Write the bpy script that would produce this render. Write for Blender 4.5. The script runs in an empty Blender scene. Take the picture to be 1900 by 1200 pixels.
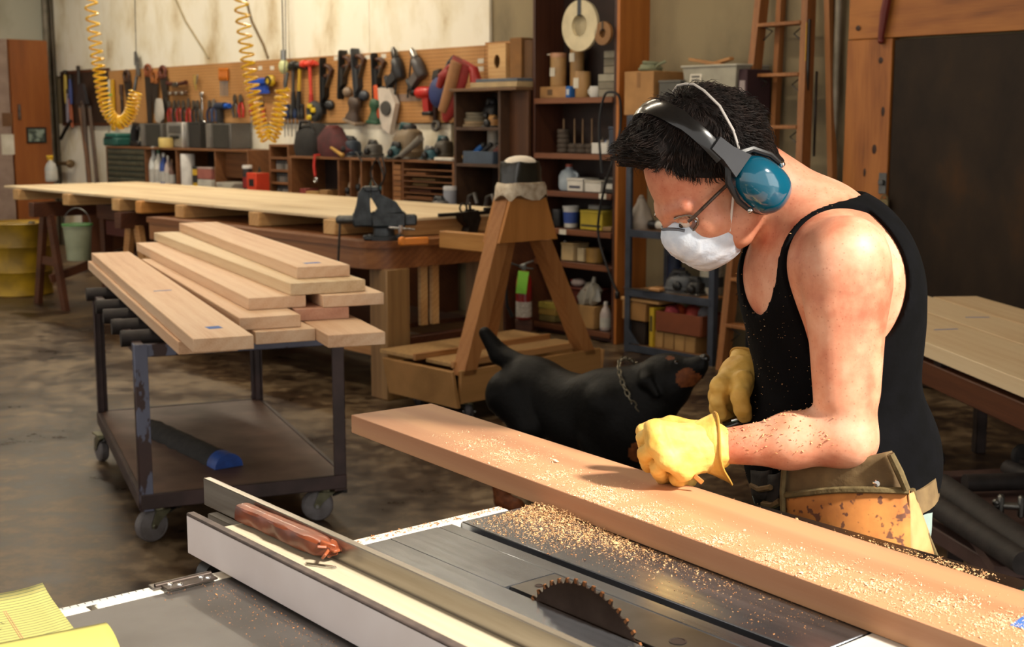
import bpy, math, random
import numpy as np
from mathutils import Vector, Matrix, Euler
R = math.radians
random.seed(7)
SC = bpy.context.scene
COL = SC.collection

# ---------------------------------------------------------------- camera
F_PX, CX, CY, CAM_H = 2450.0, 950.0, 600.0, 1.50
PITCH = math.atan(370.0 / F_PX)
cam_data = bpy.data.cameras.new('camera')
cam = bpy.data.objects.new('camera', cam_data); COL.objects.link(cam)
cam_data.sensor_width = 36.0
cam_data.lens = F_PX / 1900.0 * 36.0
cam.location = (0, 0, CAM_H)
cam.rotation_euler = (math.pi / 2 - PITCH, 0, 0)
cam_data.clip_start = 0.05
cam_data.dof.use_dof = True
cam_data.dof.focus_distance = 2.12
cam_data.dof.aperture_fstop = 9.0
SC.camera = cam

# ---------------------------------------------------------------- light
SC.view_settings.view_transform = 'Standard'
SC.view_settings.look = 'None'
SC.view_settings.gamma = 1.0
SC.view_settings.use_curve_mapping = False
SC.view_settings.exposure = 0.22
world = bpy.data.worlds.new('daylight'); SC.world = world
world.use_nodes = True
wbg = world.node_tree.nodes['Background']
wbg.inputs['Color'].default_value = (1.0, 0.93, 0.84, 1)
wbg.inputs['Strength'].default_value = 0.98

def lamp(name, kind, loc, aim, energy, color, **kw):
    d = bpy.data.lights.new(name, kind); d.energy = energy; d.color = color
    for k, val in kw.items(): setattr(d, k, val)
    o = bpy.data.objects.new(name, d); COL.objects.link(o)
    o.location = loc
    o.rotation_euler = (Vector(aim) - Vector(loc)).to_track_quat('-Z', 'Y').to_euler()
    return o
# low sun through the open loading door at the right end of the shop
SUN_TO = Vector((0.70, -0.60, 0.76)).normalized()
lamp('sun', 'SUN', (6, -4, 6), Vector((6, -4, 6)) - SUN_TO, 8.7, (1.0, 0.92, 0.80), angle=R(6))
# sky seen through that door
lamp('door_daylight', 'AREA', (4.3, -0.9, 2.3), (0.5, 2.6, 1.0), 60, (1.0, 0.96, 0.90), shape='RECTANGLE', size=3.2, size_y=3.0)

# ---------------------------------------------------------------- geometry helpers
def ray(x, y):
    return Vector((x - CX, 0, 0)) + Vector((0, math.sin(PITCH), math.cos(PITCH))) * (CY - y) + Vector((0, math.cos(PITCH), -math.sin(PITCH))) * F_PX
def atz(x, y, z):
    r = ray(x, y); return Vector((0, 0, CAM_H)) + r * ((z - CAM_H) / r.z)
def aty(x, y, Y):
    r = ray(x, y); return Vector((0, 0, CAM_H)) + r * (Y / r.y)

class MB:
    """collects shapes into one mesh"""
    def __init__(s): s.v = []; s.f = []; s.M = Matrix.Identity(4)
    def at(s, loc=(0, 0, 0), rot=(0, 0, 0)):
        s.M = Matrix.Translation(loc) @ Euler(rot).to_matrix().to_4x4(); return s
    def add(s, vs, fs, M=None):
        n = len(s.v); T = s.M @ M if M is not None else s.M
        s.v += [T @ Vector(p) for p in vs]
        s.f += [[i + n for i in f] for f in fs]
        return s
    def box(s, c, size, bev=0.0, rot=None):
        hx, hy, hz = size[0] / 2, size[1] / 2, size[2] / 2
        M = Matrix.Translation(c)
        if rot is not None: M = M @ Euler(rot).to_matrix().to_4x4()
        if bev <= 0:
            vs = [(x, y, z) for x in (-hx, hx) for y in (-hy, hy) for z in (-hz, hz)]
            return s.add(vs, [(0,1,3,2),(4,6,7,5),(0,4,5,1),(2,3,7,6),(0,2,6,4),(1,5,7,3)], M)
        b = min(bev, hx * .98, hy * .98, hz * .98)
        vs = []; idx = {}
        for i, sx in enumerate((-1, 1)):
            for j, sy in enumerate((-1, 1)):
                for k, sz in enumerate((-1, 1)):
                    for a in range(3):
                        p = [sx * (hx - b), sy * (hy - b), sz * (hz - b)]
                        p[a] = (sx * hx, sy * hy, sz * hz)[a]
                        idx[(i, j, k, a)] = len(vs); vs.append(p)
        fs = []
        for a in range(3):
            for e in (0, 1):
                o = [q for q in range(3) if q != a]
                q = []
                for (m, n) in ((0, 0), (1, 0), (1, 1), (0, 1)):
                    ijk = [0, 0, 0]; ijk[a] = e; ijk[o[0]] = m; ijk[o[1]] = n
                    q.append(idx[(*ijk, a)])
                fs.append(q)
        for a in range(3):
            o = [q for q in range(3) if q != a]
            for m in (0, 1):
                for n in (0, 1):
                    q = []
                    for e, ax in ((0, o[0]), (1, o[0]), (1, o[1]), (0, o[1])):
                        ijk = [0, 0, 0]; ijk[a] = e; ijk[o[0]] = m; ijk[o[1]] = n
                        q.append(idx[(*ijk, ax)])
                    fs.append(q)
        for i in (0, 1):
            for j in (0, 1):
                for k in (0, 1): fs.append([idx[(i, j, k, a)] for a in range(3)])
        return s.add(vs, fs, M)
    def tube(s, pts, r, n=8, closed=False, cap=True):
        pts = [Vector(p) for p in pts]; m = len(pts)
        rs = r if isinstance(r, (list, tuple)) else [r] * m
        vs = []; fs = []; ref = None
        for i in range(m):
            if closed: t = pts[(i + 1) % m] - pts[i - 1]
            else: t = pts[min(i + 1, m - 1)] - pts[max(i - 1, 0)]
            t.normalize()
            if ref is None:
                ref = Vector((0, 0, 1)) if abs(t.z) < .9 else Vector((1, 0, 0))
            a = (ref - t * ref.dot(t))
            if a.length < 1e-6: a = t.orthogonal()
            a.normalize(); ref = a; b = t.cross(a)
            for k in range(n):
                an = 2 * math.pi * k / n
                vs.append(pts[i] + (a * math.cos(an) + b * math.sin(an)) * rs[i])
        for i in range(m if closed else m - 1):
            j = (i + 1) % m
            for k in range(n):
                l = (k + 1) % n
                fs.append((i * n + k, i * n + l, j * n + l, j * n + k))
        if cap and not closed:
            fs.append(list(range(n))[::-1]); fs.append(list(range((m - 1) * n, m * n)))
        return s.add(vs, fs)
    def cyl(s, p0, p1, r, r1=None, n=16):
        return s.tube([p0, p1], [r, r if r1 is None else r1], n)
    def lathe(s, prof, n=20, c=(0, 0, 0), rot=None, arc=1.0):
        M = Matrix.Translation(c)
        if rot is not None: M = M @ Euler(rot).to_matrix().to_4x4()
        vs = []; fs = []; m = len(prof)
        for (r, z) in prof:
            for k in range(n):
                a = 2 * math.pi * k / n; vs.append((r * math.cos(a), r * math.sin(a), z))
        for i in range(m - 1):
            for k in range(n):
                l = (k + 1) % n; fs.append((i * n + k, i * n + l, (i + 1) * n + l, (i + 1) * n + k))
        if prof[0][0] > 1e-6: fs.append(list(range(n))[::-1])
        if prof[-1][0] > 1e-6: fs.append(list(range((m - 1) * n, m * n)))
        return s.add(vs, fs, M)
    def prism(s, pts, d0, d1, plane='XZ'):
        """outline pts (u,v) extruded between d0 and d1 along the third axis"""
        n = len(pts)
        def P(u, v, d):
            return {'XZ': (u, d, v), 'XY': (u, v, d), 'YZ': (d, u, v)}[plane]
        vs = [P(u, v, d0) for u, v in pts] + [P(u, v, d1) for u, v in pts]
        fs = [list(range(n)), list(range(n, 2 * n))[::-1]]
        for i in range(n):
            j = (i + 1) % n; fs.append((i, i + n, j + n, j))
        return s.add(vs, fs)
    def ball(s, c, r, n=14, m=9, rot=None):
        if not isinstance(r, (list, tuple)): r = (r, r, r)
        M = Matrix.Translation(c)
        if rot is not None: M = M @ Euler(rot).to_matrix().to_4x4()
        M = M @ Matrix.Diagonal((*r, 1))
        vs = [(0, 0, -1)]; fs = []
        for i in range(1, m):
            p = math.pi * i / m
            for k in range(n):
                a = 2 * math.pi * k / n; vs.append((math.sin(p) * math.cos(a), math.sin(p) * math.sin(a), -math.cos(p)))
        vs.append((0, 0, 1))
        for k in range(n): fs.append((0, 1 + (k + 1) % n, 1 + k))
        for i in range(m - 2):
            for k in range(n):
                l = (k + 1) % n; fs.append((1 + i * n + k, 1 + i * n + l, 1 + (i + 1) * n + l, 1 + (i + 1) * n + k))
        for k in range(n): fs.append((1 + (m - 2) * n + k, 1 + (m - 2) * n + (k + 1) % n, len(vs) - 1))
        return s.add(vs, fs, M)
    def torus(s, c, R0, r, n=24, m=8, rot=None):
        M = Matrix.Translation(c)
        if rot is not None: M = M @ Euler(rot).to_matrix().to_4x4()
        vs = []; fs = []
        for i in range(n):
            a = 2 * math.pi * i / n
            for j in range(m):
                b = 2 * math.pi * j / m
                vs.append(((R0 + r * math.cos(b)) * math.cos(a), (R0 + r * math.cos(b)) * math.sin(a), r * math.sin(b)))
        for i in range(n):
            for j in range(m):
                fs.append((i * m + j, ((i + 1) % n) * m + j, ((i + 1) % n) * m + (j + 1) % m, i * m + (j + 1) % m))
        return s.add(vs, fs, M)
    def loft(s, rings, closed=True, cap=True):
        """rings: list of equal-length point lists"""
        n = len(rings[0]); vs = [p for r in rings for p in r]; fs = []
        for i in range(len(rings) - 1):
            for k in range(n if closed else n - 1):
                l = (k + 1) % n; fs.append((i * n + k, i * n + l, (i + 1) * n + l, (i + 1) * n + k))
        if cap and closed:
            fs.append(list(range(n))[::-1]); fs.append(list(range((len(rings) - 1) * n, len(rings) * n)))
        return s.add(vs, fs)

def mk(name, mb, material, parent=None, loc=(0, 0, 0), rot=(0, 0, 0), smooth=40):
    if isinstance(mb, MB):
        me = bpy.data.meshes.new(name)
        me.from_pydata([tuple(v) for v in mb.v], [], mb.f)
        import bmesh
        bm = bmesh.new(); bm.from_mesh(me)
        bmesh.ops.recalc_face_normals(bm, faces=bm.faces); bm.to_mesh(me); bm.free()
        if smooth:
            me.shade_smooth(); me.set_sharp_from_angle(angle=R(smooth))
        me.materials.append(material)
    else: me = mb
    o = bpy.data.objects.new(name, me); COL.objects.link(o)
    o.location = loc; o.rotation_euler = rot
    if parent is not None: o.parent = parent
    return o
def tag(o, label, cat, group=None):
    o['label'] = label; o['category'] = cat
    if group: o['group'] = group
    return o
def thing(name, label, cat, loc=(0, 0, 0), rotz=0.0, group=None, rot=None):
    o = bpy.data.objects.new(name, None); COL.objects.link(o)
    o.empty_display_size = .1
    o.location = loc; o.rotation_euler = rot if rot is not None else (0, 0, rotz)
    return tag(o, label, cat, group)
def struct(o): o['kind'] = 'structure'; return o
def dup(o, label=None, loc=None, rotz=None, parent=None):
    c = o.copy(); COL.objects.link(c)
    if parent is not None: c.parent = parent
    if label: c['label'] = label
    if loc is not None: c.location = loc
    if rotz is not None: c.rotation_euler = (0, 0, rotz)
    for ch in list(o.children): dup(ch, parent=c)
    return c

# ---------------------------------------------------------------- materials
def hexc(h, k=1.0):
    h = h.lstrip('#'); out = []
    for i in (0, 2, 4):
        c = int(h[i:i + 2], 16) / 255
        out.append((c / 12.92 if c <= .04045 else ((c + .055) / 1.055) ** 2.4) * k)
    return (*out, 1)
MATS = {}
def nn(nt, typ, **kw):
    n = nt.nodes.new(typ)
    for k, v in kw.items():
        if k.startswith('i_'): n.inputs[k[2:].replace('_', ' ')].default_value = v
        else: setattr(n, k, v)
    return n
def base(name):
    m = bpy.data.materials.new(name); m.use_nodes = True
    nt = m.node_tree; return m, nt, nt.nodes['Principled BSDF']
def ramp(nt, fac, stops):
    r = nt.nodes.new('ShaderNodeValToRGB'); e = r.color_ramp.elements
    while len(e) < len(stops): e.new(.5)
    for q, (p, c) in zip(e, stops): q.position = p; q.color = c
    nt.links.new(fac, r.inputs[0]); return r.outputs['Color']
def coords(nt, scale=(1, 1, 1), loc=(0, 0, 0), rnd=True, world=False):
    tc = nn(nt, 'ShaderNodeNewGeometry').outputs['Position'] if world else nn(nt, 'ShaderNodeTexCoord').outputs['Object']
    if rnd and not world:
        oi = nn(nt, 'ShaderNodeObjectInfo'); mu = nn(nt, 'ShaderNodeVectorMath', operation='ADD')
        sc = nn(nt, 'ShaderNodeMath', operation='MULTIPLY'); sc.inputs[1].default_value = 7.3
        nt.links.new(oi.outputs['Random'], sc.inputs[0])
        nt.links.new(tc, mu.inputs[0]); nt.links.new(sc.outputs[0], mu.inputs[1]); tc = mu.outputs[0]
    mp = nn(nt, 'ShaderNodeMapping'); mp.inputs['Scale'].default_value = scale; mp.inputs['Location'].default_value = loc
    nt.links.new(tc, mp.inputs['Vector']); return mp.outputs[0]
def bump(nt, p, h, strength, dist=.01):
    b = nn(nt, 'ShaderNodeBump'); b.inputs['Strength'].default_value = strength; b.inputs['Distance'].default_value = dist
    nt.links.new(h, b.inputs['Height']); nt.links.new(b.outputs[0], p.inputs['Normal'])
def mat(name, c, rough=.6, metal=0.0, c2=None, s=9.0, st=(1, 1, 1), b=0.0, coat=0.0, lo=.35, hi=.68, sub=0.0, trans=0.0, spec=None, det=4, rvar=0.0):
    if name in MATS: return MATS[name]
    m, nt, p = base(name)
    c = hexc(c) if isinstance(c, str) else c
    if c2 is None: c2 = tuple(x * .78 for x in c[:3]) + (1,)
    elif isinstance(c2, str): c2 = hexc(c2)
    v = coords(nt, tuple(s * q for q in st))
    no = nn(nt, 'ShaderNodeTexNoise'); no.inputs['Scale'].default_value = 1.0; no.inputs['Detail'].default_value = det
    nt.links.new(v, no.inputs['Vector'])
    col = ramp(nt, no.outputs['Fac'], [(lo, c2), (hi, c)])
    nt.links.new(col, p.inputs['Base Color'])
    p.inputs['Roughness'].default_value = rough; p.inputs['Metallic'].default_value = metal
    if rvar:
        mr = nn(nt, 'ShaderNodeMapRange'); mr.inputs['To Min'].default_value = rough + rvar; mr.inputs['To Max'].default_value = rough - rvar
        nt.links.new(no.outputs['Fac'], mr.inputs['Value']); nt.links.new(mr.outputs[0], p.inputs['Roughness'])
    if coat: p.inputs['Coat Weight'].default_value = coat; p.inputs['Coat Roughness'].default_value = .08
    if sub: p.inputs['Subsurface Weight'].default_value = sub; p.inputs['Subsurface Radius'].default_value = (.012, .005, .003); p.inputs['Subsurface Scale'].default_value = 1.0
    if trans: p.inputs['Transmission Weight'].default_value = trans
    if spec is not None: p.inputs['Specular IOR Level'].default_value = spec
    if b: bump(nt, p, no.outputs['Fac'], b)
    MATS[name] = m; return m
def wood(name, c1, c2, c3=None, rings=14.0, axis='X', rough=.55, fib=1.0, b=.12, dist=3.5, tone=0.0, stretch=.09):
    """grain runs along the local axis"""
    if name in MATS: return MATS[name]
    m, nt, p = base(name)
    c1, c2 = hexc(c1), hexc(c2); c3 = hexc(c3) if c3 else tuple(x * .8 for x in c2[:3]) + (1,)
    st = {'X': (stretch, 1, 1), 'Y': (1, stretch, 1), 'Z': (1, 1, stretch)}[axis]
    v = coords(nt, st, (0.31, .23, .42))
    w = nn(nt, 'ShaderNodeTexWave', wave_type='RINGS', rings_direction=axis)
    w.inputs['Scale'].default_value = rings; w.inputs['Distortion'].default_value = dist
    w.inputs['Detail'].default_value = 3; w.inputs['Detail Scale'].default_value = 1.3
    nt.links.new(v, w.inputs['Vector'])
    st2 = {'X': (6, 170, 170), 'Y': (170, 6, 170), 'Z': (170, 170, 6)}[axis]
    v2 = coords(nt, st2)
    f = nn(nt, 'ShaderNodeTexNoise'); f.inputs['Scale'].default_value = 1; f.inputs['Detail'].default_value = 3
    nt.links.new(v2, f.inputs['Vector'])
    v3 = coords(nt, tuple(5 * q for q in st))
    g = nn(nt, 'ShaderNodeTexNoise'); g.inputs['Scale'].default_value = 1; g.inputs['Detail'].default_value = 2
    nt.links.new(v3, g.inputs['Vector'])
    a = nn(nt, 'ShaderNodeMath', operation='MULTIPLY_ADD'); a.inputs[1].default_value = .45 * fib
    nt.links.new(f.outputs['Fac'], a.inputs[0]); nt.links.new(g.outputs['Fac'], a.inputs[2])
    a2 = nn(nt, 'ShaderNodeMath', operation='MULTIPLY_ADD'); a2.inputs[1].default_value = .11
    nt.links.new(w.outputs['Fac'], a2.inputs[0]); nt.links.new(a.outputs[0], a2.inputs[2])
    col = ramp(nt, a2.outputs[0], [(.42, c3), (.68, c2), (.92, c1)])
    nt.links.new(col, p.inputs['Base Color'])
    p.inputs['Roughness'].default_value = rough
    bump(nt, p, f.outputs['Fac'], b, .002)
    MATS[name] = m; return m
def flat(name, c, rough=.5, metal=0.0, **kw): return mat(name, c, rough, metal, **kw)
def emit(name, c, k):
    if name in MATS: return MATS[name]
    m, nt, p = base(name); p.inputs['Emission Color'].default_value = hexc(c); p.inputs['Emission Strength'].default_value = k
    p.inputs['Base Color'].default_value = hexc(c); MATS[name] = m; return m

CHERRY = wood('cherry_board_wood', '#dfbf9e', '#d5ae8a', '#c29470', rings=9)
CHERRY_RED = wood('cherry_saw_board_wood', '#c99b80', '#bd8a70', '#a87458', rings=7)
CHERRY_PALE = wood('pale_board_wood', '#dcc6a2', '#d2b68f', '#bd9b70', rings=8)
PLY = wood('plywood_face', '#dac6a2', '#d0b892', '#bfa27a', rings=3, rough=.6)
PINE = wood('pine_block_wood', '#cda671', '#bd925d', '#a37848', rings=12)
FIR = wood('fir_stud_wood', '#b0814f', '#9c6d3e', '#80542c', rings=14)
BENCH = wood('bench_top_wood', '#8a5a33', '#744625', '#522f18', rings=10, rough=.45)
DARKWOOD = wood('dark_stained_wood', '#5a321b', '#4a2614', '#341a0e', rings=10, rough=.5)
SHELFWOOD = wood('walnut_shelf_wood', '#4a291a', '#3c1f13', '#2b150c', rings=8, rough=.45, axis='Z')
CABWOOD = wood('cabinet_plywood', '#9a5a26', '#8a4d1f', '#713c17', rings=4, axis='Z', rough=.45)
ORANGEWOOD = wood('orange_fir_plywood', '#ad6a2c', '#9a5a22', '#6f3d16', rings=5, axis='Z', rough=.5, dist=6)
LADDERWOOD = wood('ladder_wood', '#9b6638', '#86552c', '#6b411f', rings=10, axis='Z')
OSB = mat('shop_panel_board', '#a98654', .7, c2='#96744a', s=40)
STEEL_DARK = mat('worn_dark_steel', '#3a302e', .5, .55, c2='#241c1b', s=14, b=.1)
IRON_TOP = None
GREY_METAL = mat('grey_metal', '#7d7d7a', .42, .9, c2='#5d5d5b', s=20)
CHROME = mat('chrome', '#d0d0d0', .14, 1.0, c2='#b8b8b8')
BLACK = mat('black_plastic', '#17171a', .4, c2='#0e0e10')
RUBBER = mat('dark_rubber', '#221f1e', .8, c2='#141212', s=30, b=.2)
WHITE = mat('white_plastic', '#d8d6d0', .45, c2='#c4c1b9')
CARDBOARD = mat('cardboard', '#a37b4c', .8, c2='#8f6a3f', s=12)
PAPER = mat('paper', '#d6d0c2', .8, c2='#c4bdac')
BLUETAPE = mat('blue_tape', '#4a78c4', .7, c2='#3c66ae', s=30)
# ---------------------------------------------------------------- wall frame: a to the right along the back wall, b out into the room
WA = R(-48.6)
WR = Vector((math.cos(WA), math.sin(WA), 0)); WN = Vector((math.sin(WA), -math.cos(WA), 0))
WO = Vector((.9375, 9.15, 0))
def wl(a, b, z=0.0): return WO + WR * a + WN * b + Vector((0, 0, z))
def wa(px, py, b=0.0):
    r = ray(px, py); s = (b + WO.dot(WN)) / r.dot(WN)
    p = r * s; return (p - WO).dot(WR), p.z + CAM_H
LW = wa(96, 150, 0)[0]                               # corner with the left wall
def wbp(px, py, a):
    r = ray(px, py); s = (a + WO.dot(WR)) / r.dot(WR); p = r * s; return (p - WO).dot(WN), p.z + CAM_H
def wbox(mb, a0, a1, b0, b1, z0, z1, bev=0.0):
    """box given in wall coordinates, for meshes placed at the wall origin with rotation WA"""
    return mb.box(((a0 + a1) / 2, -(b0 + b1) / 2, (z0 + z1) / 2), (abs(a1 - a0), abs(b1 - b0), abs(z1 - z0)), bev)
def wmk(name, mb, material, parent=None, **k):
    return mk(name, mb, material, parent, loc=WO if parent is None else (0, 0, 0), rot=(0, 0, WA) if parent is None else (0, 0, 0), **k)

# ---------------------------------------------------------------- structure
def floor_mat():
    m, nt, p = base('stained_concrete_floor')
    v = coords(nt, (1, 1, 1), world=True)
    n1 = nn(nt, 'ShaderNodeTexNoise'); n1.inputs['Scale'].default_value = 1.5; n1.inputs['Detail'].default_value = 8; n1.inputs['Roughness'].default_value = .68
    n2 = nn(nt, 'ShaderNodeTexNoise'); n2.inputs['Scale'].default_value = 11; n2.inputs['Detail'].default_value = 5; n2.inputs['Roughness'].default_value = .6
    n3 = nn(nt, 'ShaderNodeTexNoise'); n3.inputs['Scale'].default_value = 60; n3.inputs['Detail'].default_value = 2
    for q in (n1, n2, n3): nt.links.new(v, q.inputs['Vector'])
    a = nn(nt, 'ShaderNodeMath', operation='MULTIPLY_ADD'); a.inputs[1].default_value = .55
    nt.links.new(n2.outputs['Fac'], a.inputs[0]); nt.links.new(n1.outputs['Fac'], a.inputs[2])
    a2 = nn(nt, 'ShaderNodeMath', operation='MULTIPLY_ADD'); a2.inputs[1].default_value = .12
    nt.links.new(n3.outputs['Fac'], a2.inputs[0]); nt.links.new(a.outputs[0], a2.inputs[2])
    c = ramp(nt, a2.outputs[0], [(.66, hexc('#120b06')), (.77, hexc('#33251a')), (.86, hexc('#54432f')), (.96, hexc('#75634b'))])
    nt.links.new(c, p.inputs['Base Color'])
    mr = nn(nt, 'ShaderNodeMapRange'); mr.inputs['From Min'].default_value = .6; mr.inputs['From Max'].default_value = 1.0
    mr.inputs['To Min'].default_value = .24; mr.inputs['To Max'].default_value = .5
    nt.links.new(a2.outputs[0], mr.inputs['Value']); nt.links.new(mr.outputs[0], p.inputs['Roughness'])
    bump(nt, p, a2.outputs[0], .12, .01)
    return m
def wall_mat(name, c, c2, c3, sc=.8):
    m, nt, p = base(name)
    v = coords(nt, (1, 1, .6), rnd=False)
    n1 = nn(nt, 'ShaderNodeTexNoise'); n1.inputs['Scale'].default_value = sc * 2; n1.inputs['Detail'].default_value = 6; n1.inputs['Roughness'].default_value = .6
    v2 = coords(nt, (1.6, 1.6, .9), rnd=False)
    n2 = nn(nt, 'ShaderNodeTexNoise'); n2.inputs['Scale'].default_value = 1.0; n2.inputs['Detail'].default_value = 4
    nt.links.new(v, n1.inputs['Vector']); nt.links.new(v2, n2.inputs['Vector'])
    a = nn(nt, 'ShaderNodeMath', operation='MULTIPLY_ADD'); a.inputs[1].default_value = .7
    nt.links.new(n2.outputs['Fac'], a.inputs[0]); nt.links.new(n1.outputs['Fac'], a.inputs[2])
    col = ramp(nt, a.outputs[0], [(.62, hexc(c3)), (.76, hexc(c2)), (.9, hexc(c))])
    nt.links.new(col, p.inputs['Base Color']); p.inputs['Roughness'].default_value = .8
    bump(nt, p, n1.outputs['Fac'], .2, .01)
    return m
WALLM = wall_mat('grey_olive_wall', '#8f8163', '#82755a', '#6b6049')
PLASTER = wall_mat('stained_white_wall', '#e9e4d4', '#dcd3bb', '#b8a27c', 1.0)
LEFTM = wall_mat('pale_side_wall', '#b3b3a4', '#a5a392', '#847c66')
CEILM = wall_mat('ceiling_boards', '#b8ab90', '#a99c82', '#94876e')

mb = MB()
wbox(mb, -13, 14, -.6, 16, -.12, 0); struct(wmk('floor', mb, floor_mat()))
mb = MB(); wbox(mb, LW - .25, 8.8, -.25, 0, 0, 4.6); struct(wmk('wall_back', mb, WALLM))
mb = MB(); wbox(mb, LW - .25, LW, 0, 9.5, 0, 4.6); struct(wmk('wall_left', mb, LEFTM))
mb = MB(); wbox(mb, 8.6, 8.8, 0, 3.4, 0, 4.6); struct(wmk('wall_right', mb, WALLM))  # unseen end wall, stopped where it keeps sun off the right-hand floor
mb = MB(); wbox(mb, LW - .25, 8.7, -.25, 9.5, 4.6, 4.75); struct(wmk('ceiling', mb, CEILM))  # unseen; right edge set so sun reaches the man, not the back

# white painted plaster sheets above the pegboard, seams left open
PEG_Z0, PEG_Z1 = 1.512, 2.10
white_wall = struct(bpy.data.objects.new('wall_plaster', None)); COL.objects.link(white_wall); white_wall.location = WO; white_wall.rotation_euler = (0, 0, WA)
edges = [LW] + [wa(p, 60)[0] for p in (104, 196, 540, 690, 914)]
for i in range(1, 5):
    mb = MB(); z0 = 0.0 if i == 0 else PEG_Z1 - .02
    wbox(mb, edges[i] + .004, edges[i + 1] - .004, .0, .022 if i % 2 else .028, z0, 4.59, .004)
    mk('panel', mb, PLASTER, white_wall)
mb = MB(); wbox(mb, edges[1], edges[2] - .02, 0, .018, 0, 1.5); mk('panel', mb, PLASTER, white_wall)
mb = MB(); wbox(mb, edges[2] + .02, wa(840, 250)[0], 0, .018, .5, 1.5); mk('panel', mb, PLASTER, white_wall)

def conduit(name, label, pts, r, m=None):
    mb = MB(); mb.tube([wl(*p) for p in pts], r, 10)
    for k in range(1, 4):
        f = k / 4; i = 0
        q = Vector(wl(*pts[0])).lerp(Vector(wl(*pts[-1])), f)
        if len(pts) == 2: mb.box(q, (.05, .05, .02), .004, (0, 0, WA))
    return tag(mk(name, mb, m or mat('painted_conduit', '#8b8272', .5, .3, c2='#6f6757')), label, 'pipe')
a1 = LW + .06
conduit('conduit_pipe', 'thick grey conduit running down the wall beside the tall wardrobe', [(a1, .06, 0), (a1, .06, 4.5)], .045)
conduit('conduit_pipe', 'thin dark conduit beside the thicker one at the wardrobe', [(a1 + .13, .04, 0), (a1 + .13, .04, 4.5)], .022, mat('dark_conduit', '#5a5142', .5, .3))
a2 = wa(1553, 100, .05)[0]
conduit('conduit_pipe', 'grey conduit on the olive wall right of the step ladder', [(a2, .05, 0), (a2, .05, 4.5)], .022)
tag(mk('power_cable', MB().tube([wl(*wa(318, -20, .03)[:1], .03, wa(318, -20, .03)[1]), wl(wa(345, 40, .03)[0], .03, wa(345, 40, .03)[1]), wl(wa(388, 108, .03)[0], .03, wa(388, 108, .03)[1])], .014, 6), mat('pale_cable', '#a99b7c', .6)),
    'pale cable slanting down the white wall to the pegboard', 'cable')
tag(mk('power_cable', MB().tube([wl(wa(x, y, .03)[0], .03, wa(x, y, .03)[1]) for x, y in ((455, -10), (468, 40), (490, 85), (498, 108))], .016, 6), mat('brown_cable', '#6f5a38', .6)),
    'dark curved cable on the white wall right of the middle hose', 'cable')

# door and its plywood surround on the right
DX0, DX1 = wa(1660, 300, .0)[0], wa(2060, 300, 0)[0]
DZ = wa(1700, 70, 0)[1]
d = struct(thing('door_1', 'dark brown door in a knotty plywood surround behind the man', 'door', WO, WA)); del d['category']
mb = MB(); wbox(mb, DX0 + .01, DX1, .02, .065, .01, DZ - .01, .003)
def door_mat():
    m, nt, p = base('dark_door_paint'); v = coords(nt, (2, 2, 1))
    n1 = nn(nt, 'ShaderNodeTexNoise'); n1.inputs['Scale'].default_value = 1.6; n1.inputs['Detail'].default_value = 7; n1.inputs['Roughness'].default_value = .65
    nt.links.new(v, n1.inputs['Vector'])
    nt.links.new(ramp(nt, n1.outputs['Fac'], [(.3, hexc('#1d130b')), (.55, hexc('#2f2215')), (.75, hexc('#452c12'))]), p.inputs['Base Color'])
    p.inputs['Roughness'].default_value = .6; p.inputs['Specular IOR Level'].default_value = .25; return m
mk('door_leaf', mb, door_mat(), d)
KNOTTY = wood('knotty_plywood', '#b06f32', '#985a24', '#55300f', rings=2.6, axis='Z', rough=.5, dist=9, stretch=.25)
KNOTTYX = wood('knotty_plywood_header', '#b0702f', '#9a5c24', '#5c3410', rings=2.4, axis='X', rough=.5, dist=10, stretch=.3)
J0 = wa(1578, 300, 0)[0]
mb = MB(); wbox(mb, J0, DX0, .0, .075, 0, DZ, .003); jamb = mk('jamb_panel', mb, KNOTTY, d)
mb = MB(); wbox(mb, J0, DX1 + .3, .0, .07, DZ + .004, 4.4, .003); mk('header_panel', mb, KNOTTYX, d)
# hasp and padlock on the jamb
(ha, hz) = wa(1636, 340, .08); la, lz = wa(1644, 372, .08)
mb = MB(); wbox(mb, ha - .02, ha + .03, .075, .083, hz - .06, hz + .06, .002); wbox(mb, ha - .012, ha + .022, .083, .105, hz - .01, hz + .02, .004)
mk('hasp', mb, GREY_METAL, d)
mb = MB(); wbox(mb, la - .03, la + .03, .085, .11, lz - .05, lz + .01, .006); mb.torus((la, -.097, lz + .012), .02, .005, 16, 6, (R(90), 0, 0)); mk('padlock', mb, mat('old_brass', '#7f7150', .45, .7), d)
KNOTM = mat('dark_knot', '#2b1608', .6, c2='#3f2210', s=60)
for (px, py, w, h) in ((1634, 112, 5, 6), (1638, 207, 4, 9), (1622, 277, 5, 9), (1604, 320, 3, 8), (1588, 362, 4, 7), (1592, 52, 5, 5)):
    a, z = wa(px, py, .076); k = .0032
    mb = MB(); mb.lathe([(0, 0), (.6, .0), (1, .0012), (.7, .003), (0, .0034)], 12, (0, 0, 0))
    o = mk('knot', mb, KNOTM, d, (a, -.074, z), (R(90), 0, 0)); o.scale = (w * k, h * k, 1)
# red strap hanging on the header
a0, z0 = wa(1652, -30, .1); a1_, z1_ = wa(1634, 72, .1)
mb = MB(); mb.tube([wl(a0, .1, z0), wl((a0 + a1_) / 2 - .005, .1, (z0 + z1_) / 2), wl(a1_, .1, z1_)], [.022, .026, .018], 8); mb.ball(wl(a1_, .095, z1_ - .01), .02)
tag(mk('red_bar', mb, mat('dull_red_paint', '#6b2018', .5)), 'dull red bar hanging on the plywood header above the door jamb', 'bar')

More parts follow.
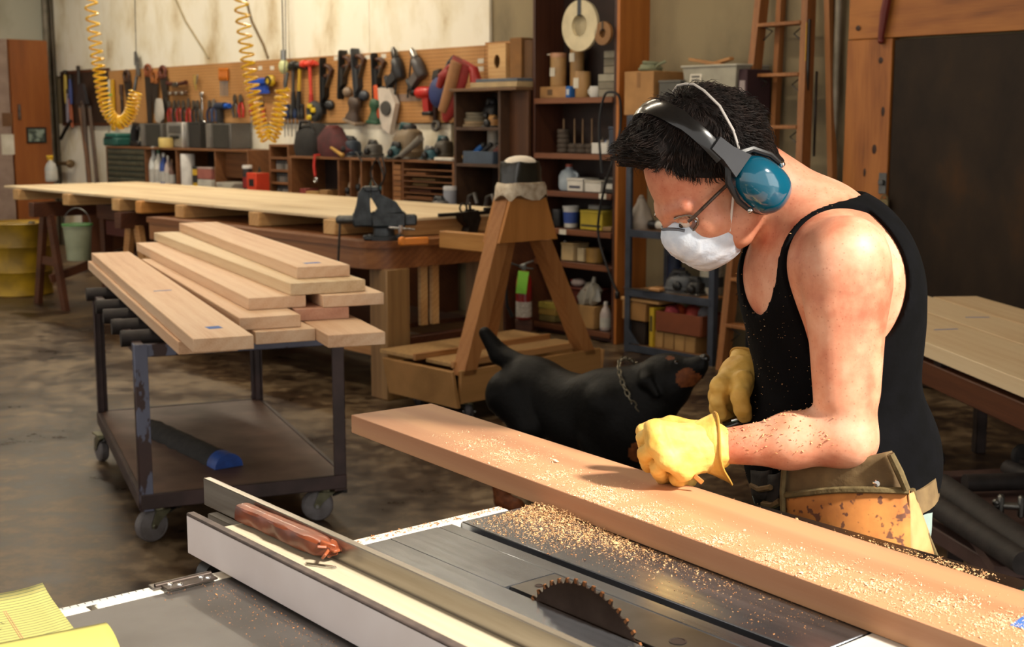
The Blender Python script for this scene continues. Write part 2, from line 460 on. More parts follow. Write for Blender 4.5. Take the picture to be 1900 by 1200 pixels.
# fluorescent fixtures under the ceiling (they light the back of the shop)
TUBE = emit('fluorescent_tube', '#ffdca8', 7.0)
def fixture(a, b, z, ln, label, energy):
    t = thing('ceiling_light', label, 'light', wl(a, b, z), WA, 'fluorescent lights under the ceiling')
    mb = MB(); mb.prism([(-.14, .0), (-.09, .09), (.09, .09), (.14, .0), (.13, .0), (.085, .08), (-.085, .08), (-.13, .0)], -ln / 2, ln / 2, 'YZ')
    mb.v = [Vector((v.x, v.y, v.z)) for v in mb.v]
    mk('reflector', mb, WHITE, t)
    for s in (-1, 1):
        mk('tube', MB().cyl((-ln / 2 + .03, s * .05, .03), (ln / 2 - .03, s * .05, .03), .016, n=10), TUBE, t)
        mk('hanger', MB().cyl((s * ln * .4, 0, .09), (s * ln * .4, 0, 4.6 - z), .006, n=6), GREY_METAL, t)
    d = bpy.data.lights.new('fixture_light', 'AREA'); d.shape = 'RECTANGLE'; d.size = ln; d.size_y = .2; d.energy = energy; d.color = (1.0, .89, .70)
    o = bpy.data.objects.new('fixture_light', d); COL.objects.link(o); o.parent = t; o.location = (0, 0, -.01)
fixture(-7.0, 1.6, 3.9, 2.4, 'fluorescent ceiling light over the far end of the pegboard', 46)
fixture(-3.6, 1.5, 3.9, 2.4, 'fluorescent ceiling light over the middle of the pegboard', 66)
fixture(0.6, 2.0, 3.9, 2.4, 'fluorescent ceiling light over the tall bookcase', 28)
fixture(-3.0, 4.2, 3.9, 2.4, 'fluorescent ceiling light over the long plywood panel', 46)
fixture(1.5, 4.6, 3.9, 2.4, 'fluorescent ceiling light over the lumber cart', 45)
# ---------------------------------------------------------------- table saw and what lies on it (saw frame: x along the rail, y along the slot)
SA = R(39.5); S0 = Vector((-.022, 2.101, 0)); TT = .88
SX = Vector((math.cos(SA), math.sin(SA), 0)); SY = Vector((-math.sin(SA), math.cos(SA), 0))
def sl(x, y, z): return S0 + SX * x + SY * y + Vector((0, 0, z))
def iron_mat():
    m, nt, p = base('polished_iron_table')
    v = coords(nt, (70, 1.6, 26), rnd=False); n1 = nn(nt, 'ShaderNodeTexNoise'); n1.inputs['Scale'].default_value = 1; n1.inputs['Detail'].default_value = 5
    v2 = coords(nt, (5, 3, 5), rnd=False); n2 = nn(nt, 'ShaderNodeTexNoise'); n2.inputs['Scale'].default_value = 1.3; n2.inputs['Detail'].default_value = 4
    nt.links.new(v, n1.inputs['Vector']); nt.links.new(v2, n2.inputs['Vector'])
    a = nn(nt, 'ShaderNodeMath', operation='MULTIPLY_ADD'); a.inputs[1].default_value = .5
    nt.links.new(n1.outputs['Fac'], a.inputs[0]); nt.links.new(n2.outputs['Fac'], a.inputs[2])
    nt.links.new(ramp(nt, a.outputs[0], [(.5, hexc('#55565a')), (.74, hexc('#7f8288')), (.95, hexc('#a3a8b0'))]), p.inputs['Base Color'])
    p.inputs['Metallic'].default_value = .9
    mr = nn(nt, 'ShaderNodeMapRange'); mr.inputs['From Min'].default_value = .4; mr.inputs['From Max'].default_value = 1.0; mr.inputs['To Min'].default_value = .34; mr.inputs['To Max'].default_value = .17
    nt.links.new(a.outputs[0], mr.inputs['Value']); nt.links.new(mr.outputs[0], p.inputs['Roughness'])
    bump(nt, p, n1.outputs['Fac'], .03, .002)
    return m
IRON = iron_mat()
LAMINATE = mat('scuffed_dark_laminate', '#4a4644', .38, c2='#38332f', s=7, b=.05, rvar=.1)
CREAMRAIL = mat('chipped_white_rail', '#d9d2c2', .55, c2='#b69c78', s=16, lo=.28, hi=.42)
GREENPAINT = mat('green_machine_paint', '#2a6434', .45, c2='#1f4d28', s=10)

saw = thing('table_saw', 'table saw with polished iron top and raised blade in the foreground', 'table saw', S0, SA)
top = MB()
# iron top: left of the slot with an opening for the insert, right of the slot
ix0, ix1, iy0, iy1 = -.236, -.146, -.70, -.305
bx0, bx1 = -.312, -.118; cx0, cx1 = -.100, .180
yb0, yb1 = -.715, -.03
def slab(m, x0, x1, y0, y1, z0=TT - .035, z1=TT, bev=.0015): m.box(((x0 + x1) / 2, (y0 + y1) / 2, (z0 + z1) / 2), (x1 - x0, y1 - y0, z1 - z0), bev)
slab(top, bx0, ix0, yb0, yb1); slab(top, ix1, bx1, yb0, yb1); slab(top, ix0, ix1, iy1, yb1, bev=0); slab(top, ix0, ix1, yb0, iy0, bev=0)
slab(top, cx0, cx1, yb0, yb1)
mk('iron_top', top, IRON, saw)
mk('slot_floor', MB().box(((bx1 + cx0) / 2, (yb0 + yb1) / 2, TT - .024), (cx0 - bx1 - .0004, yb1 - yb0, .008)), mat('recess_shade', '#2a1d18', .6), saw)  # groove shade painted in: dark floor instead of iron
ins = MB(); slab(ins, ix0 + .0315 - .03, ix1 - .001, iy0 + .001, iy1 - .001, TT - .012, TT - .0008, .0005)
ins = MB(); slab(ins, ix0 + .009, ix1 - .001, iy0 + .001, iy1 - .001, TT - .012, TT - .0006, .0005)
mk('throat_plate', ins, mat('dark_insert_steel', '#6f6b67', .28, .85, c2='#55514d', s=12), saw)
hole = MB(); hole.lathe([(.011, .0), (.0085, .0006), (.0075, -.006), (0, -.006)], 18, (-.193, -.585, TT))
mk('finger_hole', hole, mat('recess_shade', '#2a1d18', .6), saw)
hole2 = MB(); hole2.lathe([(.006, .0), (.0045, .0006), (.004, -.004), (0, -.004)], 14, (-.196, -.33, TT)); mk('screw', hole2, mat('recess_shade', '#2a1d18', .6), saw)
# blade with teeth
bl = MB(); Rb = .127; cz = TT - .076; N = 48; out = []
for k in range(N):
    a = 2 * math.pi * k / N
    for (da, rr) in ((0, Rb), (.03, Rb - .001), (.045, Rb - .0075), (.09, Rb - .0065)):
        out.append((rr * math.cos(a + da), rr * math.sin(a + da)))
bl.M = Matrix.Translation((-.2345, -.4615, cz)); bl.prism(out, -.0013, .0013, 'YZ')
blade = mk('saw_blade', bl, mat('saw_blade_steel', '#5b4a40', .3, .9, c2='#4a3a31', s=20), saw)
tip = MB(); tip.M = Matrix.Translation((-.2345, -.4615, cz))
for k in range(N):
    a = 2 * math.pi * k / N
    tip.box((0, (Rb - .003) * math.cos(a + .012), (Rb - .003) * math.sin(a + .012)), (.0034, .006, .004), 0, (a, 0, 0))
mk('carbide_teeth', tip, mat('carbide_tip', '#b5794c', .3, .8), blade)
# rails, extension wing, cabinet
rail = MB(); rail.box((-.27, -.014, TT - .030), (1.10 - .27, .030, .055), .003); rail.box((.02 - .0 - .09, -.014, TT - .03), (.26, .03, .055), .003)
rail = MB(); rail.box((-.345, -.015, TT - .029), (.69, .030, .058), .003); mk('far_rail', rail, CREAMRAIL, saw)
rl = MB(); rl.box((-1.0, -.015, TT - .029), (.60, .030, .058), .003); mk('far_rail', rl, CREAMRAIL, saw)
rn = MB(); rn.box((-.45, -.745, TT - .029), (1.45, .055, .058), .003); mk('near_rail', rn, mat('white_front_rail', '#dcd8d2', .45, c2='#cbc5bb'), saw)
wing = MB(); slab(wing, -1.3, bx0 - .002, yb0, yb1, TT - .03, TT - .001, .001); mk('extension_wing', wing, LAMINATE, saw)
tape = MB(); tape.box((-.80, -.010, TT + .0006), (.44, .012, .0012)); rt = mk('rule_tape', tape, mat('steel_rule', '#d7d6d2', .35, .3), saw)
tk = MB()
for k in range(44): tk.box((-1.01 + k * .01, -.0075 + (.0 if k % 5 else -.001), TT + .0014), (.0009, .004 if k % 5 else .0065, .0004))
mk('rule_marks', tk, BLACK, rt)
cab = MB(); cab.box((-.12, -.37, .45), (.50, .52, .74), .01); cab.box((-.12, -.37, .04), (.56, .58, .08), .01); mk('cabinet', cab, GREENPAINT, saw)
for (x, y) in ((-1.2, -.68), (-1.2, -.08)): mk('leg', MB().box((x, y, (TT - .03) / 2), (.05, .05, TT - .03), .004), STEEL_DARK, saw)

# rip fence
fence = thing('rip_fence', 'long rip fence with white face and aluminium bar clamped across the saw', 'fence', S0, SA)
fy0, fy1 = -.86, .095
fa = MB(); fa.box((-.5005, (fy0 + fy1) / 2, TT + .0305), (.010, fy1 - fy0, .057), .001); mk('white_face', fa, mat('white_melamine', '#ece4e4', .38, c2='#dfd4d2', s=5), fence)
fe = MB(); fe.box((-.4995, (fy0 + fy1) / 2, TT + .0605), (.013, fy1 - fy0, .005), .0015); mk('dark_edge_strip', fe, mat('dark_edging', '#3b3231', .6, c2='#574a44', s=40), fence)
fp = MB(); fp.box((-.466, (fy0 + .012) / 2, TT + .0305), (.052, .012 - fy0, .056), .001); mk('wooden_core', fp, wood('raw_core_plywood', '#c9bea6', '#bdb096', '#a4906c', rings=5, axis='Y'), fence)
fb = MB(); fb.box((-.437, (fy0 + .165) / 2, TT + .068), (.012, .165 - fy0, .042), .001); mk('aluminium_bar', fb, mat('brushed_aluminium', '#a9a39a', .3, .9, c2='#8d857a', s=60, st=(1, .05, 1)), fence)
fl = MB(); fl.box((-.452, (fy0 + .12) / 2, TT + .030), (.016, .12 - fy0, .034), .001); mk('lower_bar', fl, mat('brushed_aluminium', '#a9a39a'), fence)
fk = MB(); fk.cyl((-.49, .035, TT - .02), (-.49, .062, TT - .02), .020, n=18); fk.cyl((-.49, .0, TT - .02), (-.49, .062, TT - .02), .008); mk('clamp_knob', fk, BLACK, fence)

# hinge plate with screws on the wing
hp = thing('hinge_plate', 'small dark hinge plate with screws on the rail left of the rip fence', 'hinge', sl(-.566, -.018, TT + .0012), SA)
mk('lower_leaf', MB().box((0, .008, .0015), (.088, .020, .003), .0008), mat('aged_hinge_steel', '#77706a', .4, .8), hp)
mk('upper_leaf', MB().box((.004, -.008, .003), (.074, .024, .003), .0008), mat('dark_hinge_steel', '#4a403a', .45, .7), hp)
mk('barrel', MB().cyl((-.04, .004, .004), (.042, .004, .004), .0034, n=10), mat('dark_hinge_steel', '#4a403a'), hp)
for (x, y) in ((-.022, -.004), (.024, -.004), (-.012, -.014), (.03, -.013)): mk('screw', MB().lathe([(.0045, 0), (.004, .0016), (.0015, .0022), (0, .0022)], 12, (x, y, .0044)), CHROME, hp)

# wax stick in a wrapper on the fence, bent wire pin
WRAP = mat('red_brown_wrapper', '#7a3a1e', .4, c2='#5a2814', s=30, coat=.15)
p0, p1 = sl(-.459, .012, TT + .0745), sl(-.452, -.222, TT + .0745); dv = (p1 - p0); ang = math.atan2(dv.y, dv.x)
ws = thing('wax_stick', 'red-brown wax stick in a crumpled wrapper lying on the rip fence', 'stick', p0, ang)
L = dv.length; mb = MB(); ringz = []
for i in range(17):
    f = i / 16; hw = .0125 + (.003 if f > .45 else 0) * 1.0; hh = .0125
    if f > .86: k = 1 - (f - .86) / .14 * .55; hw *= k * (1 + .18 * math.sin(i * 9)); hh *= k
    ringz.append([(f * L, hw * math.copysign(abs(math.cos(a)) ** .5, math.cos(a)) + .001 * math.sin(i * 5 + a * 3), hh * math.copysign(abs(math.sin(a)) ** .5, math.sin(a))) for a in [2 * math.pi * k / 14 for k in range(14)]])
mb.loft(ringz); mk('wrapped_bar', mb, WRAP, ws, smooth=25)
mb = MB()
for k in range(7):
    a = k * .9; mb.box((L - .008 + .004 * math.cos(a), .008 * math.sin(a * 2), .002 + .004 * math.sin(a)), (.022, .010, .004), .001, (a, .3 * math.sin(a), a * .4))
mk('crumpled_end', mb, mat('wrapper_crumple', '#96502f', .4, c2='#7a3a1e', s=60, coat=.15), ws)
q = sl(-.474, -.222, TT + .0605)
mb = MB(); mb.tube([(-.022, .003, 0), (.02, .003, 0), (.024, .0, 0), (.02, -.003, 0), (-.018, -.002, 0), (-.019, .0, .0), (.008, .0, 0)], .0009, 6)
tag(mk('wire_pin', mb, CHROME, None, q, (0, 0, ang + .5)), 'small bent wire pin on the rip fence beside the wax stick', 'pin')

# yellow legal pad, front sheet curled
def pad_mat():
    m, nt, p = base('yellow_ruled_paper'); v = coords(nt, (1, 1, 1), rnd=False)
    sep = nn(nt, 'ShaderNodeSeparateXYZ'); nt.links.new(v, sep.inputs[0])
    def stripe(sock, period, width, off=0.0):
        a = nn(nt, 'ShaderNodeMath', operation='ADD'); a.inputs[1].default_value = off + 10 * period; nt.links.new(sock, a.inputs[0])
        mo = nn(nt, 'ShaderNodeMath', operation='MODULO'); mo.inputs[1].default_value = period; nt.links.new(a.outputs[0], mo.inputs[0])
        l = nn(nt, 'ShaderNodeMath', operation='LESS_THAN'); l.inputs[1].default_value = width; nt.links.new(mo.outputs[0], l.inputs[0]); return l.outputs[0]
    mix = nn(nt, 'ShaderNodeMix', data_type='RGBA'); mix.inputs['A'].default_value = hexc('#b0aa62'); mix.inputs['B'].default_value = hexc('#5a6845')
    nt.links.new(stripe(sep.outputs['Y'], .0087, .0016), mix.inputs['Factor'])
    nt.links.new(mix.outputs['Result'], p.inputs['Base Color']); p.inputs['Roughness'].default_value = .7; return m
PADM = pad_mat()
pad = thing('legal_pad', 'yellow ruled legal pad with curled sheets on the saw wing', 'notepad', sl(-.862, -.10, TT), SA - R(8))
pw, pl = .216, .34
mk('backing_block', MB().box((0, 0, .004), (pw, pl, .008), .001), PADM, pad)
def sheet(x0, x1, y0, y1, f, n=12):
    m = MB(); vs = []; fs = []
    for i in range(n + 1):
        for j in range(n + 1):
            x = x0 + (x1 - x0) * i / n; y = y0 + (y1 - y0) * j / n; vs.append((*f(x, y),))
    for i in range(n):
        for j in range(n): k = i * (n + 1) + j; fs.append((k, k + 1, k + n + 2, k + n + 1))
    m.add(vs, fs); return m
o = mk('top_sheet', sheet(-pw / 2, pw / 2 - .001, -pl / 2, pl / 2, lambda x, y: (x, y, .0095 + max(0, (y - .10)) ** 2 * 1.2 + max(0, (x - .06)) ** 2 * 2.0)), PADM, pad); o.modifiers.new('t', 'SOLIDIFY').thickness = .0004
def curl(x, y):
    t = (y + .16) / .12; an = min(max(t, 0), 1) * 3.4; r = .022
    return (x, -.112 - r * math.sin(an) * 1.2 - (.07 if t < 0 else .07 * (1 - min(t, 1))), .011 + r * (1 - math.cos(an)))
o = mk('curled_sheet', sheet(-pw / 2 + .002, pw / 2 + .012, -.16, -.04, curl, 16), mat('yellow_paper', '#b9b25e', .7, c2='#b0a856'), pad); o.modifiers.new('t', 'SOLIDIFY').thickness = .0004
mb = MB()
for x in (.047, .0495): mb.box((x, .03, .0102), (.0008, .24, .0003))
mk('margin_line', mb, mat('red_rule_ink', '#c98d6a', .8), pad)
mb = MB(); random.seed(3)
for r_ in range(5):
    y = .125 - r_ * .0174
    x = -.09 + random.random() * .02
    while x < .035:
        w = .004 + random.random() * .006
        mb.tube([(x, y, .0106), (x + w * .3, y + .004 * random.random(), .0106), (x + w * .6, y - .002, .0106), (x + w, y + .003 * random.random(), .0106)], .0004, 4); x += w + .003
mk('pencil_writing', mb, mat('pencil_grey', '#8d8a60', .8), pad)

# the long board being cut
b0, b1 = sl(.094, .592, 0), sl(-.015, -1.08, 0)
dv = (b1 - b0); BANG = math.atan2(dv.y, dv.x); BL = dv.length; BW, BT = .192, .037
board = thing('saw_board', 'long thick cherry board dusted with sawdust lying across the table saw', 'board', (*b0.xy, TT + .0006), BANG)
mb = MB(); mb.box((BL / 2, BW / 2, BT / 2), (BL, BW, BT), .0012); 
def cherry_dust_mat():
    m, nt, p = base('dusted_cherry_board')
    src = CHERRY_RED.node_tree
    st = (.09, 1, 1); v = coords(nt, st, (.31, .23, .42), rnd=False)
    w = nn(nt, 'ShaderNodeTexWave', wave_type='RINGS', rings_direction='X'); w.inputs['Scale'].default_value = 5; w.inputs['Distortion'].default_value = 5; w.inputs['Detail'].default_value = 3; nt.links.new(v, w.inputs['Vector'])
    f = nn(nt, 'ShaderNodeTexNoise'); f.inputs['Scale'].default_value = 1; f.inputs['Detail'].default_value = 3; nt.links.new(coords(nt, (12, 200, 200)), f.inputs['Vector'])
    a = nn(nt, 'ShaderNodeMath', operation='MULTIPLY_ADD'); a.inputs[1].default_value = .5; nt.links.new(f.outputs['Fac'], a.inputs[0]); nt.links.new(w.outputs['Fac'], a.inputs[2])
    c = ramp(nt, a.outputs[0], [(.0, hexc('#b27c58')), (.7, hexc('#bd8a66')), (1.0, hexc('#c29069'))])
    nt.links.new(c, p.inputs['Base Color']); p.inputs['Roughness'].default_value = .5; bump(nt, p, f.outputs['Fac'], .1, .002); return m
mk('plank', mb, cherry_dust_mat(), board)
mb = MB(); mb.box((1.475, .10, BT + .0004), (.05, .042, .0004), 0, (0, 0, .2)); mk('tape_piece', mb, BLUETAPE, board)

# green machine with a black bed beyond the board
jm = thing('jointer', 'black machine bed with green end beyond the long board', 'machine', S0, SA)
mb = MB(); pts = []
for (cx, cy, s0) in ((.338 - .02, -.06, 0), (.19 + .02, -.06, 90), (.19 + .01, -.735, 180), (.338 - .015, -.735, 270)):
    for k in range(6):
        a = R(s0 + k * 18); rr = .02 if s0 < 180 else .013
        pts.append((cx + rr * math.cos(a), cy + rr * 2.0 * math.sin(a) if s0 < 180 else cy + rr * math.sin(a)))
BEDM = mat('black_bed_steel', '#211c19', .3, .6, c2='#38302a', s=9, b=.05)
mb.prism(pts, TT - .006, TT - .0012, 'XY'); mk('bed', mb, BEDM, jm)
mb = MB(); mb.box((.268, -.41, TT - .0737), (.138, .67, .134), .006); mb.box((.262, -.42, .35), (.12, .46, .68), .012); mk('body', mb, GREENPAINT, jm)
# ---------------------------------------------------------------- steel lumber cart
def rusty_mat():
    m, nt, p = base('flaking_blue_grey_paint'); v = coords(nt, (9, 9, 5), rnd=False)
    n1 = nn(nt, 'ShaderNodeTexNoise'); n1.inputs['Scale'].default_value = 1; n1.inputs['Detail'].default_value = 5; nt.links.new(v, n1.inputs['Vector'])
    nt.links.new(ramp(nt, n1.outputs['Fac'], [(.40, hexc('#3e2c2a')), (.49, hexc('#3a2a29')), (.51, hexc('#5c6074')), (.8, hexc('#666b80'))]), p.inputs['Base Color'])
    p.inputs['Roughness'].default_value = .5; p.inputs['Metallic'].default_value = .2; bump(nt, p, n1.outputs['Fac'], .2); return m
CARTM = rusty_mat()
CARTB = mat('brown_cart_steel', '#453433', .5, .25, c2='#2f2322', s=8, b=.05)
DECKM = mat('worn_brown_deck', '#6a4f42', .55, c2='#523b31', s=5, b=.04, rvar=.1)
CA = R(22.7); cart_o = Vector((-1.325, 4.56, 0))
CXd = Vector((math.cos(CA), math.sin(CA), 0)); CYd = Vector((-math.sin(CA), math.cos(CA), 0))
CW, CLn, CH = .757, 1.52, .735
cart = thing('lumber_cart', 'dark steel lumber cart on casters loaded with a stack of boards', 'cart', cart_o, CA)
mb = MB(); mb.box((CW / 2, CLn / 2, .178), (CW - .012, CLn - .012, .024), .003); mk('deck', mb, DECKM, cart)
for (c, s) in (((CW / 2, .005, .165), (CW, .02, .055)), ((CW / 2, CLn - .005, .165), (CW, .02, .055)), ((.005, CLn / 2, .165), (.02, CLn - .02, .055)), ((CW - .005, CLn / 2, .165), (.02, CLn - .02, .055))):
    mk('deck_frame', MB().box(c, s, .003), CARTB, cart)
for i, (x, y) in enumerate(((.008, .008), (CW - .008, .008), (.008, CLn - .008), (CW - .008, CLn - .008))):
    sx = 1 if x < .1 else -1; sy = 1 if y < .1 else -1
    mb = MB(); mb.box((x + sx * .016, y - sy * .006, (CH + .13) / 2), (.045, .006, CH - .13), .001); mb.box((x - sx * .006, y + sy * .018, (CH + .13) / 2), (.006, .045, CH - .13), .001)
    mb.box((x + sx * .006, y + sy * .008, (CH + .13) / 2), (.03, .03, CH - .14), .002)
    mk('post', mb, CARTM if i == 0 else CARTB, cart)
for x in (.02, CW - .02): mk('side_rail', MB().box((x, CLn / 2, CH - .02), (.035, CLn - .02, .04), .003), CARTB, cart)
mk('end_rail', MB().box((CW / 2, .02, CH - .025), (CW - .05, .03, .045), .003), CARTM, cart)
mk('end_rail', MB().box((CW / 2, CLn - .02, CH - .025), (CW - .05, .03, .045), .003), CARTB, cart)
PADM2 = mat('black_pipe_padding', '#2a2322', .7, c2='#191413', s=22, b=.3)
for y in (.12, .42, .72, 1.02, 1.46): mk('padded_bar', MB().cyl((-.03, y, CH + .006), (CW + .02, y, CH + .006), .03, n=14), PADM2, cart)
for y in (.27, .57, .87): mk('cross_plate', MB().box((CW / 2, y, CH - .004), (CW - .01, .15, .014), .003), CARTB, cart)
FORK = mat('caster_fork_zinc', '#8d8c74', .35, .85, c2='#6f6d58', s=20)
TYRE = mat('grey_caster_tyre', '#6a6668', .55, c2='#55504f', s=20)
def caster(parent, x, y, z, rz, brake=True, r=.06):
    M0 = Matrix.Translation((x, y, z)) @ Matrix.Rotation(rz, 4, 'Z')
    def put(n, mb, m, p=parent):
        mb.v = [M0 @ v for v in mb.v]; return mk(n, mb, m, p)
    mb = MB(); mb.box((0, 0, -.004), (.09, .075, .008), .002); mb.cyl((0, 0, -.022), (0, 0, -.008), .027, n=16)
    for s in (-1, 1): mb.prism([(-.032, -.022), (.028, -.022), (.048, -.07), (.045, -.082), (.03, -.085), (.012, -.06)], s * .026 - .002, s * .026 + .002, 'XZ')
    mb.box((-.002, 0, -.022), (.06, .056, .006), .002); fk = put('caster_fork', mb, FORK)
    mb = MB(); mb.lathe([(.012, -.022), (.045, -.02), (.052, -.017), (r - .006, -.019), (r, -.012), (r, .012), (r - .006, .019), (.052, .017), (.045, .02), (.012, .022)], 28, (.035, 0, -.075 - (r - .06)), (R(90), 0, 0)); put('caster_wheel', mb, TYRE)
    mb = MB(); mb.cyl((.035, -.034, -.075), (.035, .034, -.075), .007, n=10); put('axle', mb, CHROME)
    if brake:
        mb = MB(); mb.box((-.045, 0, -.03), (.05, .035, .006), .002, (0, .35, 0)); mb.box((-.07, 0, -.022), (.018, .04, .012), .003); put('brake_pedal', mb, BLACK)
caster(cart, .075, .07, .137, R(200), True); caster(cart, CW - .06, .07, .137, R(165), True)
caster(cart, .0, 1.30, .137, R(100), True); caster(cart, CW - .06, CLn - .1, .137, R(60), False)

def plank(name, label, nl, nr, fl, ztop, th, m, overlap=0.0, tape=None, group='boards stacked on the lumber cart', extra=0.0, wid=None):
    A, B, C_ = atz(*nl, ztop), atz(*nr, ztop), atz(*fl, ztop)
    dv = C_ - A; L = dv.length + extra; ang = math.atan2(dv.y, dv.x)
    y = Vector((math.sin(ang), -math.cos(ang), 0)); w = wid or abs((B - A).dot(y))
    t = thing(name, label, 'board', (A.x, A.y, ztop - th), ang, group)
    mb = MB(); mb.box((L / 2, -w / 2, th / 2), (L, w, th), .0018); mk('plank', mb, m, t)
    for (f, g, l_, s_) in (tape or []):
        a = MB(); a.box((f * L, -g * w, th + .0005), (l_, s_, .0005), 0, (0, 0, .12)); mk('tape_piece', a, BLUETAPE, t)
    return t
TH = .042
plank('cherry_board', 'leftmost top board on the cart with two strips of blue tape', (358, 629), (480, 628), (169.5, 469), .862, TH, CHERRY, tape=[(.07, .55, .05, .045), (.42, .52, .012, .07)])
plank('cherry_board', 'board mostly hidden directly under the leftmost taped board on the cart', (330, 634), (480, 628), (163, 484), .819, TH, CHERRY, wid=.19)
zz = [.777, .820, .863, .906, .949, .992]
plank('cherry_board', 'top board of the middle pile on the cart, beside the taped board', (460, 553), (572, 549), (253, 450), .906, TH, CHERRY)
plank('cherry_board', 'second board of the middle pile on the cart', (444, 590), (562.5, 585.6), (262, 480), .863, TH, CHERRY)
plank('cherry_board', 'bottom board of the middle pile on the cart', (474, 616), (585.5, 609), (300, 510), .820, TH, CHERRY)
plank('cherry_board', 'highest board on the cart with a bit of blue tape near its end', (551, 495.5), (652, 492), (332, 413.5), .992, TH, CHERRY, tape=[(.05, .45, .03, .06)])
plank('cherry_board', 'wide pale-edged board second from the top on the cart', (538.7, 526), (679.5, 519), (285.6, 431), .949, TH, CHERRY_PALE)
plank('cherry_board', 'narrow board under the wide pale-edged one on the cart', (599, 548.5), (704.7, 539.7), (395, 455), .906, TH, CHERRY)
plank('cherry_board', 'pinkish thin board set back in the right pile on the cart', (548, 574), (646, 568), (360, 470), .863, TH, CHERRY_RED)
plank('cherry_board', 'lowest board on the right side of the cart, jutting furthest out', (608.5, 622), (714, 615), (400, 500), .820, TH, CHERRY)
# padded bar lying on the deck
p0, p1 = atz(280, 800, .19), atz(425, 868, .19); dv = p1 - p0
pb = thing('foam_strip', 'black foam strip with a blue taped end lying on the cart deck', 'foam strip', (*p0.xy, .191), math.atan2(dv.y, dv.x))
mb = MB(); L = dv.length; rg = []
for i in range(15):
    f = i / 14; rg.append([(f * L, (.055 + .004 * math.sin(i * 2.3)) * math.cos(a), max(0, .052 * math.sin(a) ** 1 if math.sin(a) > 0 else 0) + .003 * math.sin(i * 3 + a * 4)) for a in [math.pi * k / 12 for k in range(13)] + [math.pi * 1.5]])
mb.loft(rg); mk('foam', mb, RUBBER, pb)
mb = MB(); mb.loft([[(x, .058 * math.cos(a), .055 * max(0, math.sin(a)) + .001) for a in [math.pi * k / 12 for k in range(13)]] for x in (L - .075, L + .002)], closed=True); mk('tape_wrap', mb, mat('dark_blue_tape', '#1f4a9a', .5, c2='#173a80', s=30), pb)

# ---------------------------------------------------------------- boards on the rack at the right, behind the man
rk = thing('board_rack', 'dark steel rack holding pale boards behind the man', 'rack', (0, 0, 0), 0)
def quadplank(label, pts, ztop, th, m, tape=None):
    P = [atz(x, y, ztop) for x, y in pts]; dv = P[1] - P[0]; ang = math.atan2(dv.y, dv.x); L = dv.length
    yv = Vector((-math.sin(ang), math.cos(ang), 0)); w = (P[2] - P[0]).dot(yv)
    t = thing('pale_board', label, 'board', (P[0].x, P[0].y, ztop - th), ang, 'pale boards on the rack behind the man')
    a = MB(); a.box((L / 2, w / 2, th / 2), (L, abs(w), th), .002); mk('plank', a, m, t)
    for (f, g) in (tape or []):
        a = MB(); a.box((f * L, g * w, th + .0006), (.012, .07, .0005), 0, (0, 0, .2)); mk('tape_piece', a, BLUETAPE, t)
    return P, ang, t
ZR = .70
rd = Vector((.107, -.994, 0)).normalized(); rang = math.atan2(rd.y, rd.x); rn = Vector((-rd.y, rd.x, 0))     # towards the viewer, and across to the right
def roff(px, py): return atz(px, py, ZR).dot(rn)
F0, F1, F2, F3 = roff(1687, 623), roff(1676, 564), roff(1704, 543), roff(1817, 551)
YF = atz(1734, 551, ZR).dot(rd)
def rackplank(label, o0, o1, x0, L, zt, tape=None):
    w = o1 - o0; t = thing('pale_board', label, 'board', rn * o0 + rd * (YF + x0) + Vector((0, 0, zt - .055)), rang, 'pale boards on the rack behind the man')
    mk('plank', MB().box((L / 2, w / 2, .0275), (L, w - .004, .055), .002), CHERRY_PALE, t)
    for (f, g, r_) in (tape or []): mk('tape_piece', MB().box((f, g * w, .0556), (.012, .10, .0005), 0, (0, 0, r_)), BLUETAPE, t)
rackplank('front pale board with blue tape on the rack behind the man', F0, F1, -.1, 3.1, ZR, [(1.05, .62, .1)])
rackplank('middle pale board with a line of blue tape on the rack behind the man', F1, F2, -.15, 3.1, ZR, [(.80, .62, -.1)])
rackplank('far pale board on the rack, its end set back behind the other two', F2, F3, .0, 3.0, ZR + .002)
rk.location = rn * F0 + rd * YF; rk.rotation_euler = (0, 0, rang); WK = F3 - F0
for y in (.05, WK - .05): mk('side_rail', MB().box((1.4, y, ZR - .125), (2.9, .06, .09), .004), DARKWOOD, rk)
for x in (.2, 1.3, 2.6):
    mk('cross_bar', MB().box((x, WK / 2, ZR - .068), (.06, WK - .04, .024), .004), STEEL_DARK, rk)
for x in (.2, 2.6):
    for y in (.05, WK - .05): mk('leg', MB().box((x, y, (ZR - .17) / 2), (.05, .05, ZR - .17), .004), STEEL_DARK, rk)

# low dark dolly with padded bars and upturned casters at the lower right
dl = thing('steel_dolly', 'low dark steel dolly with padded bars at the lower right', 'dolly', (*atz(1760, 905, .3).xy, 0), R(-14))
def dpt(x, y, z): 
    q = atz(x, y, z) - Vector((dl.location.x, dl.location.y, 0)); q.rotate(Euler((0, 0, R(14)))); return q
DD = mat('brown_dolly_steel', '#5a4440', .5, .2, c2='#46332f', s=6)
c0, c1 = dpt(1715, 880, .30), dpt(1990, 868, .30)
def bar(nm, A, B, w, h, m):
    d = B - A; L = d.length; rz = math.atan2(d.y, d.x); a = MB(); a.M = Matrix.Translation(A) @ Matrix.Rotation(rz, 4, 'Z'); a.box((L / 2, 0, -h / 2), (L, w, h), .004); return mk(nm, a, m, dl)
bar('frame_bar', c0, c1, .07, .05, DD)
bar('frame_bar', dpt(1716, 960, .24), dpt(1930, 1085, .24), .05, .05, DD)
mb = MB(); A = [dpt(1730, 893, .27), dpt(1990, 893, .27), dpt(2050, 1060, .27), dpt(1845, 1050, .27)]
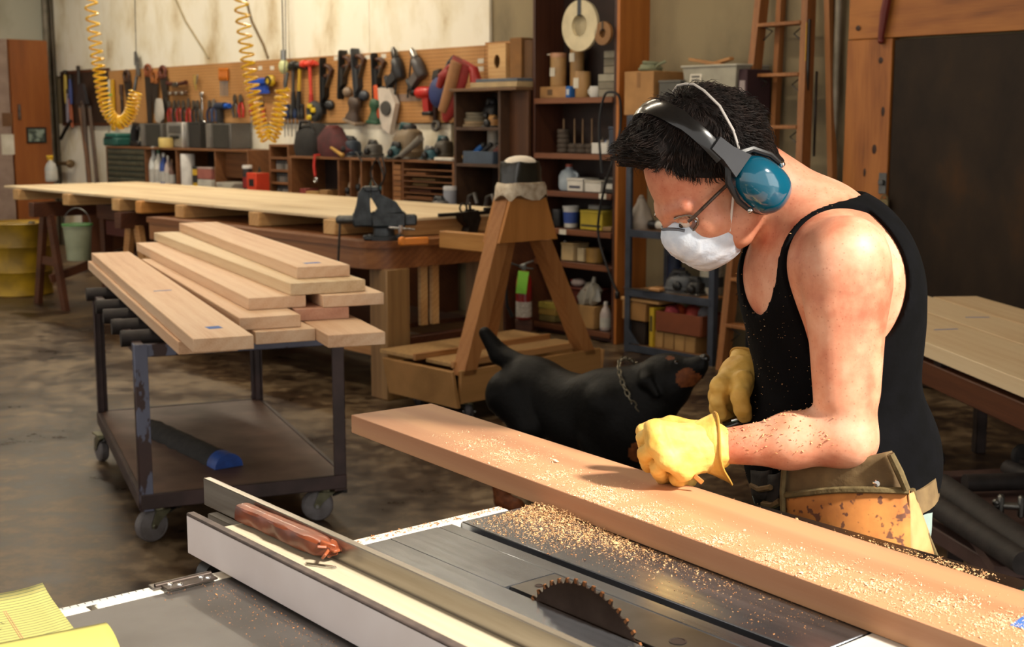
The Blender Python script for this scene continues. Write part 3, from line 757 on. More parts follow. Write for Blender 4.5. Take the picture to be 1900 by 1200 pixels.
mb.add([a for a in A] + [a - Vector((0, 0, .03)) for a in A], [(0, 1, 2, 3), (7, 6, 5, 4), (0, 4, 5, 1), (1, 5, 6, 2), (2, 6, 7, 3), (3, 7, 4, 0)]); mk('deck_panel', mb, DD, dl)
for (A, B, r) in (((1745, 905), (1925, 1035), .05), ((1715, 925), (1900, 1045), .035), ((1790, 896), (1990, 890), .03), ((1870, 868), (1960, 905), .03)):
    mk('padded_bar', MB().cyl(dpt(*A, .31), dpt(*B, .31), r, n=14), PADM2, dl)
for (x, y, r) in ((1732, 852, .04), (1897, 845, .04)):
    q = dpt(x, y, .36); mb = MB(); mb.lathe([(.01, -.016), (r - .012, -.016), (r, -.01), (r, .01), (r - .012, .016), (.01, .016)], 24, q, (R(90), 0, R(30))); mk('caster_wheel', mb, RUBBER, dl)
    mb = MB(); mb.box(q - Vector((0, 0, .035)), (.035, .05, .06), .005); mk('caster_fork', mb, STEEL_DARK, dl)
q = dpt(1875, 950, .30); mb = MB()
for s in (-1, 1): mb.box(q + Vector((s * .03, 0, .02)), (.02, .03, .07), .006); mb.ball(q + Vector((s * .045, -.005, .03)), .012)
mb.cyl(q + Vector((-.05, 0, .02)), q + Vector((.05, 0, .02)), .012); mk('clamp_bolt', mb, GREY_METAL, dl)
for (x, y) in ((.0, -.02), (.35, -.05), (.12, -.42), (.42, -.40)):
    mk('foot', MB().box((x + .03, y, .11), (.05, .05, .22), .004), STEEL_DARK, dl)
# ---------------------------------------------------------------- long plywood panel on benches
PN = Vector((-.739, 7.242, 0))                       # near corner
def pl_(u, w, z): return PN - WR * u - WN * w + Vector((0, 0, z))     # u to the far left, w away from the camera side
PR = R(180) + WA                                      # local x = u, local y = -w .. use frame with x=u, y=-w
def pobj(name, mb, m, parent): return mk(name, mb, m, parent)
PL, PW, PZ = 5.45, 1.22, .98
panel = thing('plywood_panel', 'long pale plywood panel laid over pine beams across the benches', 'panel', PN, PR)
def pbox(mb, u0, u1, w0, w1, z0, z1, bev=.003): mb.box(((u0 + u1) / 2, -(w0 + w1) / 2 * -1 * -1, (z0 + z1) / 2), (abs(u1 - u0), abs(w1 - w0), abs(z1 - z0)), bev); return mb
for k, (u0, u1) in enumerate(((0, 1.82), (1.823, 3.64), (3.643, PL))):
    mk('sheet', pbox(MB(), u0, u1, 0, PW, PZ - .019, PZ), PLY, panel)
def beam(i, u, wdt, hgt, m, stick=.03):
    t = thing('pine_beam', 'pine cross beam under the plywood panel, %s counted from the vise' % i, 'beam', PN, PR, 'pine beams under the plywood panel')
    mk('timber', pbox(MB(), u, u + wdt, -stick, PW + .02, PZ - .0195 - hgt, PZ - .0195, .004), m, t)
PINEY = wood('pine_beam_wood', '#cda671', '#bd925d', '#a37848', rings=12, axis='Y')
names = ['first', 'second', 'third', 'fourth', 'fifth', 'sixth', 'seventh']
us = []
for px in (618, 478, 340, 262, 222, 130, 38):
    r = ray(px, 400); a_ = PN + WR * 0; n2 = WN
    s = PN.dot(n2) / (Vector((r.x, r.y, 0)).dot(n2)); q = Vector((r.x, r.y, 0)) * s; us.append(-(q - PN).dot(WR))
for i, u in enumerate(us): beam(names[i], u - .06, .12 if i != 3 else .085, .085, PINEY if i != 3 else wood('orange_pine_wood', '#d0924c', '#bb7d3a', '#9c6227', rings=10, axis='Y'))
er = thing('pine_beam', 'long pine rail under the right end of the plywood panel', 'beam', PN, PR, 'pine beams under the plywood panel')
mk('timber', pbox(MB(), .03, .10, .1, PW, PZ - .02 - .085, PZ - .02, .004), PINEY, er)

# workbench with the vise
wb = thing('workbench', 'heavy wooden workbench with red-brown top carrying the iron vise', 'workbench', PN, PR)
BZ = .872
mb = MB(); u0, u1, w0, w1 = -.16, 2.5, -.14, .86; pts = []
for k in range(7):
    a = R(180 + 90 * k / 6); pts.append((u0 + .16 + .16 * math.cos(a), w0 + .16 + .16 * math.sin(a)))
pts += [(u1, w0), (u1, w1), (u0, w1)]
mb.prism([(u, -w) for u, w in pts], BZ - .035, BZ, 'XY'); mk('bench_top', mb, BENCH, wb)
mb = MB(); mb.prism([(u * 1.0 + .012 * (1 if u < 0 else -1), -(w + .012 * (1 if w < .3 else -1))) for u, w in pts], BZ - .15, BZ - .036, 'XY'); mk('apron', mb, BENCH, wb)
mb = MB(); pbox(mb, u0 + .02, u0 + .024, .0, .05, BZ - .14, BZ - .06, 0); mk('paint_patch', mb, mat('red_paint_smear', '#8c2a1c', .5), wb)
LEGM = wood('pale_leg_wood', '#8f6d42', '#7d5c36', '#664826', rings=8, axis='Z')
for (u, w) in ((-.08, .02), (-.08, .70), (2.3, .02), (2.3, .70)):
    mb = MB(); mb.box((u, -w, (BZ - .15) / 2), (.16, .16, BZ - .15), .006); mk('leg', mb, LEGM, wb)
mk('stretcher', pbox(MB(), .0, 2.25, -.01, .05, .22, .34), FIR, wb); mk('stretcher', pbox(MB(), .0, 2.25, .67, .73, .22, .34), FIR, wb)
mb = MB(); pbox(mb, -.12, -.05, .10, .62, .22, .33); mk('end_stretcher', mb, DARKWOOD, wb)
for (u, w, h, m) in ((-.10, .22, .34, PINE), (-.10, .30, .34, PINE)): mk('upright_cleat', pbox(MB(), u, u + .03, w, w + .05, BZ - .15 - h, BZ - .152), m, wb)
mk('lower_shelf', pbox(MB(), .05, 2.2, .03, .70, .35, .375), DARKWOOD, wb)

# iron vise on the bench corner
VM = mat('vise_iron', '#474c50', .42, .55, c2='#33373a', s=20, b=.08)
vloc = pl_(.0, -.03, BZ + .001)
vs = thing('bench_vise', 'large grey iron vise bolted on the corner of the workbench', 'vise', vloc, R(8)); vs.scale = (.86, .86, .86)
mb = MB(); mb.lathe([(.10, 0), (.10, .022), (.07, .03), (.065, .075), (.08, .08), (0, .08)], 24, (.07, 0, 0)); mb.box((.07, .0, .015), (.26, .12, .028), .008); mk('swivel_base', mb, VM, vs)
mb = MB(); mb.box((.10, 0, .13), (.22, .09, .10), .012); mb.box((.24, 0, .125), (.08, .07, .07), .01)
mb.prism([(.0, .16), (.19, .18), (.15, .24), (.05, .29), (.03, .33), (-.01, .33), (-.01, .27), (.03, .2)], -.045, .045, 'XZ'); mb.box((.01, 0, .325), (.06, .15, .03), .006); mk('fixed_jaw', mb, VM, vs)
mb = MB(); mb.M = Matrix.Translation((.038, 0, 0)); mb.box((-.10, 0, .13), (.13, .085, .09), .012); mb.prism([(-.16, .16), (-.05, .16), (-.055, .24), (-.05, .31), (-.055, .335), (-.10, .335), (-.125, .30), (-.14, .22)], -.042, .042, 'XZ'); mb.box((-.062, 0, .325), (.05, .15, .03), .006); mk('sliding_jaw', mb, VM, vs)
mb = MB(); mb.cyl((-.20, 0, .13), (-.12, 0, .13), .028, n=16); mb.ball((-.205, 0, .13), .03); mk('screw_head', mb, GREY_METAL, vs)
mb = MB(); mb.tube([(-.205, -.01, .14), (-.215, -.015, -.02), (-.225, -.02, -.16)], .008, 8); mb.ball((-.225, -.02, -.165), .016); mk('handle', mb, mat('dark_handle_steel', '#55514d', .35, .9), vs)
mb = MB(); mb.tube([(.10, -.1, .085), (.26, -.12, .072)], .009, 8); mb.cyl((.17, -.11, .05), (.17, -.11, .10), .014); mk('lock_lever', mb, CHROME, vs)
mb = MB(); mb.lathe([(.012, 0), (.012, .01), (0, .012)], 6, (-.02, -.045, .029)); mb.lathe([(.012, 0), (.012, .01), (0, .012)], 6, (.16, -.045, .029)); mk('bolt', mb, GREY_METAL, vs)
# orange block and loose clamp near the vise
q = atz(767, 444, BZ + .03)
mb = MB(); mb.box((0, 0, .02), (.16, .035, .04), .006); mb.box((-.06, 0, .022), (.02, .04, .044), .004); tag(mk('orange_block', mb, mat('orange_plastic', '#d9801f', .5, c2='#c06c14'), None, (q.x, q.y, BZ + .001), (0, 0, R(20))), 'bright orange block on the workbench right of the vise', 'block')
CLM = mat('black_clamp_iron', '#2c2622', .5, .5, c2='#1d1815', s=30)
cl = thing('bar_clamp', 'black bar clamp gripping the right end of the plywood panel', 'clamp', pl_(-.06, .62, 0), math.atan2(.661, .75))
mb = MB(); mb.box((.02, 0, PZ + .012), (.52, .02, .02), .003); mk('bar', mb, CLM, cl)
mb = MB(); mb.box((-.01, 0, PZ + .012), (.05, .024, .05)); mb.prism([(-.10, PZ + .02), (.03, PZ + .03), (.05, PZ - .02), (.02, PZ - .10), (.04, PZ - .108), (-.06, PZ - .108), (-.04, PZ - .06), (-.08, PZ - .03)], -.03, .03, 'XZ'); mk('jaw', mb, CLM, cl)
mb = MB(); mb.cyl((.10, 0, PZ + .03), (.28, 0, PZ + .03), .012); mb.box((.285, 0, PZ + .03), (.02, .04, .11), .005); mk('screw', mb, CLM, cl)
mb = MB()
for k in range(2): mb.torus((-.06 + k * .05, 0, PZ + .045), .025, .006, 14, 6, (R(90), 0, k))
mk('wing_handles', mb, CLM, cl)

# trestles under the left part of the panel
def trestle(label, u, m1, m2, h=.87):
    t = thing('sawhorse', label, 'sawhorse', PN, PR, 'wooden sawhorses under the plywood panel')
    mk('top_beam', pbox(MB(), u - .05, u + .05, -.05, 1.1, h - .12, h - .002), m1, t)
    for w in (.08, .96):
        for s in (-1, 1):
            a = MB(); d = Vector((s * .24, 0, -(h - .1))); 
            a.M = Matrix.Translation((u + s * .06, -w, h - .1)); 
            a.loft([[(x + 0, y, 0) for x, y in ((-.045, -.02), (.045, -.02), (.045, .02), (-.045, .02))], [(x + s * .22, y, -(h - .1)) for x, y in ((-.045, -.02), (.045, -.02), (.045, .02), (-.045, .02))]]); mk('leg', a, m2, t)
        a = MB(); a.box((u, -w, .38), (.38, .025, .07), .003); mk('brace', a, m1, t)
    a = MB(); a.M = Matrix.Translation((u - .1, -.52, .38)) @ Matrix.Rotation(R(-16), 4, 'X'); a.box((0, 0, 0), (.03, 1.0, .07), .003); mk('diagonal_brace', a, m1, t)
trestle('dark wooden sawhorse under the left part of the plywood panel', 3.15, DARKWOOD, FIR)
trestle('dark wooden sawhorse under the far left end of the plywood panel', 4.75, DARKWOOD, DARKWOOD)
ob = thing('old_bench', 'old dark wooden bench under the middle of the plywood panel', 'bench', PN, PR)
mk('top', pbox(MB(), 3.55, 4.4, .35, 1.1, .74, .86), DARKWOOD, ob)
for (u, w) in ((3.57, .4), (4.3, .4), (3.57, 1.04), (4.3, 1.04)): mk('leg', pbox(MB(), u, u + .08, w - .04, w + .04, 0, .74), DARKWOOD, ob)
mk('drawer_front', pbox(MB(), 3.7, 4.2, .335, .349, .62, .735), mat('red_drawer', '#5a1f16', .5), ob)

# yellow drum, bucket and boxes under the panel
q = atz(38, 545, 0)
dr = thing('yellow_drum', 'yellow steel drum under the far left end of the plywood panel', 'drum', (q.x, q.y, 0))
YM = mat('grimy_yellow_paint', '#b08c12', .5, c2='#7d6210', s=5)
mb = MB(); mb.lathe([(.27, 0), (.285, .012), (.28, .03), (.28, .2), (.292, .215), (.28, .23), (.28, .42), (.292, .435), (.28, .45), (.28, .62), (.29, .635), (.275, .645), (.27, .625), (0, .622)], 32); mk('body', mb, YM, dr)
mk('lid_bung', MB().cyl((.1, .1, .622), (.1, .1, .64), .03), GREY_METAL, dr)
q = pl_(2.75, .10, 0); q = aty(145, 450, 9.9)
bk = thing('plastic_bucket', 'cloudy plastic bucket hanging under the panel beside the sawhorse', 'bucket', (q.x, q.y, q.z - .13))
mb = MB(); mb.lathe([(.085, 0), (.105, .25), (.112, .25), (.112, .265), (.10, .265), (.08, .01), (0, .01)], 24); mk('shell', mb, mat('cloudy_plastic', '#8f957c', .4, c2='#7a8068'), bk)
mk('rim', MB().torus((0, 0, .265), .108, .008, 28, 6), mat('green_rim', '#3f7a3a', .5), bk)
mk('bail', MB().tube([(.1 * math.cos(a), 0, .27 + .12 * math.sin(a)) for a in [math.pi * k / 10 for k in range(11)]], .003, 6), GREY_METAL, bk)
q = pl_(2.45, .30, 0)
mb = MB()
for (c, s, r) in (((0, 0, .15), (.42, .3, .30), 0),): mb.box(c, s, .004)
bx = thing('cardboard_box', 'open cardboard box under the middle of the plywood panel', 'box', (*pl_(2.70, .25, 0).xy, .55), PR)
def open_box(t, w, d, h, m, th=.006):
    mk('bottom', MB().box((0, 0, th / 2), (w, d, th)), m, t)
    for s in (-1, 1):
        mk('side', MB().box((s * (w / 2 - th / 2), 0, h / 2), (th, d, h)), m, t); mk('side', MB().box((0, s * (d / 2 - th / 2), h / 2), (w - 2 * th, th, h)), m, t)
        f = MB(); f.M = Matrix.Translation((0, s * d / 2, h)) @ Matrix.Rotation(s * R(-50), 4, 'X'); f.box((0, s * d * .2, 0), (w, d * .4, .004)); mk('flap', f, m, t)
bx.location.z = 0; open_box(bx, .34, .35, .62, CARDBOARD)

# ---------------------------------------------------------------- A-frame panel cart
AA = R(43); A0 = Vector((-.259, 6.535, 0))
af = thing('a_frame_cart', 'wooden A-frame panel cart with tapered top behind the dog', 'cart', A0, AA)
AW, AD = 1.03, .57
SKIRT = wood('skirt_plywood', '#a67a48', '#98703f', '#835c31', rings=3, axis='X')
def abox(mb, x0, x1, y0, y1, z0, z1, bev=.003): mb.box(((x0 + x1) / 2, (y0 + y1) / 2, (z0 + z1) / 2), (x1 - x0, y1 - y0, z1 - z0), bev); return mb
mk('base_skirt', abox(MB(), 0, AW, 0, .02, .10, .27), SKIRT, af)
mb = MB(); mb.M = Matrix.Translation((0, .0, .08)) @ Matrix.Rotation(R(-12), 4, 'Y'); mb.box((-.008, AD / 2, .10), (.02, AD, .2), .003); mk('side_skirt', mb, SKIRT, af)
mb = MB(); mb.M = Matrix.Translation((AW, .0, .08)) @ Matrix.Rotation(R(8), 4, 'Y'); mb.box((.0, AD / 2, .09), (.02, AD, .18), .003); mk('side_skirt', mb, SKIRT, af)
mk('base_skirt', abox(MB(), 0, AW, AD - .02, AD, .10, .25), SKIRT, af)
mk('base_deck', abox(MB(), .02, AW - .02, .02, AD - .02, .10, .13), DARKWOOD, af)
ALEG = wood('a_frame_leg_wood', '#a4703f', '#935f31', '#774a22', rings=9, axis='Z')
def slant(x0, z0, x1, z1, y0, y1, w):
    a = MB(); a.loft([[(x0 + dx, y, z0) for dx, y in ((-w / 2, y0), (w / 2, y0), (w / 2, y1), (-w / 2, y1))], [(x1 + dx, y, z1) for dx, y in ((-w / 2, y0), (w / 2, y0), (w / 2, y1), (-w / 2, y1))]]); return a
ZT0, ZT1 = .90, 1.17
for (y0, y1) in ((.0, .09),):
    mk('leg', slant(.06, .24, .375, ZT1 - .02, y0, y1, .085), ALEG, af)
    mk('leg', slant(AW - .08, .24, .60, ZT0 - .005, y0, y1, .085), ALEG, af)
xl = .06 + (.375 - .06) * (ZT0 - .24) / (ZT1 - .26)
for (y0, y1) in ((-.02, -.001), (.092, .11)):
    mb = MB(); mb.prism([(xl - .04, ZT0), (.665, ZT0), (.56, ZT1), (.345, ZT1)], y0, y1, 'XZ'); mk('gusset', mb, wood('gusset_plywood', '#b5793c', '#a46b31', '#8b5723', rings=4, axis='Z'), af)
a = MB(); a.loft([[(x, y, .13) for x, y in ((.48, .40), (.56, .40), (.56, .46), (.48, .46))], [(x, y, ZT0 + .1) for x, y in ((.43, .11), (.51, .11), (.51, .17), (.43, .17))]]); mk('rear_strut', a, ALEG, af)
mk('cross_beam', abox(MB(), .30, .36, .112, .52, ZT0 - .06, ZT0 + .03), wood('yellow_crossbeam', '#b98645', '#a97638', '#8f6029', rings=6, axis='Y'), af)
CAPB = mat('wrinkled_black_tape', '#26251f', .3, c2='#161511', s=16, b=.4, coat=.2)
rg = []
for z, hw in ((ZT1 - .02, .125), (ZT1 + .05, .112), (ZT1 + .10, .108), (ZT1 + .135, .095)):
    rg.append([(.45 + (hw + .006 * math.sin(a * 7 + z * 40)) * math.copysign(abs(math.cos(a)) ** .6, math.cos(a)), .04 + .075 * math.copysign(abs(math.sin(a)) ** .6, math.sin(a)), z + .006 * math.sin(a * 5)) for a in [2 * math.pi * k / 28 for k in range(28)]])
mb = MB(); mb.loft(rg); mk('tape_wrapped_head', mb, CAPB, af)
rg = []
for z, hw in ((ZT1 - .045, .15), (ZT1 + .01, .142), (ZT1 + .03, .128)):
    rg.append([(.455 + hw * math.copysign(abs(math.cos(a)) ** .6, math.cos(a)), .04 + .085 * math.copysign(abs(math.sin(a)) ** .6, math.sin(a)), z + (.016 * math.sin(a * 6 + 1) if z < ZT1 else .004 * math.sin(a * 5))) for a in [2 * math.pi * k / 36 for k in range(36)]])
mb = MB(); mb.loft(rg); mk('white_tape_band', mb, mat('crumpled_white_tape', '#c9bda8', .6, c2='#a3917a', s=30, b=.5), af)
mb = MB(); mb.ball((.45, .04, ZT1 + .135), (.093, .072, .035), 20, 8); mk('white_cap', mb, mat('white_foam', '#e6dfd2', .7, c2='#d4c9b8', b=.3), af)
for (x, y) in ((.12, .08), (AW - .12, .08), (.12, AD - .08), (AW - .12, AD - .08)): caster(af, x, y, .10, R(40), False, .045)
for (lab, x0, x1, y0, y1, z, tl) in (('front flat panel lying across the A-frame cart', .02, AW - .06, .10, .30, .275, 0.0), ('rear flat panel lying across the A-frame cart', -.05, AW - .1, .32, .60, .295, 0.0)):
    t = thing('flat_panel', lab, 'panel', A0, AA, 'panels on the A-frame cart'); a = abox(MB(), x0, x1, y0, y1, z, z + .02, .002); mk('board', a, OSB, t); mk('edge_strip', abox(MB(), x0, x1, y0 - .022, y0 - .001, z - .004, z + .03, .002), FIR, t)

# fire extinguisher by the bookcase
q = atz(972, 592, 0); q = aty(972, 592, 9.3)
fe_ = thing('fire_extinguisher', 'red fire extinguisher with a bright green tag beside the bookcase', 'fire extinguisher', (q.x, q.y, 0))
zb = q.z
mb = MB(); mb.lathe([(.045, zb), (.056, zb + .012), (.056, zb + .27), (.045, zb + .31), (.02, zb + .33), (.02, zb + .35), (0, zb + .35)], 24); mk('cylinder', mb, mat('extinguisher_red', '#9c1a14', .35, c2='#7c130f', coat=.4), fe_)
mb = MB(); mb.lathe([(.0572, zb + .02), (.0572, zb + .13)], 24); mk('white_label', mb, mat('extinguisher_label', '#cfc9bf', .6, c2='#a89f93', s=60), fe_)
mb = MB(); mb.box((0, 0, zb + .37), (.035, .03, .05), .006); mb.box((.02, 0, zb + .40), (.11, .018, .012), .004, (0, -.35, 0)); mb.box((.02, 0, zb + .365), (.1, .018, .01), .003, (0, .1, 0)); mk('valve_handle', mb, GREY_METAL, fe_)
mb = MB(); mb.tube([(-.01, 0, zb + .37), (-.09, 0, zb + .40), (-.13, 0, zb + .3), (-.12, -.02, zb + .1), (-.08, -.02, zb + .02)], [.009, .009, .009, .011, .014], 8); mk('hose', mb, BLACK, fe_)
mb = MB(); mb.box((-.012, -.062, zb + .27), (.075, .003, .16), .001, (0, .12, 0)); mk('inspection_tag', mb, mat('green_tag', '#8fd44a', .7, c2='#7fc63c'), fe_)
mk('wall_stand', MB().box((0, .02, zb / 2), (.12, .1, zb), .004), DARKWOOD, fe_)
# ---------------------------------------------------------------- furniture along the back wall
def pr(px0, py0, px1, py1, b):
    am, z0 = wa((px0 + px1) / 2, py1, b); _, z1 = wa((px0 + px1) / 2, py0, b)
    return wa(px0, (py0 + py1) / 2, b)[0], wa(px1, (py0 + py1) / 2, b)[0], z0, z1
def wthing(name, label, cat, a, b, z, group=None, tilt=0.0): 
    return thing(name, label, cat, wl(a, b, z), 0, group, rot=(0, tilt, WA))

# pegboard in three sheets
def peg_mat():
    m, nt, p = base('pegboard'); v = coords(nt, (1, 1, 1), rnd=False)
    n1 = nn(nt, 'ShaderNodeTexNoise'); n1.inputs['Scale'].default_value = 2.2; n1.inputs['Detail'].default_value = 4; nt.links.new(v, n1.inputs['Vector'])
    c = ramp(nt, n1.outputs['Fac'], [(.3, hexc('#a3713c')), (.6, hexc('#b6854f')), (.8, hexc('#c2935e'))])
    vo = nn(nt, 'ShaderNodeTexVoronoi'); vo.inputs['Scale'].default_value = 34; vo.inputs['Randomness'].default_value = 0; 
    mp = nn(nt, 'ShaderNodeMapping'); mp.inputs['Scale'].default_value = (1, 0, 1); nt.links.new(v, mp.inputs['Vector']); nt.links.new(mp.outputs[0], vo.inputs['Vector'])
    lt = nn(nt, 'ShaderNodeMath', operation='LESS_THAN'); lt.inputs[1].default_value = .16; nt.links.new(vo.outputs['Distance'], lt.inputs[0])
    mx = nn(nt, 'ShaderNodeMix', data_type='RGBA'); mx.inputs['B'].default_value = hexc('#3a2412'); nt.links.new(c, mx.inputs['A']); nt.links.new(lt.outputs[0], mx.inputs['Factor'])
    nt.links.new(mx.outputs['Result'], p.inputs['Base Color']); p.inputs['Roughness'].default_value = .65; return m
PEGM = peg_mat(); PEGB = .055
peg = thing('pegboard', 'long brown pegboard hung with hand tools on the back wall', 'pegboard', WO, WA)
cuts = [wa(p, 180, PEGB)[0] for p in (203, 318, 470, 690, 900, 986)]
for i in range(5):
    mb = MB(); wbox(mb, cuts[i] + .002, cuts[i + 1] - .002, .045, PEGB, PEG_Z0, PEG_Z1 + (.0 if i < 4 else .02), .001); mk('sheet', mb, PEGM, peg)
mb = MB(); wbox(mb, cuts[0], cuts[-1], .03, .0448, PEG_Z0 + .02, PEG_Z0 + .06); wbox(mb, cuts[0], cuts[-1], .03, .0448, PEG_Z1 - .07, PEG_Z1 - .03); mk('batten', mb, DARKWOOD, peg)
for k, (px, py) in enumerate(((624, 108), (682, 106), (712, 104), (838, 115), (892, 113), (483, 126), (505, 126), (662, 183), (714, 180), (892, 128))):
    a, z = wa(px, py, PEGB); mb = MB(); wbox(mb, a - .035, a + .035, PEGB, PEGB + .002, z - .018, z + .018); mk('paper_tag', mb, PAPER, peg)
a0, a1, z0, z1 = pr(736, 174, 782, 188, PEGB); mb = MB(); wbox(mb, a0, a1, PEGB, PEGB + .002, z0, z1); mk('paper_tag', mb, mat('faded_tag', '#8a7263', .8), peg)
dkp = thing('wall_board', 'dark brown board hung with tools left of the pegboard', 'panel', WO, WA)
a0, a1, z0, z1 = pr(116, 130, 203, 232, .03); mb = MB(); wbox(mb, a0, a1, .03, .045, z0, z1, .003); mk('board', mb, mat('dark_tool_panel', '#3a271c', .6, c2='#2a1b13'), dkp)
for (x0, x1, y0, y1) in ((116, 203, 129, 134), (116, 203, 228, 233)):
    b0, b1, c0, c1 = pr(x0, y0, x1, y1, .05); mb = MB(); wbox(mb, b0, b1, .045, .055, c0, c1); mk('batten', mb, DARKWOOD, dkp)

# wall bench below the cubbies
bench = thing('wall_bench', 'long low bench along the wall under the cubby shelves', 'bench', WO, WA)
A_L, A_R = wa(195, 320, .3)[0], wa(985, 320, .3)[0]
mb = MB(); wbox(mb, A_L - .1, A_R, .03, .62, .80, .84, .004); mk('top', mb, DARKWOOD, bench)
for i in range(7):
    a = A_L + (A_R - A_L) * i / 6; mb = MB(); wbox(mb, a - .04, a + .04, .05, .58, 0, .80); mk('support', mb, DARKWOOD, bench)

def shelf_unit(name, label, a0, a1, b0, b1, z0, z1, shelves, divs, m, th=.02, back=True, mside=None, mb_back=None):
    t = thing(name, label, 'shelf', WO, WA)
    for (x0, x1, nm) in ((a0, a0 + th, 'side_panel'), (a1 - th, a1, 'side_panel')):
        mb = MB(); wbox(mb, x0, x1, b0, b1, z0, z1, .002); mk(nm, mb, mside or m, t)
    if back: mb = MB(); wbox(mb, a0 + th, a1 - th, b0, b0 + .01, z0, z1); mk('back_panel', mb, mb_back or m, t)
    for z in shelves: mb = MB(); wbox(mb, a0 + th + .001, a1 - th - .001, b0 + .011, b1 - .001, z - th, z, .002); mk('shelf', mb, m, t)
    for (a, q0, q1) in divs: mb = MB(); wbox(mb, a - th / 2, a + th / 2, b0 + .011, b1 - .004, q0, q1, .002); mk('divider', mb, m, t)
    return t
CUBM = wood('cubby_wood', '#7a4f2c', '#6a4223', '#523018', rings=6, axis='X')
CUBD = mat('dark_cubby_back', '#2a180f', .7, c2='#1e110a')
# left cubby
a0, a1, zt = wa(197, 300, .42)[0], wa(460, 300, .42)[0], wa(300, 274, .42)[1]
g0 = wa(268, 300, .42)[0]; g1 = wa(326, 300, .42)[0]; g2 = wa(398, 300, .42)[0]
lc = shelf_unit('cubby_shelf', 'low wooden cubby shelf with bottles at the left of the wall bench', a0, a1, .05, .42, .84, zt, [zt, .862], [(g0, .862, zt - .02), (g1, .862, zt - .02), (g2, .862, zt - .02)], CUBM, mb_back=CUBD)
mb = MB(); wbox(mb, a0 + .022, g0 - .012, .40, .415, .865, zt - .022); gp = mk('drawer_block', mb, mat('dark_teal_drawers', '#22352f', .5, c2='#1a2823'), lc)
nx = 14; nz = 6
for i in range(nx):
    for j in range(nz):
        x = a0 + .03 + (g0 - a0 - .05) * (i + .5) / nx; z = .875 + (zt - .03 - .875) * (j + .5) / nz
        mb = MB(); wbox(mb, x - .022, x + .022, .416, .424, z - .022, z + .022, .004); mk('small_drawer', mb, mat('drawer_front_drab', '#55503c', .55, c2='#3f3b2b'), lc)
mb = MB(); wbox(mb, g2 + .012, a1 - .022, .30, .31, .99, zt - .021); mk('door_panel', mb, CUBM, lc)
ZB_ = .863
# right cubby
a0, a1, zt2 = wa(538, 330, .42)[0], wa(842, 330, .42)[0], wa(690, 294, .42)[1]
dv_ = [wa(p, 330, .42)[0] for p in (627, 649, 669, 690, 708, 729, 746)]
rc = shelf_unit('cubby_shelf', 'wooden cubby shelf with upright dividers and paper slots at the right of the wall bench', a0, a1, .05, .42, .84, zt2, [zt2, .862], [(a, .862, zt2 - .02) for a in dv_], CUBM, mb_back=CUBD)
for k in range(7):
    z = .88 + (zt2 - .04 - .88) * k / 7
    mb = MB(); wbox(mb, dv_[5] + .012, dv_[6] - .012, .40, .425, z + .003, z + (zt2 - .04 - .88) / 7 - .003, .002); mk('drawer_front', mb, wood('drawer_strip_wood', '#8a5c33', '#7a4e2a', '#5f3a1c', rings=6), rc)
for k in range(1, 7):
    z = .87 + (zt2 - .03 - .87) * k / 7
    mb = MB(); wbox(mb, dv_[6] + .012, a1 - .022, .07, .415, z - .004, z + .004); mk('paper_slot_shelf', mb, CUBM, rc)
am = (dv_[6] + a1) / 2
for k, (f, w) in enumerate(((1, .5), (2, .42), (4, .45), (5, .38), (0, .5), (3, .3))):
    z = .874 + (zt2 - .03 - .87) * f / 7
    mb = MB(); wbox(mb, dv_[6] + .03, dv_[6] + .03 + w * (a1 - dv_[6]), .12, .40 - .03 * (k % 3), z + .004, z + .016 + .006 * (k % 2)); tag(wmk('sandpaper_stack', mb, mat('sandpaper_%d' % (k % 3), ('#8a5a35', '#6a3d26', '#9a7a4a')[k % 3], .8)), 'thin stack of sandpaper in the %s paper slot from below' % ('second', 'third', 'fifth', 'sixth', 'lowest', 'fourth')[k], 'sandpaper', 'sandpaper stacks in the paper slots')
# small-parts rack between the cubbies
a0, a1 = wa(500, 320, .36)[0], wa(536, 320, .36)[0]; z1 = wa(518, 268, .36)[1]
sp = shelf_unit('parts_rack', 'narrow rack of small parts between the two cubby shelves', a0, a1, .05, .36, .84, z1, [z1, .862, .862 + (z1 - .862) * .25, .862 + (z1 - .862) * .5, .862 + (z1 - .862) * .75], [], CUBM)

# step shelf unit between cubby and bookcase
a0, a1 = wa(842, 250, .42)[0], wa(986, 250, .30)[0]; am = wa(928, 250, .42)[0]
zs = [wa(890, y, .42)[1] for y in (164, 236, 304)]
su = shelf_unit('step_shelf', 'dark brown open shelf unit left of the tall bookcase', a0, am, .05, .42, .84, zs[0] - .021, [zs[1], zs[2], .87], [], mat('dark_unit_board', '#4b3322', .55, c2='#3a2618'), th=.024, mb_back=CUBD)
mb = MB(); wbox(mb, a0 - .02, a1 + .0, .05, .45, zs[0] - .02, zs[0] + .002, .003); mk('top_board', mb, mat('dark_unit_top', '#6e5137', .5), su)
mb = MB(); wbox(mb, am + .002, a1, .30, .33, .84, zs[0] - .021, .002); mk('plain_panel', mb, wood('brown_panel_wood', '#5a3518', '#4a2a12', '#3a1f0d', rings=4, axis='Z'), su)

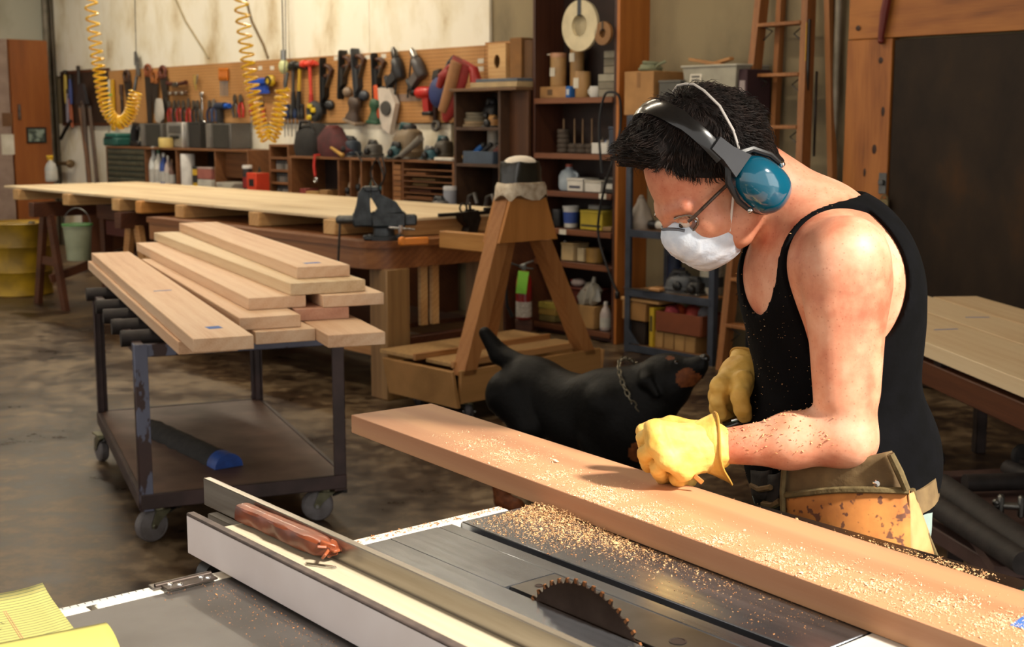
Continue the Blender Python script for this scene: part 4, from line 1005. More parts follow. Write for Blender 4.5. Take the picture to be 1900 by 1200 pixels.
# tall bookcase
BB = .29
B0, B1 = wa(988, 300, BB)[0], wa(1142, 300, BB)[0]
bz = [wa(1065, y, BB)[1] for y in (182, 286, 357, 427, 488, 608)]
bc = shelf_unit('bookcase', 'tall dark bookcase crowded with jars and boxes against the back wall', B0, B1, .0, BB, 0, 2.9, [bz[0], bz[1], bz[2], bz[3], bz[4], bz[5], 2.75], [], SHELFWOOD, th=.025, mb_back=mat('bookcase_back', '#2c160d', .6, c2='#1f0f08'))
mb = MB(); wbox(mb, B1 + .001, B1 + .028, .0, BB + .002, 0, 2.9, .002); mk('outer_side_panel', mb, ORANGEWOOD, bc)
for i, z in enumerate(bz): mb = MB(); wbox(mb, B0 + .028, B1 - .028, BB, BB + .012, z - .035, z + .004, .002); mk('shelf_lip', mb, wood('shelf_lip_wood', '#7a4a2c', '#683b22', '#4d2916', rings=6), bc)
for (px, py) in ((1118, 364), (1044, 430)):
    a, z = wa(px, py, BB + .013); mb = MB(); wbox(mb, a - .035, a + .035, BB + .0125, BB + .014, z - .018, z + .018); mk('shelf_label', mb, PAPER, bc)
mb = MB(); wbox(mb, B0 + .03, B1 - .03, BB - .03, BB - .005, .01, bz[5] - .04); mk('kick_board', mb, SHELFWOOD, bc)

# wardrobe with framed picture and locker with notes, both against the left wall
WF = LW + .45
b0, b1 = wbp(94, 200, WF)[0], wbp(23, 200, WF)[0]; zt = wbp(60, 74, WF)[1]
wd_ = thing('wardrobe', 'tall orange-brown wooden wardrobe in the far left corner', 'wardrobe', WO, WA)
mb = MB(); wbox(mb, LW + .01, WF - .026, b0, b1, 0, zt, .004); mk('carcass', mb, CABWOOD, wd_)
mb = MB(); wbox(mb, WF - .025, WF, b0 + .004, b1 - .004, .06, zt - .01, .003); dd = mk('door', mb, CABWOOD, wd_)
b, z = wbp(35, 208, WF); mb = MB(); wbox(mb, WF, WF + .03, b - .012, b + .012, z - .09, z + .09, .004); mk('handle', mb, GREY_METAL, dd)
(p1b, pz0), (p0b, pz1) = wbp(86, 265, WF), wbp(48, 236, WF)
fr = thing('framed_picture', 'small dark framed picture on the wardrobe door', 'picture', WO, WA)
for (x0, x1, y0, y1) in ((p1b, p0b, pz0, pz0 + .02), (p1b, p0b, pz1 - .02, pz1), (p1b, p1b + .02, pz0 + .02, pz1 - .02), (p0b - .02, p0b, pz0 + .02, pz1 - .02)):
    mb = MB(); wbox(mb, WF + .001, WF + .018, x0, x1, y0, y1, .002); mk('frame_bar', mb, BLACK, fr)
mb = MB(); wbox(mb, WF + .001, WF + .007, p1b + .02, p0b - .02, pz0 + .02, pz1 - .02); mk('print', mb, mat('dim_photo_print', '#8a978c', .4, c2='#3c463f', s=14, lo=.42, hi=.56), fr)
lk = thing('metal_locker', 'grey-pink metal locker against the left wall with papers taped on', 'locker', WO, WA)
PKG = mat('pinkish_grey_paint', '#9a8478', .45, c2='#857065')
mb = MB(); wbox(mb, LW + .01, WF - .03, b1 + .01, b1 + 1.3, 0, zt, .004); mk('body', mb, PKG, lk)
for k in range(3): mb = MB(); wbox(mb, WF - .029, WF - .015, b1 + .02 + k * .42, b1 + .42 + k * .42, .06, zt - .06, .003); mk('door', mb, PKG, lk)
for (px, py, w, h, m) in ((16, 268, .16, .24, PAPER), (14, 222, .12, .16, mat('brown_note', '#6d4a2c', .7))): b, z = wbp(px, py, WF); mb = MB(); wbox(mb, WF - .0148, WF - .012, b - w / 2, b + w / 2, z - h / 2, z + h / 2); mk('taped_paper', mb, m, lk)

# blue-grey metal rack right of the bookcase
RB = .44
R0, R1 = wa(1164, 500, RB)[0], wa(1319, 560, RB)[0]
RACKM = mat('blue_grey_rack', '#454b58', .5, .3, c2='#353a45', s=12)
rz_ = [wa(1164, y, RB)[1] for y in (214, 426, 536, 638)]
mr_ = thing('metal_rack', 'blue-grey metal shelf rack right of the bookcase', 'rack', WO, WA)
for (a, b) in ((R0, RB), (R1, RB), (R0, .06), (R1, .06)):
    mb = MB(); wbox(mb, a - .022, a + .022, b - .004, b, 0, rz_[0] + .0 if a == R0 else rz_[0]); wbox(mb, a - .022 if a == R0 else a + .018, a - .018 if a == R0 else a + .022, b - .044, b - .004, 0, rz_[0]); wbox(mb, a - .014, a + .014, b - .03, b - .003, 0, rz_[0]); mk('post', mb, RACKM, mr_)
for z in rz_:
    mb = MB(); wbox(mb, R0 + .023, R1 - .023, .07, RB - .006, z - .012, z, .001); mk('shelf_board', mb, wood('rack_shelf_wood', '#8a6239', '#7a532e', '#62401f', rings=6), mr_)
    for b in (RB - .003, .07): mb = MB(); wbox(mb, R0, R1, b, b + .006, z - .045, z + .004, .001); mk('shelf_edge', mb, RACKM, mr_)
for (z, s) in ((rz_[3], 1), (rz_[0] - .14, -1)):
    mb = MB(); mb.prism([(R0 + .02, z + .01 if s > 0 else z + .14), (R0 + .12, z + .01 if s > 0 else z + .14), (R0 + .02, z + .11 if s > 0 else z + .04)], -RB - .006, -RB - .002, 'XZ'); mk('gusset', mb, RACKM, mr_)

# wooden step ladder
lad = thing('step_ladder', 'tall wooden step ladder leaning by the olive wall behind the man', 'ladder', WO, WA)
def lp(px, py, b): a, z = wa(px, py, b); return Vector((a, -b, z))
def lb(z): return .12 + (.46 - .12) * max(0, (2.2 - z) / 2.2)
Lb, Lt = lp(1341, 685, .46), lp(1417, -30, .10); Rb_, Rt_ = lp(1474, 730, .46), lp(1502, -30, .10); Rb_.z = 0; Lb.z = 0
def rail_(A, B, w, d):
    a = MB(); ax = Vector((w / 2, 0, 0)); ay = Vector((0, d / 2, 0)); a.loft([[P + ax * sx + ay * sy for sx, sy in ((-1, -1), (1, -1), (1, 1), (-1, 1))] for P in (A, B)]); return a
mk('front_rail', rail_(Lb, Lt, .045, .085), LADDERWOOD, lad); mk('front_rail', rail_(Rb_, Rt_, .045, .085), LADDERWOOD, lad)
back = Vector((.10, .24, 0)); back2 = Vector((.05, -.02, 0))
for (A, B) in ((Lb, Lt), (Rb_, Rt_)): mk('rear_rail', rail_(A + Vector((.05, .34, 0)), B + Vector((.10, .05, 0)), .035, .05), LADDERWOOD, lad)
for y in (38, 135, 233, 331, 426, 520, 606):
    z = lp(1450, y, .25).z; f = z / Lt.z; f = (z - Lb.z) / (Lt.z - Lb.z); A = Lb.lerp(Lt, f); B = Rb_.lerp(Rt_, f)
    a = MB(); c = (A + B) / 2; a.box(c, ((B - A).length - .046, .10, .022), .003, (0, 0, math.atan2((B - A).y, (B - A).x))); mk('step', a, LADDERWOOD, lad)
    for s, P in ((1, A), (-1, B)):
        a = MB(); a.tube([P + Vector((s * .03, -.02, -.012)), P + Vector((s * .10, .0, -.05)), P + Vector((s * .035, .0, -.10))], .005, 6); mk('step_brace', a, mat('dark_brace_steel', '#4c4a48', .4, .8), lad)
a = MB(); P = Rb_.lerp(Rt_, .8); a.box(P + Vector((.035, -.03, 0)), (.01, .02, .5), .002); a.box(P + Vector((.06, .02, -.3)), (.008, .02, .5), .002); mk('spreader', a, mat('dark_brace_steel', '#4c4a48'), lad)
a = MB(); a.box(P + Vector((.024, -.045, .12)), (.004, .004, .22)); mk('warning_sticker', a, mat('yellow_sticker', '#c99c1e', .6), lad)
# ---------------------------------------------------------------- small things on the wall and shelves
def col(c, rough=.5, metal=0.0, **k): return mat('paint_' + c.strip('#') + ('_m' if metal else '') + ('_g' if rough < .3 else ''), c, rough, metal, **k)
def carton(label, a0, a1, b0, b1, z0, h, c='#a37b4c', lid=None, lab=None, rot=0.0, name='carton', cat='box', group=None):
    t = wthing(name, label, cat, (a0 + a1) / 2, (b0 + b1) / 2, z0, group); t.rotation_euler = (0, 0, WA + rot)
    w, d = a1 - a0, b1 - b0
    mk('body', MB().box((0, 0, h / 2), (w, d, h), .004), col(c, .75), t)
    if lid: mk('lid', MB().box((0, 0, h + .008), (w + .006, d + .006, .016), .003), col(lid, .7), t)
    else: mk('flap_seam', MB().box((0, 0, h + .0006), (w * .96, .05, .0012)), col('#8a6a44', .6), t)
    if lab: mk('printed_label', MB().box((lab[0] * w, -d / 2 - .0008, h * (.5 + lab[1])), (w * lab[2], .0012, h * lab[3])), col(lab[4], .6), t)
    return t
def can(label, a, b, z0, r, h, c, lidc=None, band=None, name='canister', cat='canister', n=18):
    t = wthing(name, label, cat, a, b, z0)
    mk('body', MB().lathe([(r * .96, 0), (r, .006), (r, h - .008), (r * .95, h), (0, h)], n), col(c, .5), t)
    if lidc: mk('lid', MB().lathe([(r * 1.04, h - .006), (r * 1.04, h + .018), (r * .98, h + .024), (0, h + .024)], n), col(lidc, .45), t)
    if band: mk('label', MB().lathe([(r + .001, h * .3), (r + .001, h * .68)], n), col(band, .6), t)
    return t
def bottle(label, a, b, z0, r, h, c, capc, spray=False, flat_=1.0, P=None):
    t = wthing('bottle', label, 'bottle', a, b, z0) if P is None else thing('bottle', label, 'bottle', P, WA)
    mk('body', MB().lathe([(r * .9, 0), (r, .01), (r, h * .55), (r * .75, h * .72), (r * .35, h * .84), (r * .33, h * .9), (0, h * .9)], 18), col(c, .3), t)
    mk('cap', MB().lathe([(r * .38, h * .885), (r * .38, h), (r * .3, h * 1.01), (0, h * 1.01)], 14), col(capc, .4), t)
    if spray:
        m = MB(); m.box((-r * .3, 0, h * 1.03), (r * 1.9, r * .6, h * .08), .006); m.box((-r * 1.0, 0, h * .95), (r * .25, r * .3, h * .14), .004, (0, .3, 0)); mk('trigger_head', m, col(capc, .4), t)
    mk('label', MB().lathe([(r + .0008, h * .12), (r + .0008, h * .45)], 18), col('#b9b7b0', .6), t)
    return t

# ---- hanging tools.  local x right, -y towards the room, z up
def hk(t, z=.0): mk('hook', MB().tube([(0, .012, z), (0, -.03, z), (0, -.036, z + .012)], .003, 6), GREY_METAL, t)
def hang(name, label, cat, px, py, tilt=0.0, b=.075, group=None):
    a, z = wa(px, py, b); t = wthing(name, label, cat, a, b, z, group, tilt); t.scale = (1.35, 1.2, 1.15); return t
def pliers(label, px, py, L, hc, tilt=0.0, jaw='#77736d'):
    t = hang('pliers', label, 'pliers', px, py, tilt, group='pliers hung in a row on the pegboard')
    m = MB()
    for s in (-1, 1): m.prism([(s * .002, 0), (s * .022, .01), (s * .018, .05), (s * .006, L * .34), (s * .001, L * .34)], -.008, .004, 'XZ')
    m.cyl((0, -.012, .012), (0, .004, .012), .013, n=12); mk('jaws', m, col(jaw, .35, .8), t)
    for s in (-1, 1): mk('handle', MB().tube([(s * .008, 0, 0), (s * .026, -.002, -L * .16), (s * .034, -.002, -L * .36), (s * .022, 0, -L * .64)], [.007, .010, .011, .009], 8), col(hc, .45), t)
    return t
def screwdriver(label, px, py, L, hc, tilt=0.0, grp='screwdrivers in the pegboard rack', up=True):
    t = hang('screwdriver', label, 'screwdriver', px, py, tilt, group=grp)
    mk('handle', MB().lathe([(.008, 0), (.016, .01), (.017, L * .2), (.013, L * .36), (.017, L * .42), (.01, L * .46), (0, L * .46)], 10), col(hc, .35), t)
    mk('shaft', MB().cyl((0, 0, -L * .54), (0, 0, .002), .0045, n=8), col('#8f8c86', .3, .9), t)
    return t
def hammer(label, px, py, L, hc, headc, tilt=0.0, hl=.16):
    t = hang('hammer', label, 'hammer', px, py, tilt, group='hammers hung on the pegboard')
    m = MB(); m.cyl((-hl / 2, -.02, 0), (hl * .28, -.02, 0), .026, n=14); m.cyl((-hl / 2 - .012, -.02, 0), (-hl / 2 + .03, -.02, 0), .032, n=14); m.prism([(hl * .2, .02), (hl * .5, .012), (hl * .62, -.02), (hl * .5, -.006), (hl * .2, -.02)], -.035, -.005, 'XZ'); mk('head', m, col(headc, .4, .0 if headc != '#3a3836' else .6), t)
    mk('handle', MB().tube([(0, -.02, -.02), (.0, -.02, -L * .5), (0, -.02, -L)], [.014, .013, .019], 10), col(hc, .5), t)
    mk('grip', MB().tube([(0, -.02, -L * .6), (0, -.02, -L * .8), (0, -.02, -L * 1.0)], [.0165, .02, .0205], 10), col('#1c1b1c', .7) if hc != '#d8402c' else col('#b8281a', .5), t)
    return t
def handplane(label, px, py, L, c1, c2, tilt=0.0, tot='#4a2c1c'):
    t = hang('hand_plane', label, 'hand plane', px, py, tilt, group='hand planes hung on the pegboard')
    m = MB(); m.prism([(-.04, -L * .5), (-.025, -L * .53), (-.025, L * .5), (-.04, L * .47)], -.035, .035, 'XZ'); m.prism([(-.025, -L * .3), (.01, -L * .2), (.012, L * .1), (-.025, L * .16)], -.03, .03, 'XZ'); mk('body', m, col(c1, .45, .5), t)
    mk('iron', MB().box((.015, 0, .0), (.008, .05, L * .42), .002, (0, .45, 0)), col('#6d6a66', .3, .9), t)
    mk('rear_handle', MB().tube([(-.02, 0, L * .36), (.03, 0, L * .34), (.06, 0, L * .27), (.045, 0, L * .18), (-.02, 0, L * .16)], [.016, .018, .02, .017, .016], 8), col(tot, .45), t)
    mk('front_knob', MB().ball((.035, 0, -L * .36), (.045, .03, .04)), col(c2, .45), t)
    mk('knob_stem', MB().cyl((-.03, 0, -L * .36), (.02, 0, -L * .36), .014, n=10), col(c1, .45, .5), t)
    return t
def drill(label, px, py, L, c1, c2, tilt=0.0, chuck='#5a5754'):
    t = hang('power_drill', label, 'drill', px, py, tilt, b=.10, group='power drills hung on the pegboard')
    m = MB(); m.lathe([(.02, -.02), (.04, 0), (.045, .05), (.04, L * .5), (.03, L * .55), (0, L * .55)], 16, (0, 0, 0), (0, R(90), 0)); mk('motor_body', m, col(c1, .4), t)
    m = MB(); m.lathe([(.028, 0), (.024, .04), (.012, .065), (0, .065)], 14, (-.02, 0, 0), (0, R(-90), 0)); mk('chuck', m, col(chuck, .3, .9), t)
    m = MB(); m.prism([(L * .24, -.02), (L * .48, -.01), (L * .54, -L * .6), (L * .30, -L * .62)], -.022, .022, 'XZ'); mk('grip', m, col(c2, .5), t)
    m = MB(); m.box((L * .42, 0, -L * .66), (L * .4, .06, L * .14), .01); mk('battery', m, col('#1b1a1b', .5), t)
    mk('trigger', MB().box((L * .24, 0, -L * .12), (.02, .02, .05), .005), col('#1b1a1b', .5), t)
    return t
def handsaw(label, px, py, L, hc, tilt=0.0):
    t = hang('hand_saw', label, 'saw', px, py, tilt, group='hand saws hung on the pegboard')
    m = MB(); m.prism([(-.06, 0), (.07, .0), (.045, -L), (-.01, -L)], -.004, -.002, 'XZ'); mk('blade', m, col('#57514b', .4, .8), t)
    m = MB(); m.torus((0, -.003, .05), .045, .016, 18, 8, (R(90), 0, 0)); m.box((0, -.003, .005), (.11, .02, .04), .006); mk('handle', m, col(hc, .45), t)
    return t

handsaw('hand saw with reddish handle and long dark blade, beside the left hose loop', 275, 140, .55, '#8a4a2a', .05)
handsaw('short hand saw right of the long dark one on the pegboard', 303, 143, .33, '#6a3a2c', -.08)
handsaw('hand saw with orange-brown handle behind the left hose loop', 287, 152, .3, '#a3622f', .1)
handsaw('thin dark back saw near the left edge of the pegboard', 236, 150, .38, '#4a3428', -.1)
t = hang('spirit_level', 'yellow and white level hanging at the left edge of the pegboard', 'level', 211, 195, .02)
mk('body', MB().box((0, -.01, 0), (.05, .03, .50), .004), col('#d3a41c', .4), t); mk('white_face', MB().box((-.02, -.03, .05), (.03, .012, .40), .003), col('#c9c9c0', .4), t); mk('vial', MB().cyl((-.02, -.03, .1), (.02, -.03, .1), .012, n=10), col('#9fd06a', .2), t)
t = hang('chisel_roll', 'dark long file hanging below the left edge of the pegboard tools', 'file', 227, 195, 0); mk('blade', MB().box((0, -.005, -.05), (.035, .012, .30), .003), col('#4a4643', .4, .7), t); mk('handle', MB().cyl((0, -.005, .1), (0, -.005, .2), .018), col('#4a3020', .5), t)
t = hang('paint_scraper', 'grey scraper clipped at the top edge of the pegboard', 'scraper', 255, 118, -.25); mk('blade', MB().prism([(-.05, .0), (.05, 0), (.02, .12), (-.02, .12)], -.006, -.002, 'XZ') , col('#8e908f', .35, .8), t); mk('handle', MB().tube([(0, -.004, 0), (0, -.004, -.12)], [.02, .016], 8), col('#55524d', .5), t)
t = hang('rag_bundle', 'crumpled white rag hanging under the short saw', 'rag', 302, 203, 0)
m = MB(); m.loft([[(r_ * math.cos(a) * (1 + .25 * math.sin(3 * a + i)), -.03 + .03 * math.sin(a), z) for a in [2 * math.pi * k / 12 for k in range(12)]] for i, (z, r_) in enumerate(((.10, .02), (.05, .05), (-.02, .065), (-.09, .06), (-.12, .03)))]); mk('cloth', m, col('#b5aea3', .8), t)
t = hang('spokeshave', 'dark red spokeshave held flat on the pegboard', 'spokeshave', 332, 156, 0); mk('body', MB().tube([(-.15, -.02, .01), (-.05, -.02, 0), (.05, -.02, 0), (.15, -.02, .01)], [.022, .016, .016, .022], 8), col('#4a1f18', .45), t); mk('iron', MB().box((0, -.035, -.005), (.08, .02, .04), .004), col('#7d7a75', .3, .9), t)
t = hang('tool_rail', 'dark wooden rail with clips under the spokeshave', 'rail', 332, 172, 0); mk('bar', MB().box((0, -.012, 0), (.3, .025, .03), .004), col('#5f4430', .6), t)
for x in (-.1, 0, .1): mk('clip', MB().box((x, -.03, -.005), (.03, .012, .03), .004), col('#b0aaa0', .4, .6), t)
for i, (px, hc, tl) in enumerate(((315, '#a02a1e', 0), (324, '#2a2826', .05), (332, '#a32a22', 0), (341, '#1f1e1e', -.05), (350, '#b02a20', .03), (360, '#1d1c1c', 0), (367, '#3d3b39', .04), (389, '#23304f', .08), (436, '#4a4742', 0), (447, '#b8251c', -.03))):
    names_ = ['red-handled pliers at the left end of the pliers row', 'small black pliers second in the pliers row', 'small red-handled pliers third in the pliers row', 'black-handled pliers left of the largest red pliers', 'largest red-handled pliers in the pliers row', 'black-handled pliers right of the largest red pliers', 'slim dark pliers left of the chrome wrench', 'navy-handled pliers right of the chrome wrench', 'grey pliers left of the coiled hose in the middle', 'red-handled wrench pliers beside the coiled hose in the middle']
    pliers(names_[i], px, 200 if i < 8 else 190, .20 if i != 4 else .26, hc, tl)
t = hang('adjustable_wrench', 'chrome wrench hanging in the pliers row', 'wrench', 377, 200, 0); mk('shank', MB().box((0, -.01, 0), (.028, .014, .24), .004), CHROME, t); m = MB(); m.torus((0, -.01, -.13), .026, .011, 16, 8, (R(90), 0, 0)); m.box((0, -.01, .12), (.05, .016, .04), .004); mk('head', m, CHROME, t)
pliers('light chrome pliers with slim blue grips in the pliers row', 397, 198, .2, '#3b4f78', 0, '#b0aeaa')
t = hang('caulk_gun', 'dark blue heat gun with a blue nozzle on the pegboard', 'heat gun', 411, 203, 0, .09); mk('barrel', MB().cyl((-.07, 0, .03), (.06, 0, .03), .032, n=14), col('#26324a', .5), t); mk('nozzle', MB().cyl((.06, 0, .03), (.12, 0, .03), .022, n=12), col('#1f5ac0', .4), t); mk('grip', MB().prism([(-.05, .01), (-.0, .01), (.0, -.13), (-.05, -.13)], -.018, .018, 'XZ'), col('#2a2a2c', .5), t)
for i, px in enumerate((409, 413, 417, 421)): screwdriver(('orange-handled screwdriver, %s of the four hung together' % ('leftmost', 'second', 'third', 'rightmost')[i]), px, 150, .24, '#c8711c', 0, 'orange screwdrivers hung together')
t = hang('brass_blowgun', 'brass air nozzle hanging alone on the pegboard', 'air nozzle', 366, 152, 0); mk('barrel', MB().tube([(0, -.02, .06), (0, -.02, 0), (.01, -.02, -.08)], [.014, .018, .007], 10), col('#b89a55', .35, .8), t); mk('lever', MB().box((.03, -.02, .02), (.012, .012, .09), .004, (0, .3, 0)), col('#8f8c80', .35, .7), t)
t = hang('brush', 'bright blue bristle brush behind the middle hose', 'brush', 487, 158, 0); mk('block', MB().box((0, -.03, .03), (.26, .05, .05), .01), col('#1d4fc0', .5), t)
for k in range(12): mk('bristle_tuft', MB().cyl((-.115 + k * .021, -.03, .01), (-.115 + k * .021 + .006 * math.sin(k * 3), -.03, -.07), .008, .011, 6), col('#1a45aa', .7), t)
t = hang('tape_measure', 'yellow and black tape measure behind the middle hose', 'tape measure', 508, 150, 0); mk('case', MB().box((0, -.03, 0), (.10, .05, .09), .02), col('#c4a31c', .45), t); mk('grip', MB().torus((0, -.056, 0), .032, .008, 18, 6, (R(90), 0, 0)), col('#222', .5) if False else col('#232220', .5), t)
for i, (px, py, hc) in enumerate(((466, 215, '#b02a1c'), (486, 214, '#2a2a2a'), (489, 226, '#d0411c'), (528, 222, '#2c3038'), (534, 220, '#22325a'), (541, 221, '#3b3a38'), (548, 220, '#28406a'), (555, 222, '#333'), (561, 221, '#2a2a2c'))):
    nm = ['red-handled driver behind the middle hose', 'black-handled driver inside the middle hose loop', 'orange-red driver inside the middle hose loop', 'first dark driver right of the middle hose', 'navy driver second right of the middle hose', 'grey driver third right of the middle hose', 'blue driver fourth right of the middle hose', 'dark driver fifth right of the middle hose', 'black driver beside the yellow tape holder'][i]
    screwdriver(nm, px, py, .26, hc if len(hc) == 7 else '#333333')
hammer('hammer with yellow and black handle left of the red mallet', 561, 122, .33, '#caa32a', '#3a3836', .12)
hammer('hammer with plain black handle at the left of the hammers', 548, 124, .33, '#3b3733', '#3a3836', .03)
hammer('bright red dead-blow mallet hanging on the pegboard', 579, 118, .40, '#d8402c', '#d8402c', -.03, .15)
t = hang('work_light', 'small shiny trouble light hanging at the top of the pegboard', 'work light', 537, 124, 0); mk('bulb_guard', MB().ball((0, -.05, 0), (.04, .04, .06)), col('#c9cf9a', .2), t); mk('socket', MB().cyl((0, -.05, .05), (0, -.05, .13), .022), col('#9a9a96', .3, .8), t); mk('cord', MB().tube([(0, -.05, .13), (0, -.05, 2.0)], .005, 6), col('#4a4438', .6), t)
t = hang('tape_gun', 'yellow and black tape holder at the end of the screwdriver rack', 'tape holder', 588, 207, 0, .09); m = MB(); m.torus((0, -.02, 0), .055, .03, 20, 8, (R(90), 0, 0)); mk('roll', m, col('#2d2f31', .5), t)
for (x, z) in ((-.01, .04), (-.02, -.045), (.03, .01)): mk('yellow_patch', MB().box((x, -.055, z), (.05, .02, .04), .008), col('#d9b91e', .45), t)
handplane('black jack plane hanging nose down, first of the row of planes', 606, 158, .42, '#2b2b2c', '#26272a', .02)
handplane('plane with brown tote and tan knob, second of the row of planes', 640, 138, .36, '#3b3835', '#7d6a58', .08)
handplane('grey plane, third of the row of planes', 667, 141, .42, '#4a4d52', '#3a3f48', -.1)
handplane('slim dark plane, last of the row of planes', 703, 140, .33, '#2f2f31', '#303236', -.05)
drill('black drill with long bits hanging right of the planes', 735, 112, .22, '#26262a', '#2d2d30', 1.2)
drill('grey drill with silver nose at the upper right of the planes', 772, 112, .22, '#4a4647', '#57504e', 1.0, '#a8a5a2')
for k, (px, py) in enumerate(((728, 140), (738, 145), (762, 140))):
    t = hang('long_bit', 'long thin drill bit, %s of the three under the drills' % ('leftmost', 'middle', 'rightmost')[k], 'drill bit', px, py, .18, group='long drill bits'); mk('shank', MB().cyl((0, -.01, -.16), (0, -.01, .12), .006, n=8), col('#3a3836', .4, .7), t); mk('flute', MB().tube([(.006 * math.cos(j), -.01 + .006 * math.sin(j), -.16 + j * .012) for j in range(10)], .004, 6), col('#4a4846', .4, .7), t)
def sander(label, px, py, c1, c2, w=.14, h=.28, tilt=0.0):
    t = hang('palm_sander', label, 'sander', px, py, tilt, b=.09, group='sanders hung on the pegboard'); t.scale = (1.1, 1, .85)
    m = MB(); m.loft([[(w * k_ * .5 * math.copysign(abs(math.cos(a)) ** .7, math.cos(a)), -.03 + .05 * math.sin(a) * k_, z) for a in [2 * math.pi * k / 16 for k in range(16)]] for z, k_ in ((h * .5, .55), (h * .42, .85), (h * .2, .95), (h * .05, .7), (-h * .1, .72), (-h * .3, 1.0), (-h * .42, 1.05))]); mk('body', m, col(c1, .5), t)
    mk('sole_plate', MB().box((w * .1, -.03, -h * .46), (w * 1.15, .11, .03), .004), col(c2, .6), t); mk('cord_boot', MB().cyl((0, -.03, h * .5), (0, -.03, h * .62), .014), BLACK, t)
sander('brown block sander hanging below the third plane', 662, 204, '#4a3a30', '#8d7a66', .15, .26, .25)
sander('dark green sander hanging beside the orange guard', 702, 206, '#1f4a30', '#274f38', .12, .24, .1)
t = hang('grinder_guard', 'orange and white belt guard hanging right of the green sander', 'belt guard', 721, 203, .15, .09); m = MB(); m.prism([(-.10, .14), (.02, .16), (.10, .06), (.06, -.17), (-.02, -.14), (-.10, .02)], -.03, .01, 'XZ'); mk('plate', m, col('#cfc4b8', .5), t); mk('orange_edge', MB().box((-.095, -.032, .04), (.04, .012, .24), .004, (0, -.2, 0)), col('#d9582a', .5), t); m = MB(); m.lathe([(.055, 0), (.05, .012), (0, .014)], 20, (.01, -.03, .01), (R(90), 0, 0)); mk('disc', m, col('#4a4744', .5), t)
drill('red and black cordless drill hanging near the right end of the pegboard', 777, 172, .22, '#c0231c', '#b0221c', 0, '#2a2a2a')
t = hang('pipe_wrench', 'dark pipe wrench beside the red cordless drill', 'wrench', 809, 185, 0); mk('shank', MB().box((0, -.01, 0), (.032, .02, .34), .005), col('#3a2420', .5, .4), t); mk('end_ring', MB().torus((.01, -.01, -.18), .03, .014, 16, 8, (R(90), 0, 0)), col('#6a6662', .35, .8), t); m = MB(); m.prism([(-.02, .14), (.04, .16), (.06, .21), (.0, .20)], -.022, .004, 'XZ'); mk('jaw', m, col('#6a6662', .35, .8), t)
t = hang('face_shield', 'blue cap with red and tan welding glove hanging at the end of the pegboard', 'cap', 823, 172, 0, .12); m = MB(); m.ball((0, -.03, 0), (.085, .06, .11), 18, 10); mk('crown', m, col('#26366f', .6), t); mk('strap', MB().tube([(.03, -.03, .09), (.09, -.03, .2), (.13, -.02, .24)], .016, 8), col('#2a2c35', .6), t)
t = hang('welding_glove', 'red and tan leather glove hanging over the shelf edge', 'glove', 850, 155, .42, .30)
m = MB(); m.loft([[(w * math.cos(a), -.02 + d * math.sin(a), z) for a in [2 * math.pi * k / 14 for k in range(14)]] for z, w, d in ((.16, .08, .03), (.05, .085, .035), (-.08, .075, .04), (-.2, .06, .035), (-.27, .02, .02))]); mk('palm', m, col('#8a1f1c', .6), t)
mk('leather_patch', MB().tube([(.0, -.055, .15), (.01, -.062, 0), (-.01, -.055, -.2)], [.04, .04, .03], 10), col('#a3734a', .65), t); mk('thumb', MB().tube([(-.06, -.03, .05), (-.1, -.04, 0), (-.11, -.04, -.08)], [.03, .03, .02], 10), col('#8a1f1c', .6), t)
t = hang('jumper_cable', 'red cable arched over the welding glove', 'cable', 860, 130, 0, .30); m = MB(); m.tube([(-.22, 0, -.03), (-.12, 0, .03), (.0, 0, .05), (.09, 0, .0), (.12, 0, -.12)], [.012, .016, .02, .03, .04], 10); mk('cable', m, col('#9c1c1a', .45), t)

# long things on the dark panel at the far left
for i, (px, py, h, c, tl) in enumerate(((124, 165, .30, '#b39a3c', 0), (133, 170, .26, '#3a4a8a', 0), (128, 200, .3, '#8a8594', .1), (148, 150, .22, '#2a2523', 0), (134, 210, .3, '#a0522a', -.1))):
    t = hang('hand_tool', 'long-handled tool on the dark panel at the far left, %s' % ('yellow handle', 'blue handle', 'grey blade', 'black head', 'orange-brown shaft')[i], 'tool', px, py, tl, .06); mk('shaft', MB().tube([(0, -.01, h / 2), (0, -.01, 0), (0, -.01, -h / 2)], [.014, .02, .016], 8), col(c, .5), t); mk('head', MB().box((0, -.01, h / 2 + .02), (.05, .025, .05), .006), col('#55504a', .4, .6), t)
t = hang('axe', 'big dark axe head with long brown handle standing against the dark panel', 'axe', 158, 178, 0, .12); mk('head', MB().prism([(-.14, -.08), (.10, -.08), (.03, .12), (-.04, .12)], -.04, -.01, 'XZ'), col('#3d3b40', .5, .4), t); mk('handle', MB().tube([(0, -.025, -.05), (.02, -.025, -.5), (.06, -.025, -.98)], .025, 8), col('#4a382c', .55), t)
for i, (px, c, dx) in enumerate(((152, '#6d4a2e', .18), (170, '#5a4638', .12))):
    t = hang('pole', 'long wooden pole leaning at the far left wall, %s' % ('left one', 'right one')[i], 'pole', px, 200, 0, .14); mk('stick', MB().tube([(0, -.02, 0), (dx * .5, -.02, -.5), (dx, -.02, -1.15)], .02, 8), col(c, .6), t); mk('tip', MB().lathe([(.022, 0), (.018, .02), (0, .022)], 8, (0, -.02, 0)), col('#3a3230', .6), t)
t = hang('wall_bracket', 'rusty pipe bracket beside the conduit at the far left', 'bracket', 122, 303, 0, .08); mk('arm', MB().cyl((-.12, -.02, 0), (.14, -.02, 0), .02, n=10), col('#7a6242', .5, .5), t); mk('flange', MB().lathe([(.045, 0), (.045, .012), (.02, .03), (0, .03)], 14, (.14, -.02, 0), (0, R(90), 0)), col('#7a6242', .5, .5), t)
